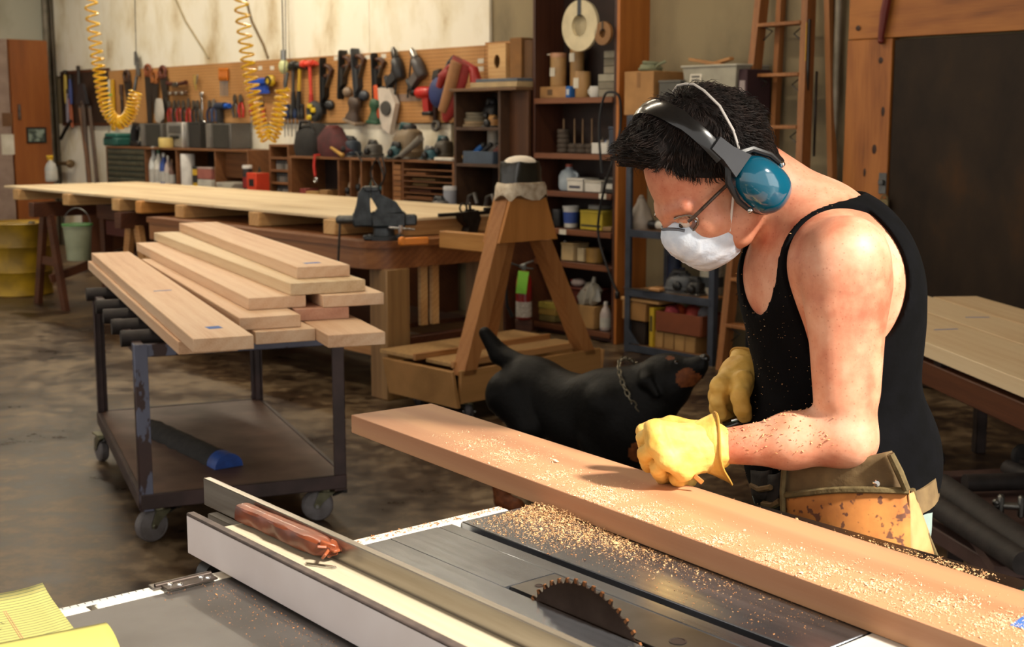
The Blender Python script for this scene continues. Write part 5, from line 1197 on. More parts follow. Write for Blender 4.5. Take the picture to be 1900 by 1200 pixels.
t = hang('crowbar', 'black angled bar under the dark panel', 'crowbar', 122, 240, 0, .08); mk('bar', MB().tube([(-.1, -.01, -.1), (.02, -.01, .0), (.12, -.01, .07)], .018, 8), col('#1f1b1a', .5, .3), t); mk('claw', MB().box((.13, -.01, .08), (.05, .02, .03), .004, (0, -.5, 0)), col('#1f1b1a', .5, .3), t)

# ---- coiled yellow air hoses
HOSE = mat('yellow_hose', '#ecc01c', .35, c2='#dca812', s=12, coat=.2)
def coil(label, pts, turns, r, rad=.011, tail=None):
    """pts: (px,py,Y,density) axis of the coil from the ceiling down and back up"""
    P = [aty(x, y, Y) for x, y, Y, d in pts]; D = [d for *_, d in pts]
    seg = [(P[i + 1] - P[i]).length for i in range(len(P) - 1)]
    # phase advances with local density
    n = 0; path = []; ph = 0; ref = Vector((1, 0, 0))
    STEP = .30
    for i in range(len(P) - 1):
        m = max(2, int(seg[i] * (D[i] + D[i + 1]) / 2 * 1.95 * math.pi / STEP))
        for k in range(m):
            f = k / m; q = P[i].lerp(P[i + 1], f)
            tq = (P[min(i + 2, len(P) - 1)] - P[i]).lerp(P[i + 1] - P[max(i - 1, 0)], 1 - f).normalized()
            A = tq.orthogonal() if ref is None else (ref - tq * ref.dot(tq)).normalized(); B = tq.cross(A)
            path.append(q + (A * math.cos(ph) + B * math.sin(ph)) * r); ph += STEP
    t = thing('air_hose', label, 'hose', P[0], 0, 'coiled yellow air hoses hung from the ceiling')
    m = MB(); m.tube([q - P[0] for q in path], rad * .78, 6); mk('coil', m, HOSE, t)
    m = MB(); m.cyl(path[-1] - P[0], path[-1] - P[0] + Vector((.02, 0, .10)), .012, n=10); mk('coupler', m, GREY_METAL, t)
    if tail: m = MB(); m.tube([aty(*q) - P[0] for q in tail], .003, 5); mk('hanging_wire', m, GREY_METAL, t)
    return t
def smooth(pts, n=4):
    out = []; m = len(pts)
    for i in range(m - 1):
        p0 = pts[max(i - 1, 0)]; p1 = pts[i]; p2 = pts[i + 1]; p3 = pts[min(i + 2, m - 1)]
        for k in range(n):
            t = k / n; out.append(tuple(.5 * ((2 * b) + (-a + c) * t + (2 * a - 5 * b + 4 * c - d) * t * t + (-a + 3 * b - 3 * c + d) * t ** 3) for a, b, c, d in zip(p0, p1, p2, p3)))
    out.append(pts[-1]); return out
HY = 9.6
coil('coiled yellow air hose at the left whose loop end turns up, before the pegboard', smooth([(166, -40, HY, 12), (171, 30, HY, 14), (178, 90, HY, 18), (186, 145, HY, 26), (194, 190, HY, 34), (206, 216, HY, 44), (224, 228, HY, 52), (240, 214, HY, 46), (248, 188, HY, 40), (252, 168, HY, 36)]), 0, .042, .010, [(252, 165, HY), (253, 110, HY), (249, -40, HY)])
coil('coiled yellow air hose in the middle hanging lower than the left one', smooth([(444, -40, HY - .8, 12), (450, 30, HY - .8, 15), (457, 90, HY - .8, 18), (464, 140, HY - .8, 22), (474, 190, HY - .8, 27), (484, 232, HY - .8, 36), (497, 257, HY - .8, 48), (510, 240, HY - .8, 40), (518, 210, HY - .8, 30), (523, 180, HY - .8, 26), (525, 162, HY - .8, 24)]), 0, .044, .010, [(526, 158, HY - .8), (530, 90, HY - .8), (529, -40, HY - .8)])

# ---- things on the cubby shelves
ZT1_ = zt if False else wa(300, 274, .42)[1] + .001
def on(px, py, b): return wa(px, py, b)[0]
t = wthing('tool_case', 'teal plastic tool case on the left cubby shelf', 'case', on(222, 262, .25), .25, ZT1_); mk('lower_shell', MB().box((0, 0, .045), (.34, .24, .09), .015), col('#1f5a52', .5), t); mk('lid', MB().box((0, 0, .115), (.30, .22, .05), .015), col('#266a60', .5), t); mk('handle', MB().tube([(-.06, -.115, .09), (-.06, -.15, .09), (.06, -.15, .09), (.06, -.115, .09)], .009, 8), BLACK, t)
t = wthing('nail_gun', 'black nail gun standing beside the teal case', 'nail gun', on(253, 262, .28), .28, ZT1_); mk('magazine', MB().box((0, 0, .03), (.22, .06, .06), .01), BLACK, t); mk('body', MB().tube([(-.04, 0, .06), (-.02, 0, .16), (.02, 0, .24)], [.045, .05, .04], 12), BLACK, t); mk('grip', MB().tube([(-.02, 0, .2), (.10, 0, .19)], [.022, .026], 10), col('#3a383a', .5), t)
def speaker(label, px0, px1, ytop, c='#5a5854', b=.26):
    a0, a1 = on(px0, 250, b), on(px1, 250, b); h = wa((px0 + px1) / 2, ytop, b)[1] - ZT1_
    t = wthing('speaker_box', label, 'speaker', (a0 + a1) / 2, b - .1, ZT1_, 'grey speaker boxes on the left cubby shelf'); w = (a1 - a0)
    mk('cabinet', MB().box((0, 0, h / 2), (w, .22, h), .006), col('#5e5a55', .5), t); mk('grille', MB().box((w * .12, -.113, h / 2), (w * .62, .008, h * .94), .004), col('#37352f', .8), t); mk('trim', MB().box((-w * .36, -.113, h / 2), (w * .18, .012, h * .96), .004), col('#77736d', .4), t)
speaker('grey speaker box left of the silver radio', 260, 302, 229)
speaker('grey speaker box right of the silver radio', 383, 430, 229)
a0, a1 = on(312, 250, .28), on(347, 250, .28); h = wa(330, 227, .28)[1] - ZT1_
t = wthing('radio', 'silver radio with dials between the grey speakers', 'radio', (a0 + a1) / 2, .2, ZT1_); w = a1 - a0; mk('case', MB().box((0, 0, h / 2), (w, .2, h), .01), col('#a5a39f', .35, .5), t); mk('panel', MB().box((0, -.102, h * .72), (w * .7, .006, h * .3), .003), col('#55534f', .4), t); mk('handle', MB().box((w * .42, -.11, h / 2), (.04, .02, h), .006), col('#d6d4d0', .3, .5), t)
for i in range(4): mk('dial', MB().lathe([(.018, 0), (.016, .014), (0, .016)], 14, (-.08 + i * .045, -.105, h * .42), (R(90), 0, 0)), col('#2b2a28', .4), t)
carton('dark metal box right of the silver radio', on(349, 250, .2), on(381, 250, .2), .1, .26, ZT1_, h * .95, '#2e2b27', '#3a3732', None, 0, 'metal_box')
can('cream yellow bowl on the left cubby shelf', on(305, 268, .38), .36, ZT1_, .075, .10, '#d9c074', None, None, 'bowl', 'bowl')
for i, (px, r_, h_, c, cc) in enumerate(((285, .055, .30, '#cfd2cf', '#b9bab8'), (294, .05, .30, '#d9d6cc', '#2d6a4a'), (303, .045, .27, '#2a4a9a', '#d8d8d4'), (311, .04, .25, '#c9b8b0', '#d3d0ca'), (318, .035, .22, '#6a4a3a', '#8d6a4a'))):
    bottle(('white spray bottle at the left of the cubby bottles', 'white detergent bottle with green cap', 'blue bottle among the cubby bottles', 'pinkish white bottle among the cubby bottles', 'small brown bottle at the right of the cubby bottles')[i], on(px, 320, .34), .33, ZB_, r_, h_ * 1.25, c, cc, i == 0)
t = wthing('paper_towel_roll', 'white paper towel roll standing in the left cubby', 'paper towel', on(346, 320, .37), .35, ZB_); mk('roll', MB().lathe([(.07, 0), (.072, .005), (.072, .335), (.068, .34), (.02, .34), (.02, .3), (0, .3)], 22), col('#dcd9d4', .85), t); mk('core', MB().lathe([(.021, .28), (.021, .345), (.016, .345), (.016, .28)], 14), CARDBOARD, t)
can('yellow and black spray can beside the paper towel roll', on(360, 330, .4), .38, ZB_, .032, .2, '#caa21c', '#1e1d1c', '#26241f', 'spray_can', 'spray can')
carton('clear tub of red parts in the left cubby', on(366, 320, .35), on(396, 320, .35), .2, .38, ZB_ + .10, .10, '#a8655a', '#c3aaa0', None, 0, 'parts_tub', 'tub'); carton('white tub under the tub of red parts', on(367, 330, .35), on(396, 330, .35), .2, .38, ZB_, .095, '#c2beb2', None, None, 0, 'white_tub', 'tub')
for i in range(6):
    t = wthing('magazine', 'magazine piled at the right of the left cubby, %s from below' % ('first', 'second', 'third', 'fourth', 'fifth', 'sixth')[i], 'magazine', on(425, 330, .5) + .01 * (i % 3), .46, ZB_ + i * .016, 'magazines piled at the left cubby'); t.rotation_euler = (0, 0, WA + .08 * (i % 3 - 1)); mk('pages', MB().box((0, 0, .007), (.30, .2, .013), .001), PAPER, t); mk('cover', MB().box((0, 0, .0142), (.302, .202, .0012)), col(('#8f877a', '#77705f', '#a39c8d')[i % 3], .5), t)
# things standing at the far edge of the plywood panel
q = atz(96, 337, PZ); bottle('spray bottle with yellow trigger at the far left of the plywood panel', 0, 0, 0, .055, .22, '#a9aaa6', '#d7ac1c', True, P=(q.x, q.y, PZ + .001))
q = aty(455, 345, 11.9); can('black and red spray can with white cap beyond the plywood panel', *[on(456, 330, .5), .48, .841], .045, .26, '#241a18', '#d6d2cc', '#8a1c18', 'spray_can', 'spray can')
carton('orange-red carton beside the black and red can', on(468, 330, .5), on(486, 330, .5), .42, .56, .841, .22, '#d9401c', None, (0, .1, .5, .3, '#1d1514'))
t = wthing('router', 'teal router standing behind the orange-red carton', 'router', on(476, 310, .3), .3, .841); mk('motor', MB().lathe([(.07, 0), (.07, .06), (.05, .08), (.055, .2), (.05, .3), (.03, .33), (0, .33)], 18), col('#1b3f42', .5), t)
for s in (-1, 1): mk('knob', MB().ball((s * .085, 0, .07), .032), BLACK, t)
for i in range(3):
    for j in range(4):
        z = .863 + (wa(518, 268, .36)[1] - .862) * i * .25 if i else .863
        can('small metal tin in the narrow parts rack, row %s place %s' % (('one', 'two', 'three')[i], ('one', 'two', 'three', 'four')[j]), wa(503, 320, .36)[0] + .035 + j * .05, .30, z + .001, .02, .055, ('#8d8a84', '#6a6660', '#a09c94')[(i + j) % 3], '#3d3b38', None, 'parts_tin', 'tin', 10)['group'] = 'tins in the parts rack'
# top of the right cubby: bags, sanders, cords
ZC = zt2 + .001
t = wthing('tool_bag', 'black tool bag on top of the right cubby', 'bag', on(575, 265, .3), .25, ZC)
m = MB(); m.loft([[(w * math.copysign(abs(math.cos(a)) ** .6, math.cos(a)) + .02 * math.sin(a * 3), d * math.copysign(abs(math.sin(a)) ** .6, math.sin(a)), z) for a in [2 * math.pi * k / 18 for k in range(18)]] for z, w, d in ((0, .17, .13), (.08, .19, .14), (.2, .17, .12), (.27, .12, .06), (.29, .05, .02))]); mk('body', m, mat('black_canvas', '#1d1a18', .8, c2='#121010', s=20, b=.3), t); mk('strap', MB().tube([(-.12, -.08, .22), (-.06, -.1, .30), (.08, -.1, .30), (.13, -.08, .2)], .012, 8), BLACK, t)
t = wthing('cloth_bag', 'maroon cloth bag slumped beside the black tool bag', 'bag', on(618, 268, .34), .30, ZC)
m = MB(); m.loft([[(w * math.cos(a) + .03 * math.sin(z * 20 + a * 2) + z * -.25, d * math.sin(a), z) for a in [2 * math.pi * k / 18 for k in range(18)]] for z, w, d in ((0, .22, .12), (.06, .23, .13), (.16, .17, .11), (.24, .09, .07), (.27, .03, .03))]); mk('body', m, mat('maroon_cloth', '#4d1a1c', .8, c2='#381214', s=14, b=.4), t); mk('tie', MB().torus((-.065, 0, .25), .05, .012, 18, 6), col('#7a3a30', .7), t)
t = wthing('mallet_handle', 'yellow wooden handle leaning at the maroon bag', 'handle', on(618, 278, .46), .44, ZC + .02); mk('stick', MB().tube([(-.06, 0, .06), (.10, 0, .0)], [.012, .016], 8), col('#b58a3c', .5), t); mk('end', MB().ball((.105, 0, 0), .02), col('#b58a3c', .5), t)
t = wthing('red_strap', 'red strap with metal hook hanging over the right cubby opening', 'strap', on(586, 290, .44), .44, ZC); mk('webbing', MB().tube([(0, .06, .015), (.0, -.01, .01), (.0, -.02, -.08), (.015, -.02, -.17)], .012, 8), col('#c02a1c', .6), t); mk('hook', MB().torus((.018, -.02, -.2), .02, .007, 14, 6, (R(90), 0, 0)), CHROME, t)
def lump(label, px, py, w, d, h, c, extra=None, name='power_sander', cat='sander', b=.26, rz=0.0, z=None):
    t = wthing(name, label, cat, on(px, py, b), b, ZC if z is None else z); t.rotation_euler = (0, 0, WA + rz)
    m = MB(); m.loft([[(w * k_ * math.copysign(abs(math.cos(a)) ** .7, math.cos(a)) + sh, d * k_ * math.copysign(abs(math.sin(a)) ** .7, math.sin(a)), z_) for a in [2 * math.pi * k / 16 for k in range(16)]] for z_, k_, sh in ((0, .9, 0), (h * .22, 1, 0), (h * .3, .82, w * .05), (h * .62, .8, w * .1), (h * .8, .66, w * .2), (h * .88, .4, w * .25), (h * .9, .15, w * .25))]); mk('housing', m, col(c, .55), t)
    m = MB(); m.tube([(-w * .7, 0, h * .5), (-w * .3, 0, h * 1.02), (w * .4, 0, h * .98)], [.02, .024, .02], 10); mk('handle', m, col(extra or '#2a2a2c', .5), t); mk('base_plate', MB().box((0, 0, .006), (w * 2.1, d * 1.9, .012), .003), col('#6a6864', .4, .6), t)
    mk('side_knob', MB().lathe([(.03, 0), (.028, .02), (.012, .03), (0, .03)], 14, (w * .25, -d * .92, h * .4), (R(90), 0, 0)), BLACK, t); mk('motor_cap', MB().lathe([(w * .34, 0), (w * .34, h * .14), (w * .24, h * .2), (0, h * .2)], 16, (w * .25, 0, h * .82)), col('#26272a', .5), t)
    return t
lump('dark blue sander next to the maroon bag on the right cubby', 650, 275, .12, .09, .16, '#232f3d', '#1c2024')
lump('grey belt sander lying in the middle of the right cubby top', 692, 280, .10, .08, .13, '#4a4640', '#3b3833')
lump('large tan dust cover sander on the right cubby', 755, 272, .17, .12, .27, '#7a6850', '#1f4d52', 'disc_sander')
lump('teal sander at the left of the large tan one', 735, 285, .08, .07, .12, '#1d4a50', None, 'power_sander', 'sander', .36)
lump('dark sander at the right end of the right cubby top', 822, 275, .10, .08, .17, '#3a3226', '#1d4a50', 'power_sander')
lump('small teal trimmer near the right end of the right cubby top', 797, 285, .08, .06, .09, '#2a5560', '#8a8a88', 'trimmer', 'trimmer', .36)
t = wthing('vacuum_tube', 'grey flat vacuum tube lying on the large tan sander', 'tube', on(765, 280, .43), .42, ZC + .01); mk('tube', MB().tube([(-.16, 0, .02), (-.02, 0, .09), (.1, 0, .16)], [.022, .026, .03], 10), col('#77726a', .5), t); mk('nozzle', MB().box((-.19, 0, .01), (.08, .06, .02), .006, (0, -.3, 0)), col('#5c5852', .5), t)
carton('white board offcut at the right end of the right cubby top', on(805, 292, .43), on(838, 292, .43), .3, .43, ZC, .025, '#d9d2c4', None, None, 0, 'offcut', 'offcut')
for i, (pts) in enumerate((((660, 282), (672, 300), (668, 290), (690, 292)), ((700, 290), (712, 330), (700, 345), (688, 320), (700, 292)), ((708, 288), (715, 320), (707, 345)))):
    P = [wl(*(lambda r_: (r_[0], .45, r_[1]))(wa(x, y, .45))) for x, y in pts]; m = MB(); m.tube([Vector(p) for p in smooth([tuple(p) for p in P], 5)], .007, 6); tag(mk('extension_cord', m, BLACK), ('black cord curled on the right cubby top left of the dividers', 'black cord looped down in front of the upright dividers', 'black cord hanging straight beside the looped cord')[i], 'cord')
for i, (px, c, h_) in enumerate(((660, '#8a7a66', .2), (680, '#5f4a3a', .28), (699, '#2c4a42', .22), (718, '#24535a', .2))):
    lump(('tan tool stored between the first dividers', 'brown tool stored between the second dividers', 'dark green tool stored between the third dividers', 'teal tool stored between the last dividers')[i], px, 340, .045, .09, h_, c, '#4a4640', 'stored_tool', 'tool', .3, 0, ZB_)
for i, (px, c, w_) in enumerate(((552, '#a5763f', .04), (572, '#8a3a34', .05), (588, '#b08a50', .09), (610, '#a07848', .06))): carton(('small wood block at the left of the big cubby bay', 'red box in the big cubby bay', 'tan box in the middle of the big cubby bay', 'tan offcut at the right of the big cubby bay')[i], on(px, 350, .3) - w_, on(px, 350, .3) + w_, .22, .36, ZB_, .05 + .02 * (i % 2), c)
# ---- step shelf contents
Z0, Z1, Z2 = zs[0] + .003, zs[1] + .001, zs[2] + .001
t = wthing('blue_binder', 'flat grey-blue box on the step shelf top', 'box', on(928, 155, .36), .30, Z0); mk('lower', MB().box((0, 0, .02), (.52, .26, .04), .004), col('#b29a72', .6), t); mk('upper', MB().box((.02, 0, .052), (.46, .24, .024), .004), col('#5a6470', .5), t)
t = wthing('template_box', 'wooden box with a round hole on the step shelf', 'box', on(923, 118, .22), .16, Z0); h = .33; w = .2
for (c, s) in (((0, .06, h / 2), (w, .012, h)), ((-w / 2 + .006, 0, h / 2), (.012, .13, h)), ((w / 2 - .006, 0, h / 2), (.012, .13, h)), ((0, 0, .006), (w, .13, .012)), ((0, 0, h - .006), (w, .13, .012))): mk('side', MB().box(c, s, .002), PINE, t)
m = MB(); n = 24; o_ = []; i_ = []
for k in range(n):
    a = 2 * math.pi * k / n; c_, s_ = math.cos(a), math.sin(a); sc_ = min((w / 2) / max(abs(c_), 1e-6), (h / 2) / max(abs(s_), 1e-6)); o_.append((c_ * sc_, h / 2 + s_ * sc_)); i_.append((c_ * .035, h * .6 + s_ * .05))
vs_ = [(x, -.066, z) for x, z in o_] + [(x, -.066, z) for x, z in i_] + [(x, -.056, z) for x, z in i_]; m.add(vs_, [(k, (k + 1) % n, n + (k + 1) % n, n + k) for k in range(n)] + [(n + k, n + (k + 1) % n, 2 * n + (k + 1) % n, 2 * n + k) for k in range(n)]); mk('front_with_hole', m, PINE, t)
carton('plain wooden box beside the box with the round hole', on(944, 115, .25), on(962, 115, .25), .06, .25, Z0, .36, '#8a5f30', None, None, .2, 'wooden_box')
carton('narrow dark wooden box next to the bookcase', on(966, 118, .25), on(982, 118, .25), .06, .22, Z0, .34, '#5f3f1e', None, None, 0, 'wooden_box')
for i in range(5):
    t = wthing('wood_disc', 'disc piled on the upper step shelf, %s from below' % ('first', 'second', 'third', 'fourth', 'fifth')[i], 'disc', on(880, 225, .3) + .01 * (i % 2), .28, Z1 + i * .022, 'discs piled on the step shelf'); mk('plate', MB().lathe([(.10 - .006 * i, 0), (.105 - .006 * i, .004), (.105 - .006 * i, .018), (.1 - .006 * i, .021), (0, .021)], 22), col('#8a7558' if i < 2 else '#6f6858', .7), t); mk('hub', MB().lathe([(.02, .0212), (.02, .0216), (0, .0216)], 12), BLACK, t)
lump('small tan wooden jig on the upper step shelf', 915, 228, .06, .07, .07, '#a5794a', '#b58a55', 'wood_jig', 'jig', .3, 0, Z1); lump('black motor on the upper step shelf behind the jig', 912, 205, .09, .08, .2, '#171416', None, 'motor', 'motor', .18, 0, Z1)
t = wthing('parts_bin', 'slate blue open bin of tools on the lower step shelf', 'bin', on(898, 293, .34), .30, Z2); w, d, h = .34, .2, .09
mk('floor', MB().box((0, 0, .004), (w, d, .008)), col('#3a4656', .5), t)
for s in (-1, 1): mk('wall', MB().box((0, s * d / 2, h / 2), (w, .008, h), .002), col('#3f4c5d', .5), t); mk('wall', MB().box((s * w / 2, 0, h / 2), (.008, d, h), .002), col('#3f4c5d', .5), t)
for i, (x, c) in enumerate(((-.1, '#1f62b0'), (-.02, '#26262a'), (.07, '#55504c'), (.12, '#6a3a34'))): t = wthing('loose_tool', ('blue tool lying in the slate blue bin', 'black tool lying in the slate blue bin', 'grey tool lying in the slate blue bin', 'reddish tool lying in the slate blue bin')[i], 'tool', on(898, 293, .34) + x, .30, Z2 + .07); mk('body', MB().tube([(-.05, 0, .0), (0, 0, .03), (.04, 0, .06)], [.025, .03, .02], 10), col(c, .45), t); mk('end', MB().ball((.045, 0, .065), .022), col('#2b2a2a', .4), t)
can('white plastic tube standing at the back of the lower step shelf', on(914, 270, .15), .14, Z2, .05, .28, '#b8b2a6', None, None, 'tube', 'tube'); t = wthing('wooden_ball', 'round wooden knob on the lower step shelf', 'knob', on(851, 297, .36), .35, Z2); mk('ball', MB().ball((0, 0, .045), .045), PINE, t); mk('collar', MB().cyl((0, 0, 0), (0, 0, .012), .025), PINE, t)
for i, (px, c) in enumerate(((872, '#7a2a26'), (905, '#6a2522'))):
    t = wthing('spring_clamp', ('red clamp at the left on the bench below the step shelf', 'red clamp at the right on the bench below the step shelf')[i], 'clamp', on(px, 365, .52), .50, .841); mk('bar', MB().box((0, 0, .03), (.22, .04, .05), .01), col(c, .5), t); mk('handle', MB().tube([(-.05, 0, .05), (-.03, 0, .13), (.03, 0, .15), (.06, 0, .08)], .016, 8), col('#6a6662', .35, .7), t)
can('clear jar with white lid on the bench below the step shelf', on(833, 355, .48), .47, .841, .05, .17, '#8d8f98', '#c9c6c6', None, 'jar', 'jar'); lump('grey grinder on the bench below the paper slots', 815, 370, .1, .06, .1, '#5a5654', None, 'grinder', 'grinder', .54, 0, .841)

# ---- bookcase contents
def bx(px): return wa(px, 300, BB - .06)[0]
K = [z + .005 for z in bz]
def ring(label, px, py, ro, ri, c, tape=None):
    a, z = wa(px, py, BB); t = wthing('edge_banding_roll', label, 'roll', a, BB + .02, z)
    mk('coil', MB().lathe([(ri, -.012), (ro, -.012), (ro, .012), (ri, .012), (ri, -.012)], 40, (0, 0, 0), (R(90), 0, 0)), col(c, .6), t)
    mk('tape_strip', MB().box((0, -.014, (ro + ri) / 2), (ro * .2, .003, ro - ri + .004)), col(tape or '#3a4048', .5), t); mk('nail', MB().cyl((0, .012, ri - .008), (0, -.03, ri - .008), .004, n=6), GREY_METAL, t)
ring('large cream ring of edge banding hanging at the top of the bookcase', 1081, 48, .172, .075, '#d6c9a6'); ring('small tan ring hanging beside the large cream ring', 1124, 62, .078, .03, '#8a6238', '#4a3a28')
carton('long cardboard carton on the upper bookcase shelf', bx(992), bx(1052), .05, .24, K[0], .08, '#a87d4c', None, (0, 0, .15, .5, '#5f4426')); carton('blue box end beside the long cardboard carton', bx(1052), bx(1061), .1, .25, K[0], .08, '#1f5fa8', None, (0, 0, .5, .5, '#c9d0d6'))
t = can('cardboard canister with lid and white label on the long carton', bx(1022), .16, K[0] + .083, .058, .21, '#b08a58', '#b98a6a', None); mk('label_patch', MB().box((-.0, -.0585, .10), (.05, .003, .06)), PAPER, t); mk('torn_tape', MB().box((-.055, -.03, .225), (.05, .02, .012), .004), PAPER, t)
t = can('tall cardboard tube with white label behind the canister', bx(1045), .10, K[0] + .083, .05, .29, '#a98350', None, None, 'cardboard_tube', 'tube'); mk('label_patch', MB().box((0, -.0508, .2), (.05, .003, .06)), PAPER, t)
t = can('cardboard canister standing low at the middle of the upper shelf', bx(1071), .18, K[0], .055, .18, '#a8814f', None, None); mk('label_patch', MB().box((-.012, -.0555, .1), (.05, .003, .07)), PAPER, t)
t = wthing('mug', 'white mug on the upper bookcase shelf', 'mug', bx(1098), .20, K[0]); mk('cup', MB().lathe([(.035, 0), (.04, .01), (.04, .075), (.036, .075), (.034, .012), (0, .012)], 18), WHITE, t); mk('handle', MB().torus((-.048, 0, .04), .02, .006, 14, 6, (R(90), 0, 0)), WHITE, t)
for i in range(6):
    c_ = ('#8d8573', '#7d7666', '#95907f')[i % 3]
    carton('slim grey carton piled at the right of the upper shelf, %s from below' % ('first', 'second', 'third', 'fourth', 'fifth', 'sixth')[i], bx(1106 if i < 3 else 1116), bx(1136), .05, .22, K[0] + i * .052, .05, c_, None, None, 0, 'carton', 'box', 'grey cartons on the upper shelf')
t = wthing('black_spool', 'black wire spool behind the mug on the upper shelf', 'spool', bx(1103), .08, K[0]); mk('drum', MB().lathe([(.06, 0), (.06, .01), (.035, .02), (.035, .12), (.06, .13), (.06, .14), (0, .14)], 18), BLACK, t); mk('wire', MB().lathe([(.036, .02), (.052, .03), (.052, .11), (.036, .12)], 18), col('#2a2025', .5), t)
for i, (px, n_) in enumerate(((1027, 5), (1047, 2), (1062, 2), (1079, 2))):
    t = wthing('spool_rod', ('rod with a tall stack of wire wheels on the second shelf', 'second rod with few wire wheels on the second shelf', 'third rod with few wire wheels on the second shelf', 'right rod with few wire wheels on the second shelf')[i], 'rod', bx(px), .13, K[1]); mk('rod', MB().cyl((0, 0, 0), (0, 0, .24), .006, n=8), col('#8a6d4e', .5), t)
    for k in range(n_): mk('wire_wheel', MB().lathe([(.02, k * .034), (.045, k * .034), (.05, k * .034 + .015), (.045, k * .034 + .031), (.02, k * .034 + .031)], 16), col('#4a3e33', .7), t)
t = wthing('white_tub', 'white tub of small parts at the right of the second shelf', 'tub', bx(1112), .17, K[1]); w, d, h = .15, .12, .075; mk('base', MB().box((0, 0, .004), (w, d, .008)), WHITE, t)
for s in (-1, 1): mk('wall', MB().box((0, s * d / 2, h / 2), (w, .006, h), .002), WHITE, t); mk('wall', MB().box((s * w / 2, 0, h / 2), (.006, d, h), .002), WHITE, t)
for i, (x, y, c) in enumerate(((-.04, 0, '#8a7a6a'), (0, .02, '#4a6a9a'), (.04, -.01, '#8d8680'))): t = wthing('small_part', ('brown part in the white tub', 'blue part in the white tub', 'grey part in the white tub')[i], 'part', bx(1112) + x, .17 - y, K[1] + .05); mk('body', MB().ball((0, 0, .02), (.03, .025, .025)), col(c, .5), t); mk('stub', MB().cyl((0, 0, .03), (.02, 0, .06), .008, n=8), col('#77736d', .4, .6), t)
carton('dark blue folder box at the right edge of the second shelf', bx(1127), bx(1138), .08, .22, K[1], .17, '#3a4252', '#454e60')
t = wthing('plastic_jug', 'cloudy white plastic jug on the third shelf', 'jug', bx(1041), .15, K[2]); m = MB(); m.loft([[(.07 * k_ * math.copysign(abs(math.cos(a)) ** .6, math.cos(a)), .06 * k_ * math.copysign(abs(math.sin(a)) ** .6, math.sin(a)), z) for a in [2 * math.pi * k / 18 for k in range(18)]] for z, k_ in ((0, .85), (.02, 1), (.10, 1), (.135, .75), (.15, .35), (.165, .3))]); mk('body', m, col('#aab6c0', .35), t); mk('cap', MB().cyl((0, 0, .165), (0, 0, .185), .024), col('#a8503a', .5), t); mk('handle', MB().tube([(.05, 0, .13), (.085, 0, .12), (.08, 0, .06)], .01, 8), col('#aab6c0', .35), t)
carton('white carton with dark print on the third shelf', bx(1054), bx(1083), .08, .24, K[2], .075, '#cfcac0', '#d8d3c9', (0, -.1, .7, .25, '#4a4a5a')); carton('smaller white carton right of the printed one on the third shelf', bx(1087), bx(1117), .1, .24, K[2], .065, '#cdc8be', '#c2bcae'); carton('black and white carton at the right of the third shelf', bx(1121), bx(1137), .08, .22, K[2], .09, '#33322f', '#6a6862', (0, 0, .7, .4, '#c9c6bd'))
t = wthing('pail', 'white pail with blue print on the fourth shelf', 'pail', bx(1045), .15, K[3]); mk('shell', MB().lathe([(.048, 0), (.058, .14), (.062, .14), (.062, .152), (.055, .152), (.045, .01), (0, .01)], 20), WHITE, t); mk('print_band', MB().lathe([(.0515, .03), (.0575, .11)], 20), col('#3f5aa8', .5), t)
carton('yellow cardboard box on the fourth shelf', bx(1079), bx(1120), .06, .24, K[3], .12, '#b7a02c', '#c2ac3a', (-.0, -.25, .9, .12, '#3a3520')); carton('grey carton lying on the yellow box', bx(1086), bx(1108), .08, .2, K[3] + .142, .03, '#8d8d8a'); can('dark can at the left of the fourth shelf', bx(1020), .15, K[3], .04, .1, '#1f1c1b', '#2a2726', None); carton('flat brown carton at the right of the fourth shelf', bx(1121), bx(1137), .08, .24, K[3], .03, '#8a6a44')
carton('tan carton with open flap on the fifth shelf', bx(1044), bx(1066), .08, .24, K[4], .11, '#c2a87c', '#b5986a'); t = wthing('packing_tape_roll', 'roll of tan packing tape on the fifth shelf', 'tape roll', bx(1092), .16, K[4]); mk('roll', MB().lathe([(.035, 0), (.062, 0), (.062, .10), (.035, .10), (.035, 0)], 24), col('#b08845', .4), t); mk('core', MB().lathe([(.03, .002), (.0345, .002), (.0345, .098), (.03, .098), (.03, .002)], 20), CARDBOARD, t); carton('cream carton behind the tape on the fifth shelf', bx(1070), bx(1082), .06, .22, K[4], .095, '#c9b691'); bottle('white squeeze bottle at the left of the fifth shelf', bx(1034), .15, K[4], .025, .13, '#c6c4bd', '#c9c6c0')
t = wthing('red_tray', 'dark red wooden tray on the bottom bookcase shelf', 'tray', bx(1078), .14, K[5] + .23); t.location.z = K[5] + .165; mk('tray', MB().box((0, 0, .05), (.3, .2, .1), .006), col('#4f1d12', .5), t); mk('rim', MB().box((0, 0, .104), (.32, .22, .012), .003), col('#5f2718', .5), t); t2 = wthing('rag', 'red and white rag on the dark red tray', 'rag', bx(1062), .16, K[5] + .276); mk('cloth', MB().ball((0, 0, .025), (.06, .05, .03)), col('#c9b6b0', .8), t2); mk('corner', MB().box((-.05, 0, .03), (.05, .03, .012), .004, (0, .4, 0)), col('#b8302a', .8), t2)
carton('cardboard box holding up the dark red tray', bx(1052), bx(1086), .05, .23, K[5], .16, '#8f6a3e'); carton('large cardboard box at the bottom right of the bookcase', bx(1084), bx(1112), .10, .27, K[5], .16, '#a17a48')
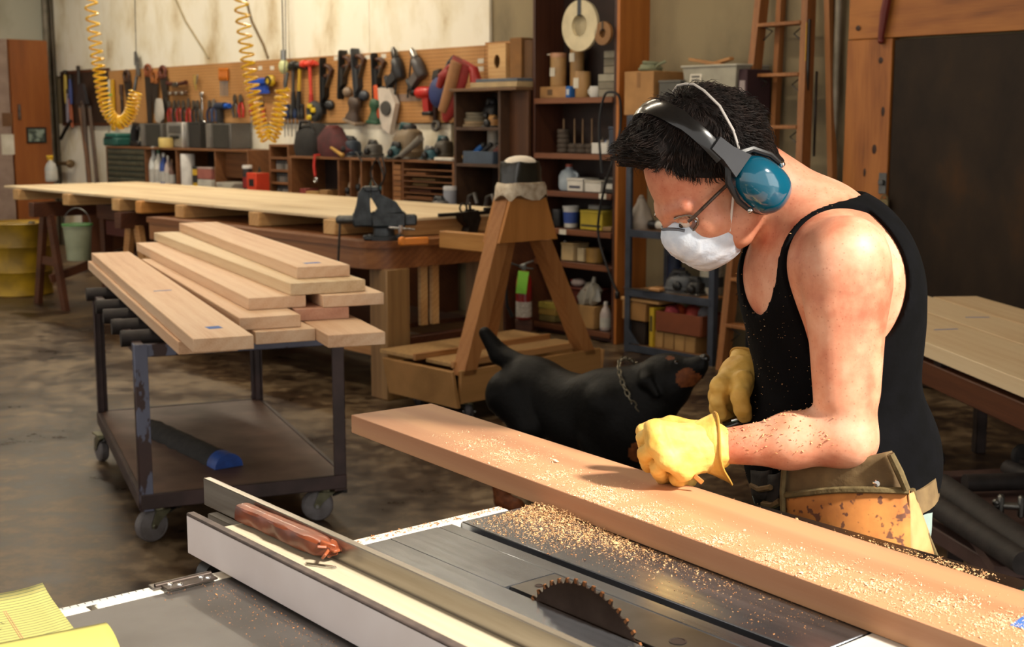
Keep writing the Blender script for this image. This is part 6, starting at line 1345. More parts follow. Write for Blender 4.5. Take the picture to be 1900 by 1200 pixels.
t = wthing('plastic_bag', 'crumpled clear plastic bag in front of the dark red tray', 'bag', bx(1092), .22, K[5] + .165); random.seed(5); m = MB(); m.loft([[((w + .018 * math.sin(a * 5 + z * 60)) * math.cos(a) + z * .3, (d + .012 * math.sin(a * 7)) * math.sin(a), z + .01 * math.sin(a * 4)) for a in [2 * math.pi * k / 26 for k in range(26)]] for z, w, d in ((0, .07, .04), (.04, .10, .05), (.10, .085, .045), (.15, .04, .03))]); mk('film', m, col('#9a958a', .25), t, smooth=25); mk('twist', MB().tube([(.045, 0, .14), (.06, 0, .2)], [.02, .012], 8), col('#b5b0a5', .25), t)
for i in range(3): carton('yellow booklet box in the pile at the bottom left of the bookcase, %s from below' % ('first', 'second', 'third')[i], bx(1003), bx(1034), .08, .25, K[5] + i * .047, .045, ('#6a5a2c', '#9a7a34', '#a3913a')[i], None, None, .05 * i, 'carton', 'box', 'yellow boxes at the bookcase foot')
bottle('white printed bottle at the bottom right of the bookcase', bx(1125), .22, K[5], .04, .2, '#b5a8a4', '#d0cbc6')
t = wthing('coil_of_cord', 'black cord draped over the front corner of the bookcase', 'cord', B1, BB + .03, wa(1150, 182, BB)[1]); P = [Vector((-.09, -.01, -.5)), Vector((-.10, -.03, -.2)), Vector((-.06, -.03, .0)), Vector((.0, -.03, .04)), Vector((.06, .0, .0)), Vector((.05, .02, -.2)), Vector((.02, -.02, -.42)), Vector((-.05, -.03, -.62)), Vector((-.1, -.03, -.9)), Vector((.0, -.03, -1.15)), Vector((.08, -.02, -1.3))]; mk('cord', MB().tube([Vector(q) for q in smooth([tuple(q) for q in P], 5)], .009, 6), BLACK, t); mk('plug', MB().box((.08, -.02, -1.32), (.03, .03, .05), .006), BLACK, t)

# ---- rack contents
def rx(px, b=RB - .08): return wa(px, 400, b)[0]
Q = [z + .001 for z in rz_]
a0, a1 = wa(1158, 170, .4)[0], wa(1212, 170, .4)[0]; h = wa(1190, 132, .4)[1] - Q[0]
carton('large cardboard box on top of the metal rack', a0, a1, .1, .4, Q[0], h, '#a87c4a', None, (0, .3, .12, .35, '#8f6436'))
carton('grey plastic box behind the man\'s head on the rack top', wa(1222, 180, .4)[0], wa(1262, 180, .4)[0], .12, .4, Q[0], h * .72, '#55544f', '#605f59', None, 0, 'storage_box'); carton('brown cardboard box behind the grey plastic box', wa(1214, 160, .2)[0], wa(1262, 160, .2)[0], .02, .11, Q[0], h * 1.0, '#8a6238')
t = wthing('rope_coil', 'pale green rope coil on the large cardboard box', 'rope', wa(1203, 125, .3)[0], .28, Q[0] + h + .012); m = MB()
for k in range(4): m.torus((.01 * (k % 2), 0, k * .014), .07 - .006 * k, .011, 24, 6, (.08 * (k % 3 - 1), .06 * (k % 2), 0))
mk('coil', m, col('#7f8468', .8), t); mk('loose_end', MB().tube([(.06, -.02, .01), (.12, -.05, .03), (.15, -.02, .05)], .01, 6), col('#7f8468', .8), t)
a0, a1 = wa(1266, 150, .36)[0], wa(1366, 150, .36)[0]; zb_ = wa(1316, 172, .36)[1]; h = wa(1316, 122, .36)[1] - zb_
t = wthing('storage_bin', 'translucent plastic bin with a printed label on the rack top', 'bin', (a0 + a1) / 2, .2, zb_); w = a1 - a0; m = MB(); m.loft([[(x * w / 2 * k_, y * .16 * k_, z) for x, y in ((-1, -1), (1, -1), (1, 1), (-1, 1))] for z, k_ in ((0, .9), (h, 1.0))]); mk('tub', m, col('#a9a594', .35), t); mk('rim', MB().box((0, 0, h), (w + .02, .34, .014), .004), col('#bdb9a8', .35), t); mk('label', MB().box((-w * .25, -.158, h * .5), (w * .22, .002, h * .6), 0, (-.1, 0, 0)), PAPER, t)
for k in range(3): mk('label_print', MB().box((-w * .25, -.160, h * (.34 + .14 * k)), (w * .15, .002, h * .06), 0, (-.1, 0, 0)), col('#3c3a36', .6), t)
carton('black case with silver latch under the translucent bin', a0, a1 - .02, .05, .36, Q[0], zb_ - Q[0] - .004, '#1d1c2a', '#26253a', (.46, 0, .04, .9, '#c9c6cc'), 0, 'equipment_case', 'case')
t = wthing('wooden_scrap', 'bent wooden strips lying on the translucent bin', 'scrap wood', wa(1300, 118, .3)[0], .2, zb_ + h + .010); mk('strip', MB().box((0, 0, .015), (.3, .04, .02), .003, (0, .18, .3)), FIR, t); mk('strip', MB().box((.02, .05, .02), (.26, .04, .02), .003, (0, -.15, -.2)), FIR, t)
carton('dark red and white printed carton right of the translucent bin', wa(1369, 150, .33)[0], wa(1386, 150, .33)[0], .1, .33, Q[0], wa(1376, 128, .33)[1] - Q[0], '#3a2228', None, (0, .1, .6, .3, '#a89a98'))
t = wthing('plastic_bag', 'grey plastic bag on the upper rack shelf', 'bag', rx(1182), .32, Q[1]); m = MB(); m.loft([[((w + .012 * math.sin(a * 5 + z * 50)) * math.cos(a), d * math.sin(a), z) for a in [2 * math.pi * k / 20 for k in range(20)]] for z, w, d in ((0, .09, .07), (.05, .10, .08), (.13, .06, .05), (.2, .02, .02))]); mk('film', m, col('#8a7f74', .4), t); mk('knot', MB().ball((0, 0, .205), .02), col('#8a7f74', .4), t)
t = wthing('flashlight', 'black torch with a white band on the upper rack shelf', 'torch', rx(1228), .34, Q[1] + .035); mk('barrel', MB().cyl((-.12, 0, 0), (.08, 0, 0), .028, n=14), BLACK, t); mk('head', MB().lathe([(.03, 0), (.04, .03), (.04, .06), (0, .06)], 16, (.08, 0, 0), (0, R(90), 0)), BLACK, t); mk('band', MB().cyl((-.05, 0, 0), (.03, 0, 0), .0285, n=14), WHITE, t)
carton('brown paper parcel on the upper rack shelf', rx(1205), rx(1222), .1, .25, Q[1], .06, '#6f5130')
t = wthing('blue_vacuum', 'dark blue bottle jack on the middle rack shelf', 'jack', rx(1215), .16, Q[2]); mk('cylinder', MB().lathe([(.07, 0), (.07, .02), (.05, .04), (.05, .22), (.03, .24), (.02, .27), (0, .27)], 18), col('#1f2a44', .45), t); mk('side_pump', MB().cyl((.06, 0, .0), (.07, 0, .14), .02), col('#1f2a44', .45), t)
lump('grey circular saw lying on the middle rack shelf', 1262, 520, .12, .09, .13, '#4a4d52', '#2a2a2c', 'circular_saw', 'saw', RB - .12, .2, Q[2]); lump('black drill case on the middle rack shelf', 1290, 530, .07, .06, .10, '#191818', None, 'tool_case', 'case', RB - .10, 0, Q[2])
t = can('white paint bucket with dark label at the right of the middle rack shelf', rx(1300), .24, Q[2], .075, .17, '#bdb8a8', '#a9a497', '#3a3f44', 'paint_bucket', 'bucket'); mk('bail', MB().tube([(.078 * math.cos(a), 0, .14 - .08 * math.sin(a)) for a in [math.pi * k / 10 for k in range(11)]], .003, 6), GREY_METAL, t)
t = wthing('hand_saw', 'flat saw blade sticking out at the left of the middle rack shelf', 'saw', rx(1185, RB), RB - .02, Q[2] + .004); mk('blade', MB().prism([(-.14, -.02), (.12, -.04), (.12, .05), (-.14, .0)], .0, .003, 'XY'), col('#6a645c', .4, .7), t); mk('handle', MB().box((.16, 0, .015), (.1, .08, .025), .008), FIR, t)
carton('tan wooden drawer box on the bottom rack level', rx(1168), rx(1212), .12, .42, Q[3] + .16, .12, '#9a6f3c', None, None, 0, 'wooden_box'); t = wthing('slotted_board', 'pale slotted board lying on the tan drawer box', 'board', rx(1200), .28, Q[3] + .284); mk('board', MB().box((0, 0, .012), (.34, .28, .024), .004), PINE, t)
for x in (-.08, .05): mk('slot_block', MB().box((x, -.08, .034), (.05, .06, .02), .004), PINE, t)
carton('dark wooden box under the tan drawer box', rx(1172), rx(1208), .12, .40, Q[3], .155, '#24160e', None, None, 0, 'wooden_box'); carton('upright yellow book on the bottom rack level', rx(1219), rx(1227), .2, .42, Q[3], .26, '#c2a01c', None, (0, .1, .5, .4, '#3a3418'), 0, 'yellow_book', 'book')
t = wthing('red_crate', 'red-brown wooden crate of coloured rope balls on the bottom rack level', 'crate', rx(1272), .28, Q[3] + .115); w, d, h = .38, .26, .13; mk('bottom', MB().box((0, 0, .008), (w, d, .016)), col('#6b351c', .55), t)
for s in (-1, 1): mk('side', MB().box((0, s * d / 2, h / 2), (w, .014, h), .002), col('#7a3f22', .55), t); mk('side', MB().box((s * w / 2, 0, h / 2), (.014, d, h), .002), col('#7a3f22', .55), t)
for i, (x, y, c) in enumerate(((-.11, .0, '#c24a1c'), (-.03, .04, '#a8342a'), (.04, -.03, '#b0443a'), (.11, .0, '#8d8d92'), (-.1, -.08, '#a03a44'))): t = wthing('rope_ball', ('orange rope ball in the red-brown crate', 'dark red rope ball in the red-brown crate', 'pale red rope ball in the red-brown crate', 'grey rope ball in the red-brown crate', 'pinkish rope ball in the red-brown crate')[i], 'rope ball', rx(1272) + x, .28 - y, Q[3] + .235); mk('ball', MB().ball((0, 0, 0), .05), col(c, .7), t); mk('winding', MB().torus((0, 0, 0), .05, .006, 20, 6, (.6 * i, .4, 0)), col(c, .7), t)
for i, px in enumerate((1232, 1252, 1272, 1292)): carton('small tan carton under the red-brown crate, %s' % ('leftmost', 'second from the left', 'third from the left', 'rightmost')[i], rx(px) - .04, rx(px) + .045, .16, .40, Q[3], .108, ('#a9824e', '#9c7746')[i % 2])
# dark motor on the floor beside the rack
# ---------------------------------------------------------------- smooth solid modelling on a grid (for the man and the dog)
class Field:
    def __init__(s, lo, hi, h):
        s.lo = np.array(lo, float); s.h = h; s.n = np.ceil((np.array(hi) - s.lo) / h).astype(int) + 1
        s.d = np.full(s.n, .2, np.float32); s.ax = [s.lo[i] + h * np.arange(s.n[i]) for i in range(3)]
    def sub(s, c0, c1, pad):
        i0 = np.clip(np.floor((np.minimum(c0, c1) - pad - s.lo) / s.h).astype(int), 0, s.n - 1); i1 = np.clip(np.ceil((np.maximum(c0, c1) + pad - s.lo) / s.h).astype(int) + 1, 1, s.n)
        sl_ = tuple(slice(a, b) for a, b in zip(i0, i1))
        return sl_, np.meshgrid(*[s.ax[i][sl_[i]] for i in range(3)], indexing='ij', sparse=True)
    def put(s, sl_, d, k, op):
        a = s.d[sl_]
        if op == 'u':
            h = np.maximum(k - np.abs(a - d), 0) / k if k > 0 else 0; s.d[sl_] = np.minimum(a, d) - h * h * k / 4
        elif op == 's':
            d = -d; h = np.maximum(k - np.abs(a - d), 0) / k if k > 0 else 0; s.d[sl_] = np.maximum(a, d) + h * h * k / 4
    def cone(s, a, b, ra, rb, k=.02, op='u'):
        a, b = np.array(a, float), np.array(b, float); pad = max(ra, rb) + k + .04
        sl_, (X, Y, Z) = s.sub(a, b, pad); u = b - a; L2 = max(u @ u, 1e-9)
        t = np.clip(((X - a[0]) * u[0] + (Y - a[1]) * u[1] + (Z - a[2]) * u[2]) / L2, 0, 1)
        d = np.sqrt((X - a[0] - t * u[0]) ** 2 + (Y - a[1] - t * u[1]) ** 2 + (Z - a[2] - t * u[2]) ** 2) - (ra + (rb - ra) * t)
        s.put(sl_, d.astype(np.float32), k, op); return s
    def ell(s, c, r, k=.03, fr=None, op='u'):
        c = np.array(c, float); R_ = np.max(r) + k + .04; sl_, (X, Y, Z) = s.sub(c, c, R_)
        fr = np.eye(3) if fr is None else np.array(fr)
        q = [((X - c[0]) * fr[i][0] + (Y - c[1]) * fr[i][1] + (Z - c[2]) * fr[i][2]) for i in range(3)]
        k0 = np.sqrt(sum((q[i] / r[i]) ** 2 for i in range(3))); k1 = np.sqrt(sum((q[i] / r[i] ** 2) ** 2 for i in range(3))) + 1e-9
        s.put(sl_, (k0 * (k0 - 1) / k1).astype(np.float32), k, op); return s
    def noise(s, amp, fr, dirs=((1, .3, .2), (-.2, 1, .4), (.3, -.4, 1))):
        X, Y, Z = np.meshgrid(*s.ax, indexing='ij', sparse=True)
        n = 0
        for i, d in enumerate(dirs): n = n + np.sin(fr * (d[0] * X + d[1] * Y + d[2] * Z) + 1.7 * i + 1.3 * np.sin(fr * .37 * (d[1] * X - d[2] * Y + d[0] * Z)))
        s.d = s.d + (amp * n).astype(np.float32); return s
    def mesh(s):
        d = s.d; ins = d < 0; n = s.n; h = s.h
        cnt = np.zeros(n - 1, np.uint8)
        for i in (0, 1):
            for j in (0, 1):
                for k in (0, 1): cnt += ins[i:n[0] - 1 + i, j:n[1] - 1 + j, k:n[2] - 1 + k]
        act = (cnt > 0) & (cnt < 8); idx = np.full(n - 1, -1, np.int64); C = np.argwhere(act); idx[act] = np.arange(len(C))
        P = np.zeros((len(C), 3)); W = np.zeros(len(C))
        cor = [(i, j, k) for i in (0, 1) for j in (0, 1) for k in (0, 1)]; val = {c: d[C[:, 0] + c[0], C[:, 1] + c[1], C[:, 2] + c[2]] for c in cor}
        for c in cor:
            for a in range(3):
                if c[a] == 0:
                    e = list(c); e[a] = 1; v0, v1 = val[c], val[tuple(e)]; m = (v0 < 0) != (v1 < 0)
                    t = np.where(m, v0 / np.where(m, v0 - v1, 1), 0); q = np.zeros((len(C), 3)); q[:] = c; q[:, a] += t
                    P[m] += q[m]; W[m] += 1
        V = s.lo + (C + P / W[:, None]) * h; F = []
        for a in range(3):
            b, c = (a + 1) % 3, (a + 2) % 3; s0 = [slice(None)] * 3; s1 = [slice(None)] * 3; s0[a] = slice(0, -1); s1[a] = slice(1, None)
            for ax in (b, c): s0[ax] = slice(1, -1); s1[ax] = slice(1, -1)
            A, B = ins[tuple(s0)], ins[tuple(s1)]
            for fl, m in ((0, A & ~B), (1, ~A & B)):
                E = np.argwhere(m)
                if len(E) == 0: continue
                off = np.zeros(3, int); off[b] = 1; off[c] = 1; E = E + off
                def g(db, dc):
                    q = E.copy(); q[:, b] -= db; q[:, c] -= dc; return idx[q[:, 0], q[:, 1], q[:, 2]]
                Q = np.stack([g(0, 0), g(1, 0), g(1, 1), g(0, 1)], 1); F.append(Q if fl == 0 else Q[:, ::-1])
        return V, np.concatenate(F)
def fobj(name, V, F, mats, parent, origin, matfn=None):
    me = bpy.data.meshes.new(name); V = V - np.array(origin)
    me.vertices.add(len(V)); me.vertices.foreach_set('co', V.astype(np.float32).ravel())
    me.loops.add(F.size); me.loops.foreach_set('vertex_index', F.astype(np.int32).ravel()); me.polygons.add(len(F)); me.polygons.foreach_set('loop_start', np.arange(0, F.size, 4, dtype=np.int32))
    try: me.polygons.foreach_set('loop_total', np.full(len(F), 4, np.int32))
    except Exception: pass
    me.update(calc_edges=True); me.validate(); me.shade_smooth()
    for m in (mats if isinstance(mats, (list, tuple)) else [mats]): me.materials.append(m)
    if matfn is not None:
        ce = np.zeros(len(me.polygons) * 3, np.float32); me.polygons.foreach_get('center', ce); me.polygons.foreach_set('material_index', matfn(ce.reshape(-1, 3) + np.array(origin)).astype(np.int32))
    o = bpy.data.objects.new(name, me); COL.objects.link(o); o.parent = parent; return o

# ---------------------------------------------------------------- the man
MS = 1.035
J = lambda x, y, Y: np.array(aty(x, y, Y * MS))
Jp = lambda x, y, Y: np.array(aty(x, y, Y))
yaw = R(18); h_ = np.array((-math.cos(yaw), -math.sin(yaw), 0)); l_ = np.array((math.sin(yaw), -math.cos(yaw), 0)); z_ = np.array((0, 0, 1.))
FRB = (h_, l_, z_)
hp_ = R(45); fh = math.cos(hp_) * h_ - math.sin(hp_) * z_; uh = math.sin(hp_) * h_ + math.cos(hp_) * z_; FRH = (fh, l_, uh)
E0 = J(1329, 334, 2.17); HS = 1.05
def hd(f, l, u): return E0 + (fh * f + l_ * l + uh * u) * HS
base_m = J(1560, 905, 2.20); MO = (base_m[0], base_m[1], 0.0)
man = thing('person', 'man in black tank top, ear muffs, dust mask and yellow gloves bending over the saw', 'person', MO)
pel, wai, che, uch, nkb = J(1560, 905, 2.2), J(1555, 800, 2.2), J(1536, 590, 2.18), J(1530, 500, 2.17), J(1497, 412, 2.17)
shL = J(1572, 476, 2.00); shR = shL + np.array((-.015, .345, 0)); elL = J(1574, 814, 1.985); wrL = J(1330, 828, 2.02)
elR = J(1560, 660, 2.46); wrR = J(1402, 684, 2.29)
hipL, hipR = pel + l_ * .085 - z_ * .06, pel - l_ * .085 - z_ * .06
knL, knR = np.array((*(hipL + h_ * .05)[:2], .47)), np.array((*(hipR + h_ * .03)[:2], .47)); anL, anR = np.array((*(knL - h_ * .03 + l_ * .02)[:2], .08)), np.array((*(knR - h_ * .04)[:2], .08))
def torso(f, g=0.0, k=.05):
    f.ell(che, (.122 + g, .158 + g, .215 + g), k, FRB); f.ell(uch - z_ * .01 - h_ * .01, (.105 + g, .165 + g, .115 + g), k, FRB)
    f.ell(wai, (.122 + g, .150 + g, .19 + g), k, FRB); f.ell(pel, (.118 + g, .165 + g, .15 + g), k, FRB)
    f.cone(shL - l_ * .05 - z_ * .01, shR + l_ * .05 - z_ * .01, .062 + g, .062 + g, k)
    f.ell(che + h_ * .06 + z_ * .07, (.07 + g, .13 + g, .085 + g), k, FRB)
def neck(f, g=0.0):
    f.cone(hd(-.045, 0, -.05), nkb, .062 + g, .066 + g, .03)
    f.cone(hd(-.06, 0, -.04), nkb - h_ * .03 + z_ * .0, .045 + g, .06 + g, .03)
    f.cone(nkb - h_ * .02 - z_ * .01, shL - z_ * .005 - l_ * .05, .055 + g, .045 + g, .05); f.cone(nkb - h_ * .02 - z_ * .01, shR - z_ * .005 + l_ * .05, .055 + g, .045 + g, .05)
B = Field((.18, 1.84, -.02), (.86, 2.62, 1.68), .0045)
torso(B); neck(B)
for (sh, el, wr) in ((shL, elL, wrL), (shR, elR, wrR)):
    ua = (el - sh); ud = ua / np.linalg.norm(ua)
    B.ell(sh + np.array((0, 0, -.03)), (.070, .060, .088), .02, FRB); B.cone(sh, el, .056, .043, .03)
    m_ = sh + ua * .55; B.cone(m_ - ud * .075 + h_ * .022, m_ + ud * .06 + h_ * .018, .043, .037, .02); B.cone(m_ - ud * .11 - h_ * .024, m_ + ud * .05 - h_ * .014, .042, .034, .02)
    fa = wr - el; fd = fa / np.linalg.norm(fa)
    B.cone(el, el + fa * .45, .041, .040, .025); B.cone(el + fa * .45, wr, .041, .027, .02); B.cone(el + fd * .02 + z_ * .012, el + fa * .42 + z_ * .010, .036, .033, .025); B.cone(wr, wr + fd * (.06 if wr is wrL else .012), .028, .029, .01)
    B.ell(el - fd * .014 - z_ * .012, (.018, .018, .018), .02)
for (hp, kn, an) in ((hipL, knL, anL), (hipR, knR, anR)):
    B.cone(hp, kn, .088, .058, .04); B.cone(kn, an, .056, .038, .02); B.cone(kn - z_ * .08 - h_ * .02, kn - z_ * .22 - h_ * .02, .05, .045, .02); B.cone(an + z_ * -.03, an + h_ * .15 - z_ * .045, .038, .03, .02)
# head and face
B.ell(hd(-.008, 0, .048), (.1 * HS, .077 * HS, .088 * HS), .015, FRH); B.ell(hd(.045, 0, -.02), (.062 * HS, .060 * HS, .088 * HS), .03, FRH)
B.cone(hd(.045, .045, -.075), hd(-.005, .058, -.045), .018, .018, .03); B.cone(hd(.045, -.045, -.075), hd(-.005, -.058, -.045), .018, .018, .03); B.ell(hd(.078, 0, -.084), (.018, .026, .018), .02, FRH)
for s in (1, -1):
    B.cone(hd(.098, s * .012, .026), hd(.082, s * .048, .026), .013, .011, .012); B.ell(hd(.068, s * .048, -.022), (.026, .022, .022), .025, FRH)
    B.ell(hd(.106, s * .033, .006), (.016, .020, .012), .012, FRH, 's'); B.ell(hd(.088, s * .033, .005), (.0135, .0135, .0135), .004, FRH); B.cone(hd(.101, s * .020, .0125), hd(.096, s * .047, .010), .0035, .003, .005)
    B.ell(hd(-.01, s * .081, -.005), (.016, .008, .032), .01, FRH)
B.cone(hd(.104, 0, .018), hd(.124, 0, -.026), .009, .014, .012); B.ell(hd(.112, .011, -.03), (.010, .008, .009), .008, FRH); B.ell(hd(.112, -.011, -.03), (.010, .008, .009), .008, FRH)
B.ell(hd(.100, 0, -.060), (.010, .024, .006), .008, FRH); B.ell(hd(.098, 0, -.071), (.010, .021, .007), .008, FRH)
V, Fq = B.mesh(); del B
def skin_mat():
    m, nt, p = base('freckled_skin'); v = coords(nt, (1, 1, 1), rnd=False)  # skin tone varies at random, with freckle spots
    n1 = nn(nt, 'ShaderNodeTexNoise'); n1.inputs['Scale'].default_value = 11; n1.inputs['Detail'].default_value = 6; n1.inputs['Roughness'].default_value = .6
    n2 = nn(nt, 'ShaderNodeTexVoronoi'); n2.inputs['Scale'].default_value = 120
    n3 = nn(nt, 'ShaderNodeTexNoise'); n3.inputs['Scale'].default_value = 320; n3.inputs['Detail'].default_value = 2
    for q in (n1, n2, n3): nt.links.new(v, q.inputs['Vector'])
    c = ramp(nt, n1.outputs['Fac'], [(.32, hexc('#b5664c')), (.5, hexc('#cf8e70')), (.68, hexc('#dda88c'))])
    lt = nn(nt, 'ShaderNodeMapRange'); lt.inputs['From Min'].default_value = .10; lt.inputs['From Max'].default_value = .22; lt.inputs['To Min'].default_value = .35; lt.inputs['To Max'].default_value = 0; nt.links.new(n2.outputs['Distance'], lt.inputs['Value'])
    mx = nn(nt, 'ShaderNodeMix', data_type='RGBA'); mx.inputs['B'].default_value = hexc('#95452c'); nt.links.new(c, mx.inputs['A']); nt.links.new(lt.outputs[0], mx.inputs['Factor'])
    nt.links.new(mx.outputs['Result'], p.inputs['Base Color']); p.inputs['Roughness'].default_value = .5
    p.inputs['Subsurface Weight'].default_value = .12; p.inputs['Subsurface Radius'].default_value = (.010, .004, .002); p.inputs['Subsurface Scale'].default_value = 1
    bump(nt, p, n3.outputs['Fac'], .12, .001); return m
SKIN = skin_mat()
fobj('body', V, Fq, SKIN, man, MO)
for s in (1, -1):
    m = MB(); m.ball(hd(.0915, s * .033, .0048), .0125); ey = mk('eye', m, mat('eye_white', '#d9cfc6', .2), man, tuple(-np.array(MO)))
    m = MB(); m.ball(hd(.0915, s * .033, .0048) + fh * .0112, .0045); mk('iris', m, mat('dark_iris', '#2a1c14', .15), ey)
# trousers and boots
T_ = Field((.3, 1.9, -.01), (.86, 2.5, 1.0), .007)
T_.ell(pel, (.128, .176, .14), .04, FRB)
for (hp, kn, an) in ((hipL, knL, anL), (hipR, knR, anR)): T_.cone(hp, kn, .102, .078, .05); T_.cone(kn, an + z_ * .02, .078, .066, .03)
T_.noise(.0022, 70); V, Fq = T_.mesh(); fobj('trousers', V, Fq, mat('pale_green_grey_jeans', '#8fa09a', .85, c2='#7a8b86', s=20, b=.1), man, MO)
for an in (anL, anR):
    T_ = Field(an - .26, an + .28, .007); T_.cone(an + z_ * .04, an - z_ * .03, .055, .05, .02); T_.cone(an - z_ * .035 - h_ * .02, an + h_ * .15 - z_ * .045, .046, .04, .03); T_.d = np.maximum(T_.d, (-T_.ax[2] + .002)[None, None, :].astype(np.float32)); V, Fq = T_.mesh(); fobj('boot', V, Fq, mat('brown_boot_leather', '#4a3526', .6), man, MO)
# tank top
S = Field((.3, 1.86, .74), (.86, 2.52, 1.5), .0038)
torso(S, .007); S.ell(wai - h_ * .055 - z_ * .0, (.105, .15, .10), .05, FRB); S.ell(wai + h_ * .03, (.125, .15, .14), .05, FRB); S.ell(pel + z_ * .02, (.134, .182, .14), .05, FRB); S.ell(che - h_ * .035, (.112, .155, .2), .05, FRB)
S.cone(nkb - h_ * .03 - z_ * .02, shL - z_ * .008 - l_ * .05, .058, .053, .05); S.cone(nkb - h_ * .03 - z_ * .02, shR - z_ * .008 + l_ * .05, .058, .053, .05)
X, Y, Z = np.meshgrid(*S.ax, indexing='ij', sparse=True)
LL = (X - che[0]) * l_[0] + (Y - che[1]) * l_[1]; HH = (X - che[0]) * h_[0] + (Y - che[1]) * h_[1]
fold = .0022 * np.sin(70 * (HH * .9 + Z * .5) + 2.2 * np.sin(14 * Z + 9 * LL)) * np.clip((1.28 - Z) * 5, 0, 1) + .003 * np.sin(34 * (HH * .8 - Z * .55 + .3 * LL)) * np.clip((1.2 - Z) * 6, 0, 1)
S.d = (S.d + fold).astype(np.float32)
def armhole(c, rh, rz, l0, sgn):
    ch = (c - che) @ h_; e = np.sqrt(((HH - ch) / rh) ** 2 + ((Z - c[2]) / rz) ** 2); d = (e - 1) * min(rh, rz); lim = l0 - sgn * LL
    S.d = np.maximum(S.d, -np.maximum(d, lim)).astype(np.float32)
ahc = J(1562, 512, 2.03)
armhole(ahc, .108, .135, .100, 1); armhole(ahc - l_ * .3, .108, .135, .100, -1)
# neck opening, deeper in front
c0 = nkb + h_ * .042 + z_ * .03; ch = (c0 - che) @ h_
e = np.sqrt(((HH - ch + .30 * (Z - c0[2])) / .132) ** 2 + (LL / .090) ** 2 + ((Z - c0[2]) / .185) ** 2); S.d = np.maximum(S.d, -((e - 1) * .09)).astype(np.float32)
S.d = np.maximum(S.d, (.80 - .05 * np.clip(HH * 4, -1, 1) - Z)).astype(np.float32)
V, Fq = S.mesh(); del S
CLOTH = mat('black_cotton', '#060609', .95, c2='#030304', s=24, b=.25, spec=.12)
fobj('tank_top', V, Fq, CLOTH, man, MO)
# hair
Hh = Field(E0 - .24, E0 + .24, .0036)
Hh.ell(hd(-.012, 0, .052), (.110 * HS, .086 * HS, .100 * HS), .02, FRH); Hh.ell(hd(.030, .0, .126), (.056, .066, .034), .03, FRH); Hh.ell(hd(.058, .005, .116), (.030, .052, .024), .03, FRH); Hh.ell(hd(-.07, 0, -.03), (.034, .062, .05), .03, FRH)
X, Y, Z = np.meshgrid(*Hh.ax, indexing='ij', sparse=True); Fc = ((X - E0[0]) * fh[0] + (Y - E0[1]) * fh[1] + (Z - E0[2]) * fh[2]) / HS; Uc = ((X - E0[0]) * uh[0] + (Y - E0[1]) * uh[1] + (Z - E0[2]) * uh[2]) / HS; Lc = ((X - E0[0]) * l_[0] + (Y - E0[1]) * l_[1]) / HS
Hh.noise(.0016, 150); side = np.clip((np.abs(Lc) - .035) / .03, 0, 1)
line = .100 + 1.02 * (Fc - .068) - .022 * side + .012 * np.exp(-((np.abs(Lc) - .045) / .016) ** 2)
Hh.d = np.maximum(Hh.d, ((line - Uc) * .62).astype(np.float32)); Hh.d = np.maximum(Hh.d, (-.085 - Uc).astype(np.float32))
V, Fq = Hh.mesh(); HAIRM = mat('dark_brown_hair', '#1c1412', .7, c2='#0f0b0a', s=60, b=.4, spec=.15); hair = fobj('hair', V, Fq, HAIRM, man, MO)
rng = np.random.default_rng(4); sel = rng.choice(len(V), 6500, replace=True); vs = []; fs = []
cen = hd(-.012, 0, .03); HX = rng.normal(0, 1, (4, 3)) * 22
for i in sel:
    p = V[i] + rng.normal(0, .0015, 3); nrm = p - cen; nrm = nrm / np.linalg.norm(nrm); f_, u_ = (p - E0) @ fh, (p - E0) @ uh
    w1 = min(max((u_ - .03) / .09, 0), 1); w2 = min(max((-.02 - f_) / .06, 0), 1)
    flow = (fh * .55 + uh * .1 + nrm * .0) * w1 * (1 - w2) + (-uh * .9 + fh * .25) * (1 - w1) * (1 - w2) + (-uh * .8 - fh * .35) * w2 + l_ * .25 * np.sign((p - E0) @ l_)
    cl = np.array([math.sin(HX[0] @ (p - E0)), math.sin(HX[1] @ (p - E0) + 1), math.sin(HX[2] @ (p - E0) + 2)])
    flow = flow - nrm * (flow @ nrm); fr0 = min(max((f_ - .03) / .05, 0), 1) * w1; dv = flow / (np.linalg.norm(flow) + 1e-6) * (1 - .55 * fr0) + uh * .45 * fr0 + nrm * (.10 + .18 * rng.random() + .22 * fr0) + cl * .28 + rng.normal(0, .10, 3); dv /= np.linalg.norm(dv); hl = u_ / HS - (.094 + 1.02 * (f_ / HS - .070)); L = (.45 if hl < .02 else 1) * rng.uniform(.020, .042) * (.95 if w1 > .6 and f_ > .0 else .85); w = rng.uniform(.0005, .0011)
    sd = np.cross(dv, nrm); sd = sd / (np.linalg.norm(sd) + 1e-9) * w; bend = nrm * -L * .22 + rng.normal(0, .003, 3); b_ = len(vs); q0, q1, q2 = p - nrm * .003, p + dv * L * .55 - bend * .2, p + dv * L + bend
    vs += [q0 - sd, q0 + sd, q0 + nrm * w, q1 - sd * .8, q1 + sd * .8, q1 + nrm * w, q2]
    for a in range(3): c = (a + 1) % 3; fs.append((b_ + a, b_ + c, b_ + 3 + c, b_ + 3 + a)); fs.append((b_ + 3 + a, b_ + 3 + c, b_ + 6))
me = bpy.data.meshes.new('hair_strands'); me.from_pydata([tuple(v - np.array(MO)) for v in vs], [], fs); me.shade_smooth(); me.materials.append(mat('hair_strand', '#3a2d28', .55, c2='#120d0b', s=45, lo=.42, hi=.7, spec=.25)); o = bpy.data.objects.new('hair_strands', me); COL.objects.link(o); o.parent = hair; o['kind'] = 'stuff'
off = tuple(-np.array(MO))
def mp(name, m, mt, parent=man, **k): return mk(name, m, mt, parent, off if parent is man else (0, 0, 0), **k)
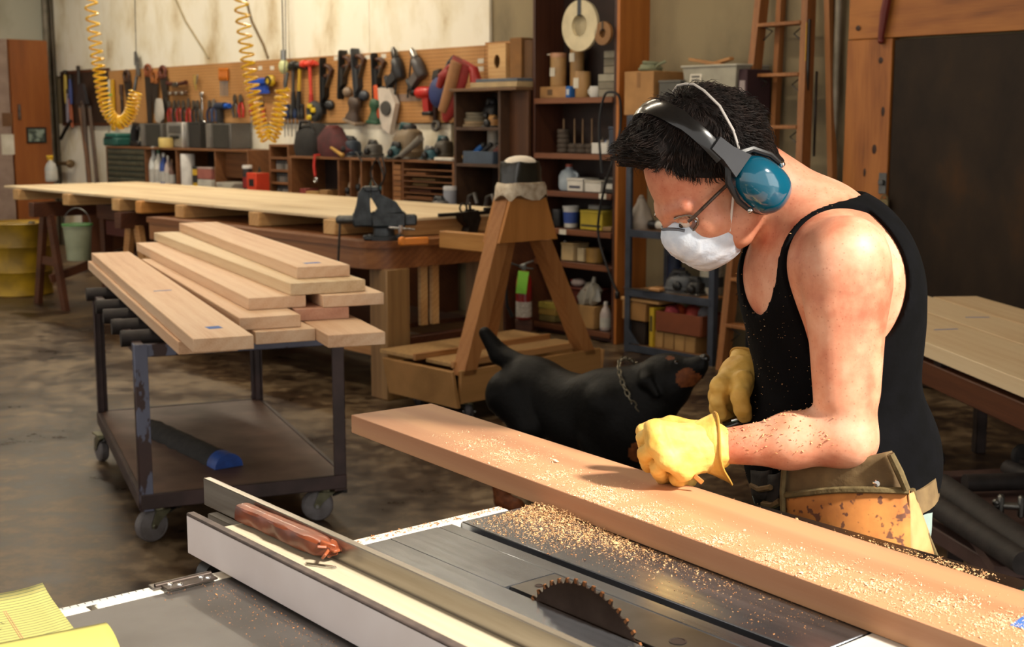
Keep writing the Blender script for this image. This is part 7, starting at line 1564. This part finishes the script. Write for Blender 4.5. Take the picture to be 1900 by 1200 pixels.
Vv = lambda a: Vector(tuple(a))
# dust mask
mask = MB(); rings = []; nA = 36
for j in range(9):
    t = j / 8; k_ = math.cos(t * math.pi / 2) ** .62 if t < 1 else .02; dep = math.sin(t * math.pi / 2) * .046
    ring_ = []
    for i in range(nA):
        a = 2 * math.pi * i / nA; l = .060 * math.cos(a) * k_; u = (.066 if math.sin(a) > 0 else .058) * math.sin(a) * k_; wob = .0016 * math.sin(a * 11) * (1 if u < .02 else .2) * (1 - abs(2 * t - 1)) * 2
        ring_.append(Vv(hd(.086 + .24 * (u / 1.0) + dep + wob - .42 * abs(l) * (1 - t) - .05 * (1 - t) * max(0, -u), l, -.052 + u)))
    rings.append(ring_)
mask.loft(rings, cap=False); mask.add([Vv(hd(.134, 0, -.053))], []); MASKM = mat('white_mask_fibre', '#dbe4f0', .85, c2='#c6d2e2', s=60, b=.2)
mo = mp('dust_mask', mask, MASKM, smooth=60); mo.modifiers.new('t', 'SOLIDIFY').thickness = .0015
m = MB(); m.tube([rings[2][i] + Vv(fh * .002) for i in range(5, 14)], .0026, 6); mk('nose_clip', m, mat('nose_clip_metal', '#6f727a', .4, .6), mo)
for s in (1, -1):
    m = MB(); m.tube([Vv(hd(.058, s * .059, -.052)), Vv(hd(.035, s * .066, -.028)), Vv(hd(.008, s * .075, .0)), Vv(hd(-.024, s * .092, .03)), Vv(hd(-.042, s * .0935, .07)), Vv(hd(-.055, s * .083, .110)), Vv(hd(-.062, s * .056, .137)), Vv(hd(-.066, s * .03, .147)), Vv(hd(-.066, 0, .149))], .0022, 6); mk('elastic_strap', m, mat('white_elastic', '#ded8d2', .6), mo)
# glasses
gl = MB(); GLM = mat('tortoise_frame', '#241a16', .25, c2='#4a3a30', s=80)
gp = thing('glasses', '', ''); del gp['label']; del gp['category']; gp.parent = man; gp.location = off
for s in (1, -1):
    m = MB(); m.tube([Vv(hd(.104 - .05 * abs(math.cos(a)) * .4, s * .034 + .026 * math.cos(a), .004 + .017 * math.sin(a))) for a in [2 * math.pi * k / 20 for k in range(20)]], .0017, 6, closed=True); mk('rim', m, mat('steel_rim', '#8d857d', .3, .8), gp)
    m = MB(); m.add([Vv(hd(.104 - .05 * abs(math.cos(a)) * .4, s * .034 + .026 * math.cos(a), .004 + .017 * math.sin(a))) for a in [2 * math.pi * k / 20 for k in range(20)]], [list(range(20))]); 
    lo_ = mk('lens', m, mat('clear_lens', '#e8ecee', .05, trans=1.0), gp); lo_.modifiers.new('t', 'SOLIDIFY').thickness = .0012
    m = MB(); m.tube([Vv(hd(.098, s * .062, .012)), Vv(hd(.088, s * .069, .013)), Vv(hd(.04, s * .074, .012)), Vv(hd(-.005, s * .079, .010))], [.0028, .0032, .003, .003], 8); mk('temple', m, GLM, gp)
m = MB(); m.tube([Vv(hd(.106, .010, .008)), Vv(hd(.114, 0, .012)), Vv(hd(.106, -.010, .008))], .0016, 6); mk('bridge', m, mat('steel_rim', '#8d857d'), gp)
# ear muffs
em = thing('ear_muffs', '', ''); del em['label']; del em['category']; em.parent = man; em.location = off
TEAL = mat('teal_gloss_plastic', '#0a5872', .12, c2='#094f66', s=6, coat=.8)
for s in (1, -1):
    Mc = Matrix((( *(fh), 0), (*(uh), 0), (*(l_ * s), 0), (0, 0, 0, 1))).transposed() if True else None
    Mc = Matrix(((fh[0], uh[0], l_[0] * s, 0), (fh[1], uh[1], l_[1] * s, 0), (fh[2], uh[2], l_[2] * s, 0), (0, 0, 0, 1))); Mc = Matrix.Translation(Vv(hd(-.016, s * .088, -.020))) @ Mc @ Matrix.Rotation(R(-8), 4, 'Z')
    def lay(prof, rx_, ry_, sq=1.0):
        m = MB(); rr = []
        for k_, z in prof: rr.append([Mc @ Vector((rx_ * k_ * math.copysign(abs(math.cos(a)) ** sq, math.cos(a)) * (1 - .06 * math.sin(a)), ry_ * k_ * math.copysign(abs(math.sin(a)) ** sq, math.sin(a)), z)) for a in [2 * math.pi * k / 36 for k in range(36)]])
        m.loft(rr); return m
    mk('cushion', lay([(.92, -.014), (1.04, -.010), (1.06, -.002), (1.0, .004)], .040, .051, .85), mat('black_vinyl', '#19181a', .35), em)
    mk('ear_cup', lay([(1.0, .004), (1.02, .012), (.985, .022), (.93, .031), (.82, .040), (.64, .0475), (.4, .052), (.15, .054), (.01, .0545)], .0405, .052, .85), TEAL, em)
    mk('cup_seam', lay([(1.025, .0045), (1.04, .0075), (1.025, .0105)], .0405, .052, .85), BLACK, em)
    m = MB(); pts = [(-.046, -.005), (-.046, .018), (-.034, .050), (-.012, .066), (.012, .066), (.034, .050), (.046, .018), (.046, -.005)]
    m.tube([Mc @ Vector((x, y, .018)) for x, y in pts], [.004, .005, .006, .008, .008, .006, .005, .004], 8); mk('yoke', m, BLACK, em)
    for sx in (-1, 1): m = MB(); m.ball(Mc @ Vector((sx * .046, -.008, .020)), .0055); mk('pivot', m, CHROME, em)
    m = MB(); m.loft([[Mc @ Vector((x * w, y, z)) for x, z in ((-1, .010), (1, .010), (1, .030), (-1, .030))] for y, w, in ((.050, .022), (.066, .018), (.085, .0135), (.112, .012))]); mk('slider', m, mat('charcoal_plastic', '#33353a', .35, c2='#26272b'), em)
ring_ = []
for k in range(21):
    a = math.pi * k / 20; L_ = .106 * math.cos(a); U_ = .06 + .108 * math.sin(a) ** .8 if 0 < k < 20 else .06
    tn = Vv(l_ * math.cos(a) + uh * math.sin(a)); c = Vv(hd(.004, L_, U_)); w = .0155 * (1 if abs(k - 10) < 6 else .85); fv = Vv(fh); ring_.append([c + fv * x + tn * y for x, y in ((-w, -.0035), (-w * .5, -.006), (w * .5, -.006), (w, -.0035), (w, .002), (w * .5, .0045), (-w * .5, .0045), (-w, .002))])
m = MB(); m.loft(ring_); mk('headband', m, mat('black_gloss_band', '#17181b', .22, c2='#101114', coat=.4), em)
# gloves
GLOVE = mat('yellow_leather', '#e6c068', .62, c2='#cfa045', s=24, b=.45, det=7)
def glove(name, wr, kn, fingers, thumb, cuffa, cuffb, r0, mt, label=None):
    f = Field(np.min([wr, *kn], 0) - .13, np.max([wr, *kn], 0) + .13, .0032)
    for k in kn: f.cone(wr, k, r0, .0172, .015)
    for a, b in zip(kn[:-1], kn[1:]): f.cone(a, b, .0165, .0165, .008)
    for ch_ in fingers:
        for a, b in zip(ch_[:-1], ch_[1:]): f.cone(a, b, .0130, .0122, .002)
    for a, b, ra, rb in zip(thumb[:-1], thumb[1:], (.019, .0155, .014), (.0155, .014, .0125)): f.cone(a, b, ra, rb, .008)
    f.cone(wr, cuffa, r0, r0 * 1.05, .015); f.noise(.0004, 150); f.noise(.0003, 380); V, Fq = f.mesh(); g = fobj(name, V, Fq, mt, man, MO); 
    if label: g['label'] = label
    return g
Jn = lambda *q: [J(*p) for p in q]
knl = Jn((1216, 797, 1.985), (1219, 824, 1.972), (1240, 852, 1.972), (1268, 872, 1.985))
fl = [Jn((1216, 797, 1.985), (1194, 812, 2.005), (1200, 834, 2.035), (1222, 838, 2.05)), Jn((1219, 824, 1.972), (1196, 842, 1.992), (1204, 862, 2.03), (1226, 862, 2.05)), Jn((1240, 852, 1.972), (1220, 868, 1.99), (1228, 884, 2.03), (1248, 880, 2.05)), Jn((1268, 872, 1.985), (1256, 886, 2.005), (1266, 893, 2.035), (1282, 888, 2.05))]
gL = glove('left_glove', J(1312, 828, 2.02), knl, fl, Jn((1290, 800, 2.03), (1245, 790, 2.05), (1212, 795, 2.06), (1193, 800, 2.065)), J(1325, 828, 2.02), None, .033, GLOVE)
gL.name = 'glove'
def cuff(par, axis0, axis1, r0, r1, tip=None, mt=None):
    A, Bq = Vv(axis0), Vv(axis1); d = (Bq - A); Lc_ = d.length; d.normalize(); a1_ = d.orthogonal().normalized(); up_ = Vector((0, 0, 1)); a1_ = (up_ - d * up_.dot(d)).normalized(); b1_ = d.cross(a1_); rr = []
    for j in range(6):
        t = j / 5; r = r0 + (r1 - r0) * t ** 1.3; row = []
        for k in range(32):
            a = 2 * math.pi * k / 32; dn = max(0, -math.cos(a)) ** 2; ext = (tip or 0) * dn * t; row.append(A - Vv(MO) + d * (Lc_ * t + ext) + (a1_ * math.cos(a) * (1 + .12 * dn * t) + b1_ * math.sin(a) * .82) * (r + .0016 * math.sin(a * 5 + j) * t))
        rr.append(row)
    m = MB(); m.loft(rr, cap=False); o = mk('cuff', m, mt or GLOVE, par); o.modifiers.new('t', 'SOLIDIFY').thickness = .0025
    m = MB(); m.tube([p for p in rr[-1]], .0022, 6, closed=True); mk('cuff_hem', m, mat('glove_stitching', '#b98a35', .7), par)
cuff(gL, J(1272, 828, 2.02), J(1328, 827, 2.02), .035, .056, .026)
m = MB(); m.box((0, 0, 0), (.018, .003, .008), .001, (0, .7, 0)); mk('leather_tab', m, mat('tan_tab', '#b5702c', .6), gL, tuple(J(1296, 889, 1.975) - np.array(MO)))
kr = Jn((1336, 716, 2.20), (1334, 736, 2.215), (1342, 752, 2.235), (1352, 762, 2.255))
fr_ = [Jn((1336, 716, 2.20), (1331, 745, 2.195), (1338, 768, 2.205), (1352, 776, 2.22)), Jn((1334, 736, 2.215), (1328, 756, 2.215), (1336, 775, 2.225), (1352, 782, 2.235)), Jn((1342, 752, 2.235), (1338, 768, 2.24), (1348, 780, 2.25)), Jn((1352, 762, 2.255), (1350, 776, 2.26), (1360, 782, 2.265))]
gR = glove('right_glove', J(1376, 700, 2.25), kr, fr_, Jn((1378, 705, 2.205), (1372, 735, 2.18), (1378, 760, 2.175), (1382, 772, 2.18)), J(1385, 692, 2.262), None, .034, GLOVE); gR.name = 'glove'
cuff(gR, J(1366, 706, 2.245), J(1386, 676, 2.275), .034, .040, .006)
# held tool
q = J(1376, 782, 2.20); t = thing('hand_tool', 'shiny black and chrome tool gripped in the man\'s right hand', 'tool', tuple(q)); m = MB(); m.tube([(-.03, 0, -.012), (0, 0, .0), (.05, .01, .004)], [.012, .014, .012], 12); mk('grip', m, mat('glossy_black', '#0e0e11', .12, coat=.6), t); m = MB(); m.tube([(-.02, -.012, .004), (.0, -.015, .010), (.02, -.012, .008)], [.003, .004, .003], 8); m.ball((.006, -.012, -.01), .006); mk('chrome_lever', m, CHROME, t)
# belt and tool apron
CANV = mat('khaki_canvas', '#77613f', .85, c2='#5f4b30', s=26, b=.3); TRIM = mat('canvas_trim', '#6a5a38', .85, c2='#544628', s=60, b=.3)
def suede():
    m, nt, p = base('stained_orange_suede'); v = coords(nt, (1, 1, 1), rnd=False); n1 = nn(nt, 'ShaderNodeTexNoise'); n1.inputs['Scale'].default_value = 22; n1.inputs['Detail'].default_value = 5; n2 = nn(nt, 'ShaderNodeTexNoise'); n2.inputs['Scale'].default_value = 62; n2.inputs['Detail'].default_value = 2
    for q in (n1, n2): nt.links.new(v, q.inputs['Vector'])
    c = ramp(nt, n1.outputs['Fac'], [(.3, hexc('#a5642f')), (.65, hexc('#c8823f'))]); k = ramp(nt, n2.outputs['Fac'], [(.58, (0, 0, 0, 1)), (.64, (.85, .85, .85, 1))]); mx = nn(nt, 'ShaderNodeMix', data_type='RGBA'); mx.inputs['B'].default_value = hexc('#4a2a26'); nt.links.new(c, mx.inputs['A']); nt.links.new(k, mx.inputs['Factor']); nt.links.new(mx.outputs['Result'], p.inputs['Base Color']); p.inputs['Roughness'].default_value = .8; bump(nt, p, n1.outputs['Fac'], .3, .003); return m
LEATH = suede()
ap = thing('tool_apron', '', ''); del ap['label']; del ap['category']; ap.parent = man; ap.location = off
cb = J(1560, 862, 2.2); rr = []
for k in range(49):
    a = 2 * math.pi * k / 48; c = cb + h_ * (.146 if math.cos(a) < 0 else .15) * math.cos(a) + l_ * .190 * math.sin(a) + z_ * (-.022 * math.sin(a) - .010 * math.cos(a)); o_ = h_ * math.cos(a) + l_ * math.sin(a); rr.append([Vv(c + z_ * zz_ + o_ * oo) for zz_, oo in ((-.020, 0), (.020, -.004), (.020, .001), (-.020, .006))])
m = MB(); m.loft(rr); mk('belt', m, CANV, ap)
def cloth_panel(name, tl, tr, br, bl, bulge, mt, nU=14, nV=8, topc=0.0, th=.004, par=None):
    P4 = [Jp(*p) for p in (tl, tr, br, bl)]; m = MB(); vs = []; fs = []
    for j in range(nV + 1):
        for i in range(nU + 1):
            u, v = i / nU, j / nV; p = (P4[0] * (1 - u) + P4[1] * u) * (1 - v) + (P4[3] * (1 - u) + P4[2] * u) * v; s_ = math.sin(math.pi * u)
            p = p + np.array((-.25, -1, 0)) * bulge * s_ * (.6 + .6 * v) + z_ * topc * s_ * (1 - v) + np.array((0, -1, 0)) * .0012 * math.sin(11 * u + 7 * v); vs.append(p)
    for j in range(nV):
        for i in range(nU): k = j * (nU + 1) + i; fs.append((k, k + 1, k + nU + 2, k + nU + 1))
    m.add([Vv(p) for p in vs], fs); o = mk(name, m, mt, par or ap, smooth=70); sm = o.modifiers.new('t', 'SOLIDIFY'); sm.thickness = th; sm.offset = 1
    return vs, nU, o
cloth_panel('canvas_panel', (1455, 868, 2.115), (1655, 838, 2.00), (1688, 925, 2.005), (1452, 950, 2.115), .022, CANV)
vs, nU, lp_ = cloth_panel('leather_pocket', (1452, 918, 2.11), (1688, 910, 1.998), (1690, 1022, 1.985), (1456, 1075, 2.09), .036, LEATH, topc=.012)
m = MB(); m.tube([Vv(p + np.array((-.002, -.004, 0))) for p in vs[:nU + 1]], .0055, 6); mk('pocket_trim', m, TRIM, ap)
vs, nU, _ = cloth_panel('side_panel', (1684, 915, 1.998), (1692, 912, 2.03), (1735, 1030, 2.05), (1686, 1030, 1.99), .004, mat('pale_suede', '#d09a66', .8, c2='#bb8450', s=20), 6)
m = MB(); m.tube([Vv(Jp(*p)) for p in ((1692, 908, 2.028), (1702, 950, 2.035), (1718, 990, 2.04), (1736, 1034, 2.045))], .0055, 6); mk('side_trim', m, TRIM, ap)
m = MB(); m.tube([Vv(Jp(*p)) for p in ((1652, 842, 1.995), (1668, 875, 1.992), (1682, 908, 1.99))], [.006, .007, .006], 8); mk('hammer_strap', m, TRIM, ap)
m = MB(); m.tube([Vv(Jp(*p)) for p in ((1455, 872, 2.107), (1452, 910, 2.103), (1453, 950, 2.098))], .005, 6); mk('panel_trim', m, TRIM, ap)
m = MB(); m.lathe([(.006, 0), (.005, .002), (0, .003)], 12, Vv(Jp(1626, 897, 1.965)), (R(90), 0, 0)); mk('rivet', m, CHROME, ap)
BLKC = mat('black_pouch_nylon', '#1d1916', .8, c2='#14100e', s=30, b=.3)
for (tl, tr, br, bl) in (((1392, 872, 2.20), (1428, 872, 2.15), (1428, 925, 2.14), (1394, 918, 2.19)), ((1418, 880, 2.165), (1448, 876, 2.125), (1446, 945, 2.115), (1416, 938, 2.155))): cloth_panel('side_pouch', tl, tr, br, bl, .012, BLKC, 8, 5, th=.008)
m = MB(); m.tube([Vv(Jp(*p)) for p in ((1394, 900, 2.195), (1408, 908, 2.155), (1430, 904, 2.125))], .005, 6); m.tube([Vv(Jp(*p)) for p in ((1416, 935, 2.15), (1434, 938, 2.12), (1447, 930, 2.11))], .006, 6); mk('pouch_edge', m, CANV, ap)
# ---------------------------------------------------------------- the dog
D = lambda x, y, Y: np.array(aty(x, y, Y))
DO = tuple(np.array((*D(1050, 900, 4.9)[:2], 0.0)))
dog = thing('dog', 'black and tan dog with a chain collar walking behind the saw', 'dog', DO)
G = Field((-.32, 4.35, -.01), (.82, 5.45, .86), .0085)
rump, loin, rib, chest, withers = D(985, 728, 5.05), D(1035, 745, 4.98), D(1090, 780, 4.85), D(1165, 790, 4.72), D(1120, 735, 4.76)
dx = (chest - rump); dx[2] = 0; dx /= np.linalg.norm(dx); dl_ = np.array((dx[1], -dx[0], 0)); DF = (dx, dl_, np.array((0, 0, 1.)))
G.ell(rump, (.15, .13, .145), .06, DF); G.ell(loin, (.17, .105, .115), .08, DF); G.ell(rib, (.20, .135, .165), .08, DF); G.ell(chest, (.14, .125, .165), .07, DF); G.ell(withers, (.12, .085, .09), .07, DF)
skull = D(1238, 700, 4.66); nose = D(1302, 668, 4.60); neck0 = D(1150, 755, 4.74)
hv = nose - skull; hv /= np.linalg.norm(hv); hs = np.cross(hv, (0, 0, 1.)); hs /= np.linalg.norm(hs); hu = np.cross(hs, hv); HF = (hv, hs, hu)
G.cone(neck0, skull - hv * .03, .125, .085, .08); G.cone(chest + np.array((0, 0, .03)), skull - hv * .02 - hu * .04, .12, .07, .08)
G.ell(skull, (.095, .078, .078), .04, HF); G.cone(skull + hv * .06 - hu * .012, nose - hv * .02 - hu * .012, .052, .036, .03); G.ell(nose - hu * .002, (.022, .024, .018), .01, HF); G.cone(skull + hv * .04 - hu * .045, nose - hv * .035 - hu * .042, .03, .018, .015)
for s in (1, -1):
    e0 = skull - hv * .03 + hs * s * .065 + hu * .045; G.cone(e0, e0 + hs * s * .035 - hu * .025 - hv * .01, .028, .024, .02); G.cone(e0 + hs * s * .035 - hu * .025, e0 + hs * s * .042 - hu * .085 + hv * .01, .026, .012, .01); G.ell(skull + hv * .062 + hs * s * .038 + hu * .032, (.014, .014, .014), .008)
# tail, docked and raised
tb = D(948, 680, 5.12); G.cone(rump + np.array((-.02, .02, .09)), D(927, 657, 5.15), .046, .040, .016); G.cone(D(927, 657, 5.15), D(900, 618, 5.17), .040, .026, .015)
def leg(pts, rs):
    for a, b, ra, rb in zip(pts[:-1], pts[1:], rs[:-1], rs[1:]): G.cone(a, b, ra, rb, .02)
Zv = lambda p, z: np.array((p[0], p[1], z))
for s in (1, -1):
    b = rump + dl_ * s * .085 - dx * .02; kn = Zv(b + dx * .10, .36); hk_ = Zv(b - dx * .09, .19); ft = Zv(b - dx * .05, .035); leg([b, kn, hk_, ft, Zv(ft + dx * .075, .026)], [.105, .065, .036, .032, .032])
    c = chest + dl_ * s * .085 - dx * .03; el = Zv(c - dx * .05, .36); wr = Zv(c + dx * .0, .17); ft = Zv(c + dx * .005, .035); leg([Zv(c, .5), el, wr, ft, Zv(ft + dx * .07, .026)], [.085, .06, .04, .036, .034])
V, Fq = G.mesh(); del G
def fur(name, c1, c2):
    m, nt, p = base(name); v = coords(nt, (60, 60, 60), rnd=False); n = nn(nt, 'ShaderNodeTexNoise'); n.inputs['Scale'].default_value = 1; n.inputs['Detail'].default_value = 5; nt.links.new(v, n.inputs['Vector']); nt.links.new(ramp(nt, n.outputs['Fac'], [(.3, hexc(c2)), (.7, hexc(c1))]), p.inputs['Base Color']); p.inputs['Roughness'].default_value = .55; p.inputs['Specular IOR Level'].default_value = .15; bump(nt, p, n.outputs['Fac'], .5, .004); return m
tan = [(skull + hv * .062 + hs * s * .036 + hu * .062, .017) for s in (1, -1)] + [(skull + hv * .09 + hs * s * .055 - hu * .035, .038) for s in (1, -1)] + [(nose - hv * .05 + hs * s * .03 - hu * .05, .03) for s in (1, -1)] + [(chest + dx * .12 + dl_ * s * .07 - np.array((0, 0, .07)), .05) for s in (1, -1)]
def dm(C):
    out = np.zeros(len(C), int)
    for c, r in tan: out[np.linalg.norm(C - c, axis=1) < r] = 1
    for s in (1, -1):
        for q, zt_ in ((chest, .25), (rump, .20)): out[(np.linalg.norm(C[:, :2] - (q + dl_ * s * .085)[:2], axis=1) < .2) & (C[:, 2] < zt_)] = 1
    return out
body = fobj('body', V, Fq, [fur('black_fur', '#080707', '#030303'), fur('tan_fur', '#6a3a1c', '#4a2612')], dog, DO, dm)
offd = tuple(-np.array(DO))
m = MB(); m.ball(Vv(nose + hv * .012 + hu * .002), (.02, .02, .016)); mk('nose', m, mat('dog_nose', '#0a0909', .3), dog, offd)
for s in (1, -1): m = MB(); m.ball(Vv(skull + hv * .072 + hs * s * .040 + hu * .030), .0105); mk('eye', m, mat('dog_eye', '#1a100a', .1), dog, offd)
# chain collar
cc = neck0 * .42 + (skull - hv * .03) * .58; nd = (skull - neck0); nd /= np.linalg.norm(nd); n1 = np.cross(nd, (0, 0, 1.)); n1 /= np.linalg.norm(n1); n2 = np.cross(nd, n1); m = MB(); CN = 40
for k in range(CN):
    a = 2 * math.pi * k / CN; c = cc + (n1 * math.cos(a) * .128 + n2 * math.sin(a) * .142); tn = -n1 * math.sin(a) + n2 * math.cos(a); od = n1 * math.cos(a) + n2 * math.sin(a); nn_ = nd if k % 2 else od
    m.tube([Vv(c + tn * .013 * math.cos(b) + nn_ * .008 * math.sin(b)) for b in [2 * math.pi * q / 8 for q in range(8)]], .0028, 5, closed=True)
mk('chain_collar', m, mat('dull_chain', '#77705f', .4, .8), dog, offd)
# ---------------------------------------------------------------- sawdust and shavings
def flakes(name, label, pts, size, m, seed, par=None):
    rng = np.random.default_rng(seed); vs = []; fs = []
    for p in pts:
        s = size * rng.lognormal(0, .45); a = rng.random() * 6.28; t = rng.normal(0, .35, 2); u = np.array((math.cos(a), math.sin(a), t[0])) * s; v = np.array((-math.sin(a), math.cos(a), t[1])) * s * rng.uniform(.3, .7); c = np.array(p) + np.array((0, 0, abs(t[0]) * s + .0003)); b = len(vs)
        vs += [c - u - v * .6, c + u * .2 - v, c + u + v * .3, c - u * .3 + v, c + np.array((0, 0, s * .35))]
        for i in range(4): fs.append((b + i, b + (i + 1) % 4, b + 4))
        fs.append((b + 3, b + 2, b + 1, b))
    me = bpy.data.meshes.new(name); me.from_pydata([tuple(q) for q in vs], [], fs); me.materials.append(m); o = bpy.data.objects.new(name, me); COL.objects.link(o); o['kind'] = 'stuff'
    if par is None: o['label'] = label; o['category'] = 'sawdust'
    else: o.parent = par
    return o
DUST = mat('pale_sawdust', '#d9ae80', .8, c2='#c28f5c', s=90); FINE = mat('fine_wood_dust', '#ecd3b0', .9, c2='#dfbd92', s=120); BRDUST = mat('brown_sawdust', '#a87345', .85, c2='#8a5a33', s=90)
rg = np.random.default_rng(11)
def spts(n, fx_, fy_, z=TT): return [sl(fx_(), fy_(), z) for _ in range(n)]
# heap against the board, spreading over the iron top
heap = []
for _ in range(5600):
    y = -.04 - abs(rg.normal(0, .16)); xf = .094 + (y - .592) * .0652; d = abs(rg.normal(0, .045)) * (1.25 if y > -.25 else .8); x = xf - .004 - d
    if y < -.69 or x < -.095: continue
    hgt = max(0, .012 * math.exp(-(d / .03) ** 2) * math.exp(-((y + .11) / .10) ** 2)); heap.append(sl(x, y, TT + hgt * rg.random()))
flakes('sawdust_pile', 'pale sawdust heaped on the saw table against the long board', heap, .0011, DUST, 1)
flakes('sawdust_scatter', 'brown fine sawdust scattered over the iron saw table', [sl(-.10 + .27 * rg.random() ** .8, -.05 - .62 * rg.random(), TT) for _ in range(3200)] , .0008, BRDUST, 2)
flakes('wing_dust', 'fine sawdust on the dark wing beside the rip fence', [sl(-.51 - abs(rg.normal(0, .05)), -.02 - .6 * rg.random(), TT - .001) for _ in range(900)], .0007, BRDUST, 3)
flakes('rail_dust', 'sawdust lying on the white far rail of the saw', [sl(-.30 + .30 * rg.random(), -.003 - .02 * rg.random(), TT) for _ in range(420)], .0011, BRDUST, 4)
# fine dust lying on the board, in drifts along the front edge
bp = []
for _ in range(120000):
    x, y = .25 + rg.random() * 1.42, rg.random() * BW
    if len(bp) > 26000: break
    e = math.exp(-((y - .045 - .03 * math.sin(x * 5)) / .045) ** 2) * (.55 + .45 * math.sin(x * 13 + 3 * math.sin(x * 31))) * (.4 + .6 * math.sin(y * 140 + x * 23) ** 2)
    if x > .25 and rg.random() < e * min(1, x * 1.2): bp.append((x, y, BT))
flakes('dust_film', '', bp, .0009, FINE, 5, board)
flakes('bed_dust', 'wood chips scattered along the black machine bed', [sl(.215 + .11 * rg.random(), -.06 - .66 * rg.random(), TT - .001) for _ in range(700)] + [sl(.225 + .10 * rg.random(), -.50 - .2 * rg.random() ** .8, TT - .001) for _ in range(1500)], .0013, DUST, 6)
# chips caught on the man's forearm and shirt
dep = bpy.context.evaluated_depsgraph_get()
def caught(obj, n, test, size, seed, nm):
    me = obj.data; co = np.zeros(len(me.vertices) * 3, np.float32); me.vertices.foreach_get('co', co); no = np.zeros(len(me.vertices) * 3, np.float32); me.vertices.foreach_get('normal', no); co = co.reshape(-1, 3); no = no.reshape(-1, 3); w = co + np.array(MO); ok = np.where(test(w, no))[0]
    if len(ok) == 0: return
    ids = np.random.default_rng(seed).choice(ok, n); flakes(nm, '', [co[i] + no[i] * .0006 for i in ids], size, DUST, seed, obj)
bodyo = [o for o in man.children if o.name.startswith('body')][0]; topo = [o for o in man.children if o.name.startswith('tank_top')][0]
fa_ = wrL - elL
def onarm(w, n):
    t = ((w - elL) @ fa_) / (fa_ @ fa_); d = np.linalg.norm(w - elL - t[:, None] * fa_, axis=1); return (t > .1) & (t < .98) & (d < .06) & (n[:, 1] < .2) & (n[:, 2] > -.2)
caught(bodyo, 170, onarm, .0017, 21, 'caught_chips')
caught(topo, 420, lambda w, n: ((w - che) @ h_ > .03) & (n[:, 1] < .3), .0012, 22, 'caught_chips')
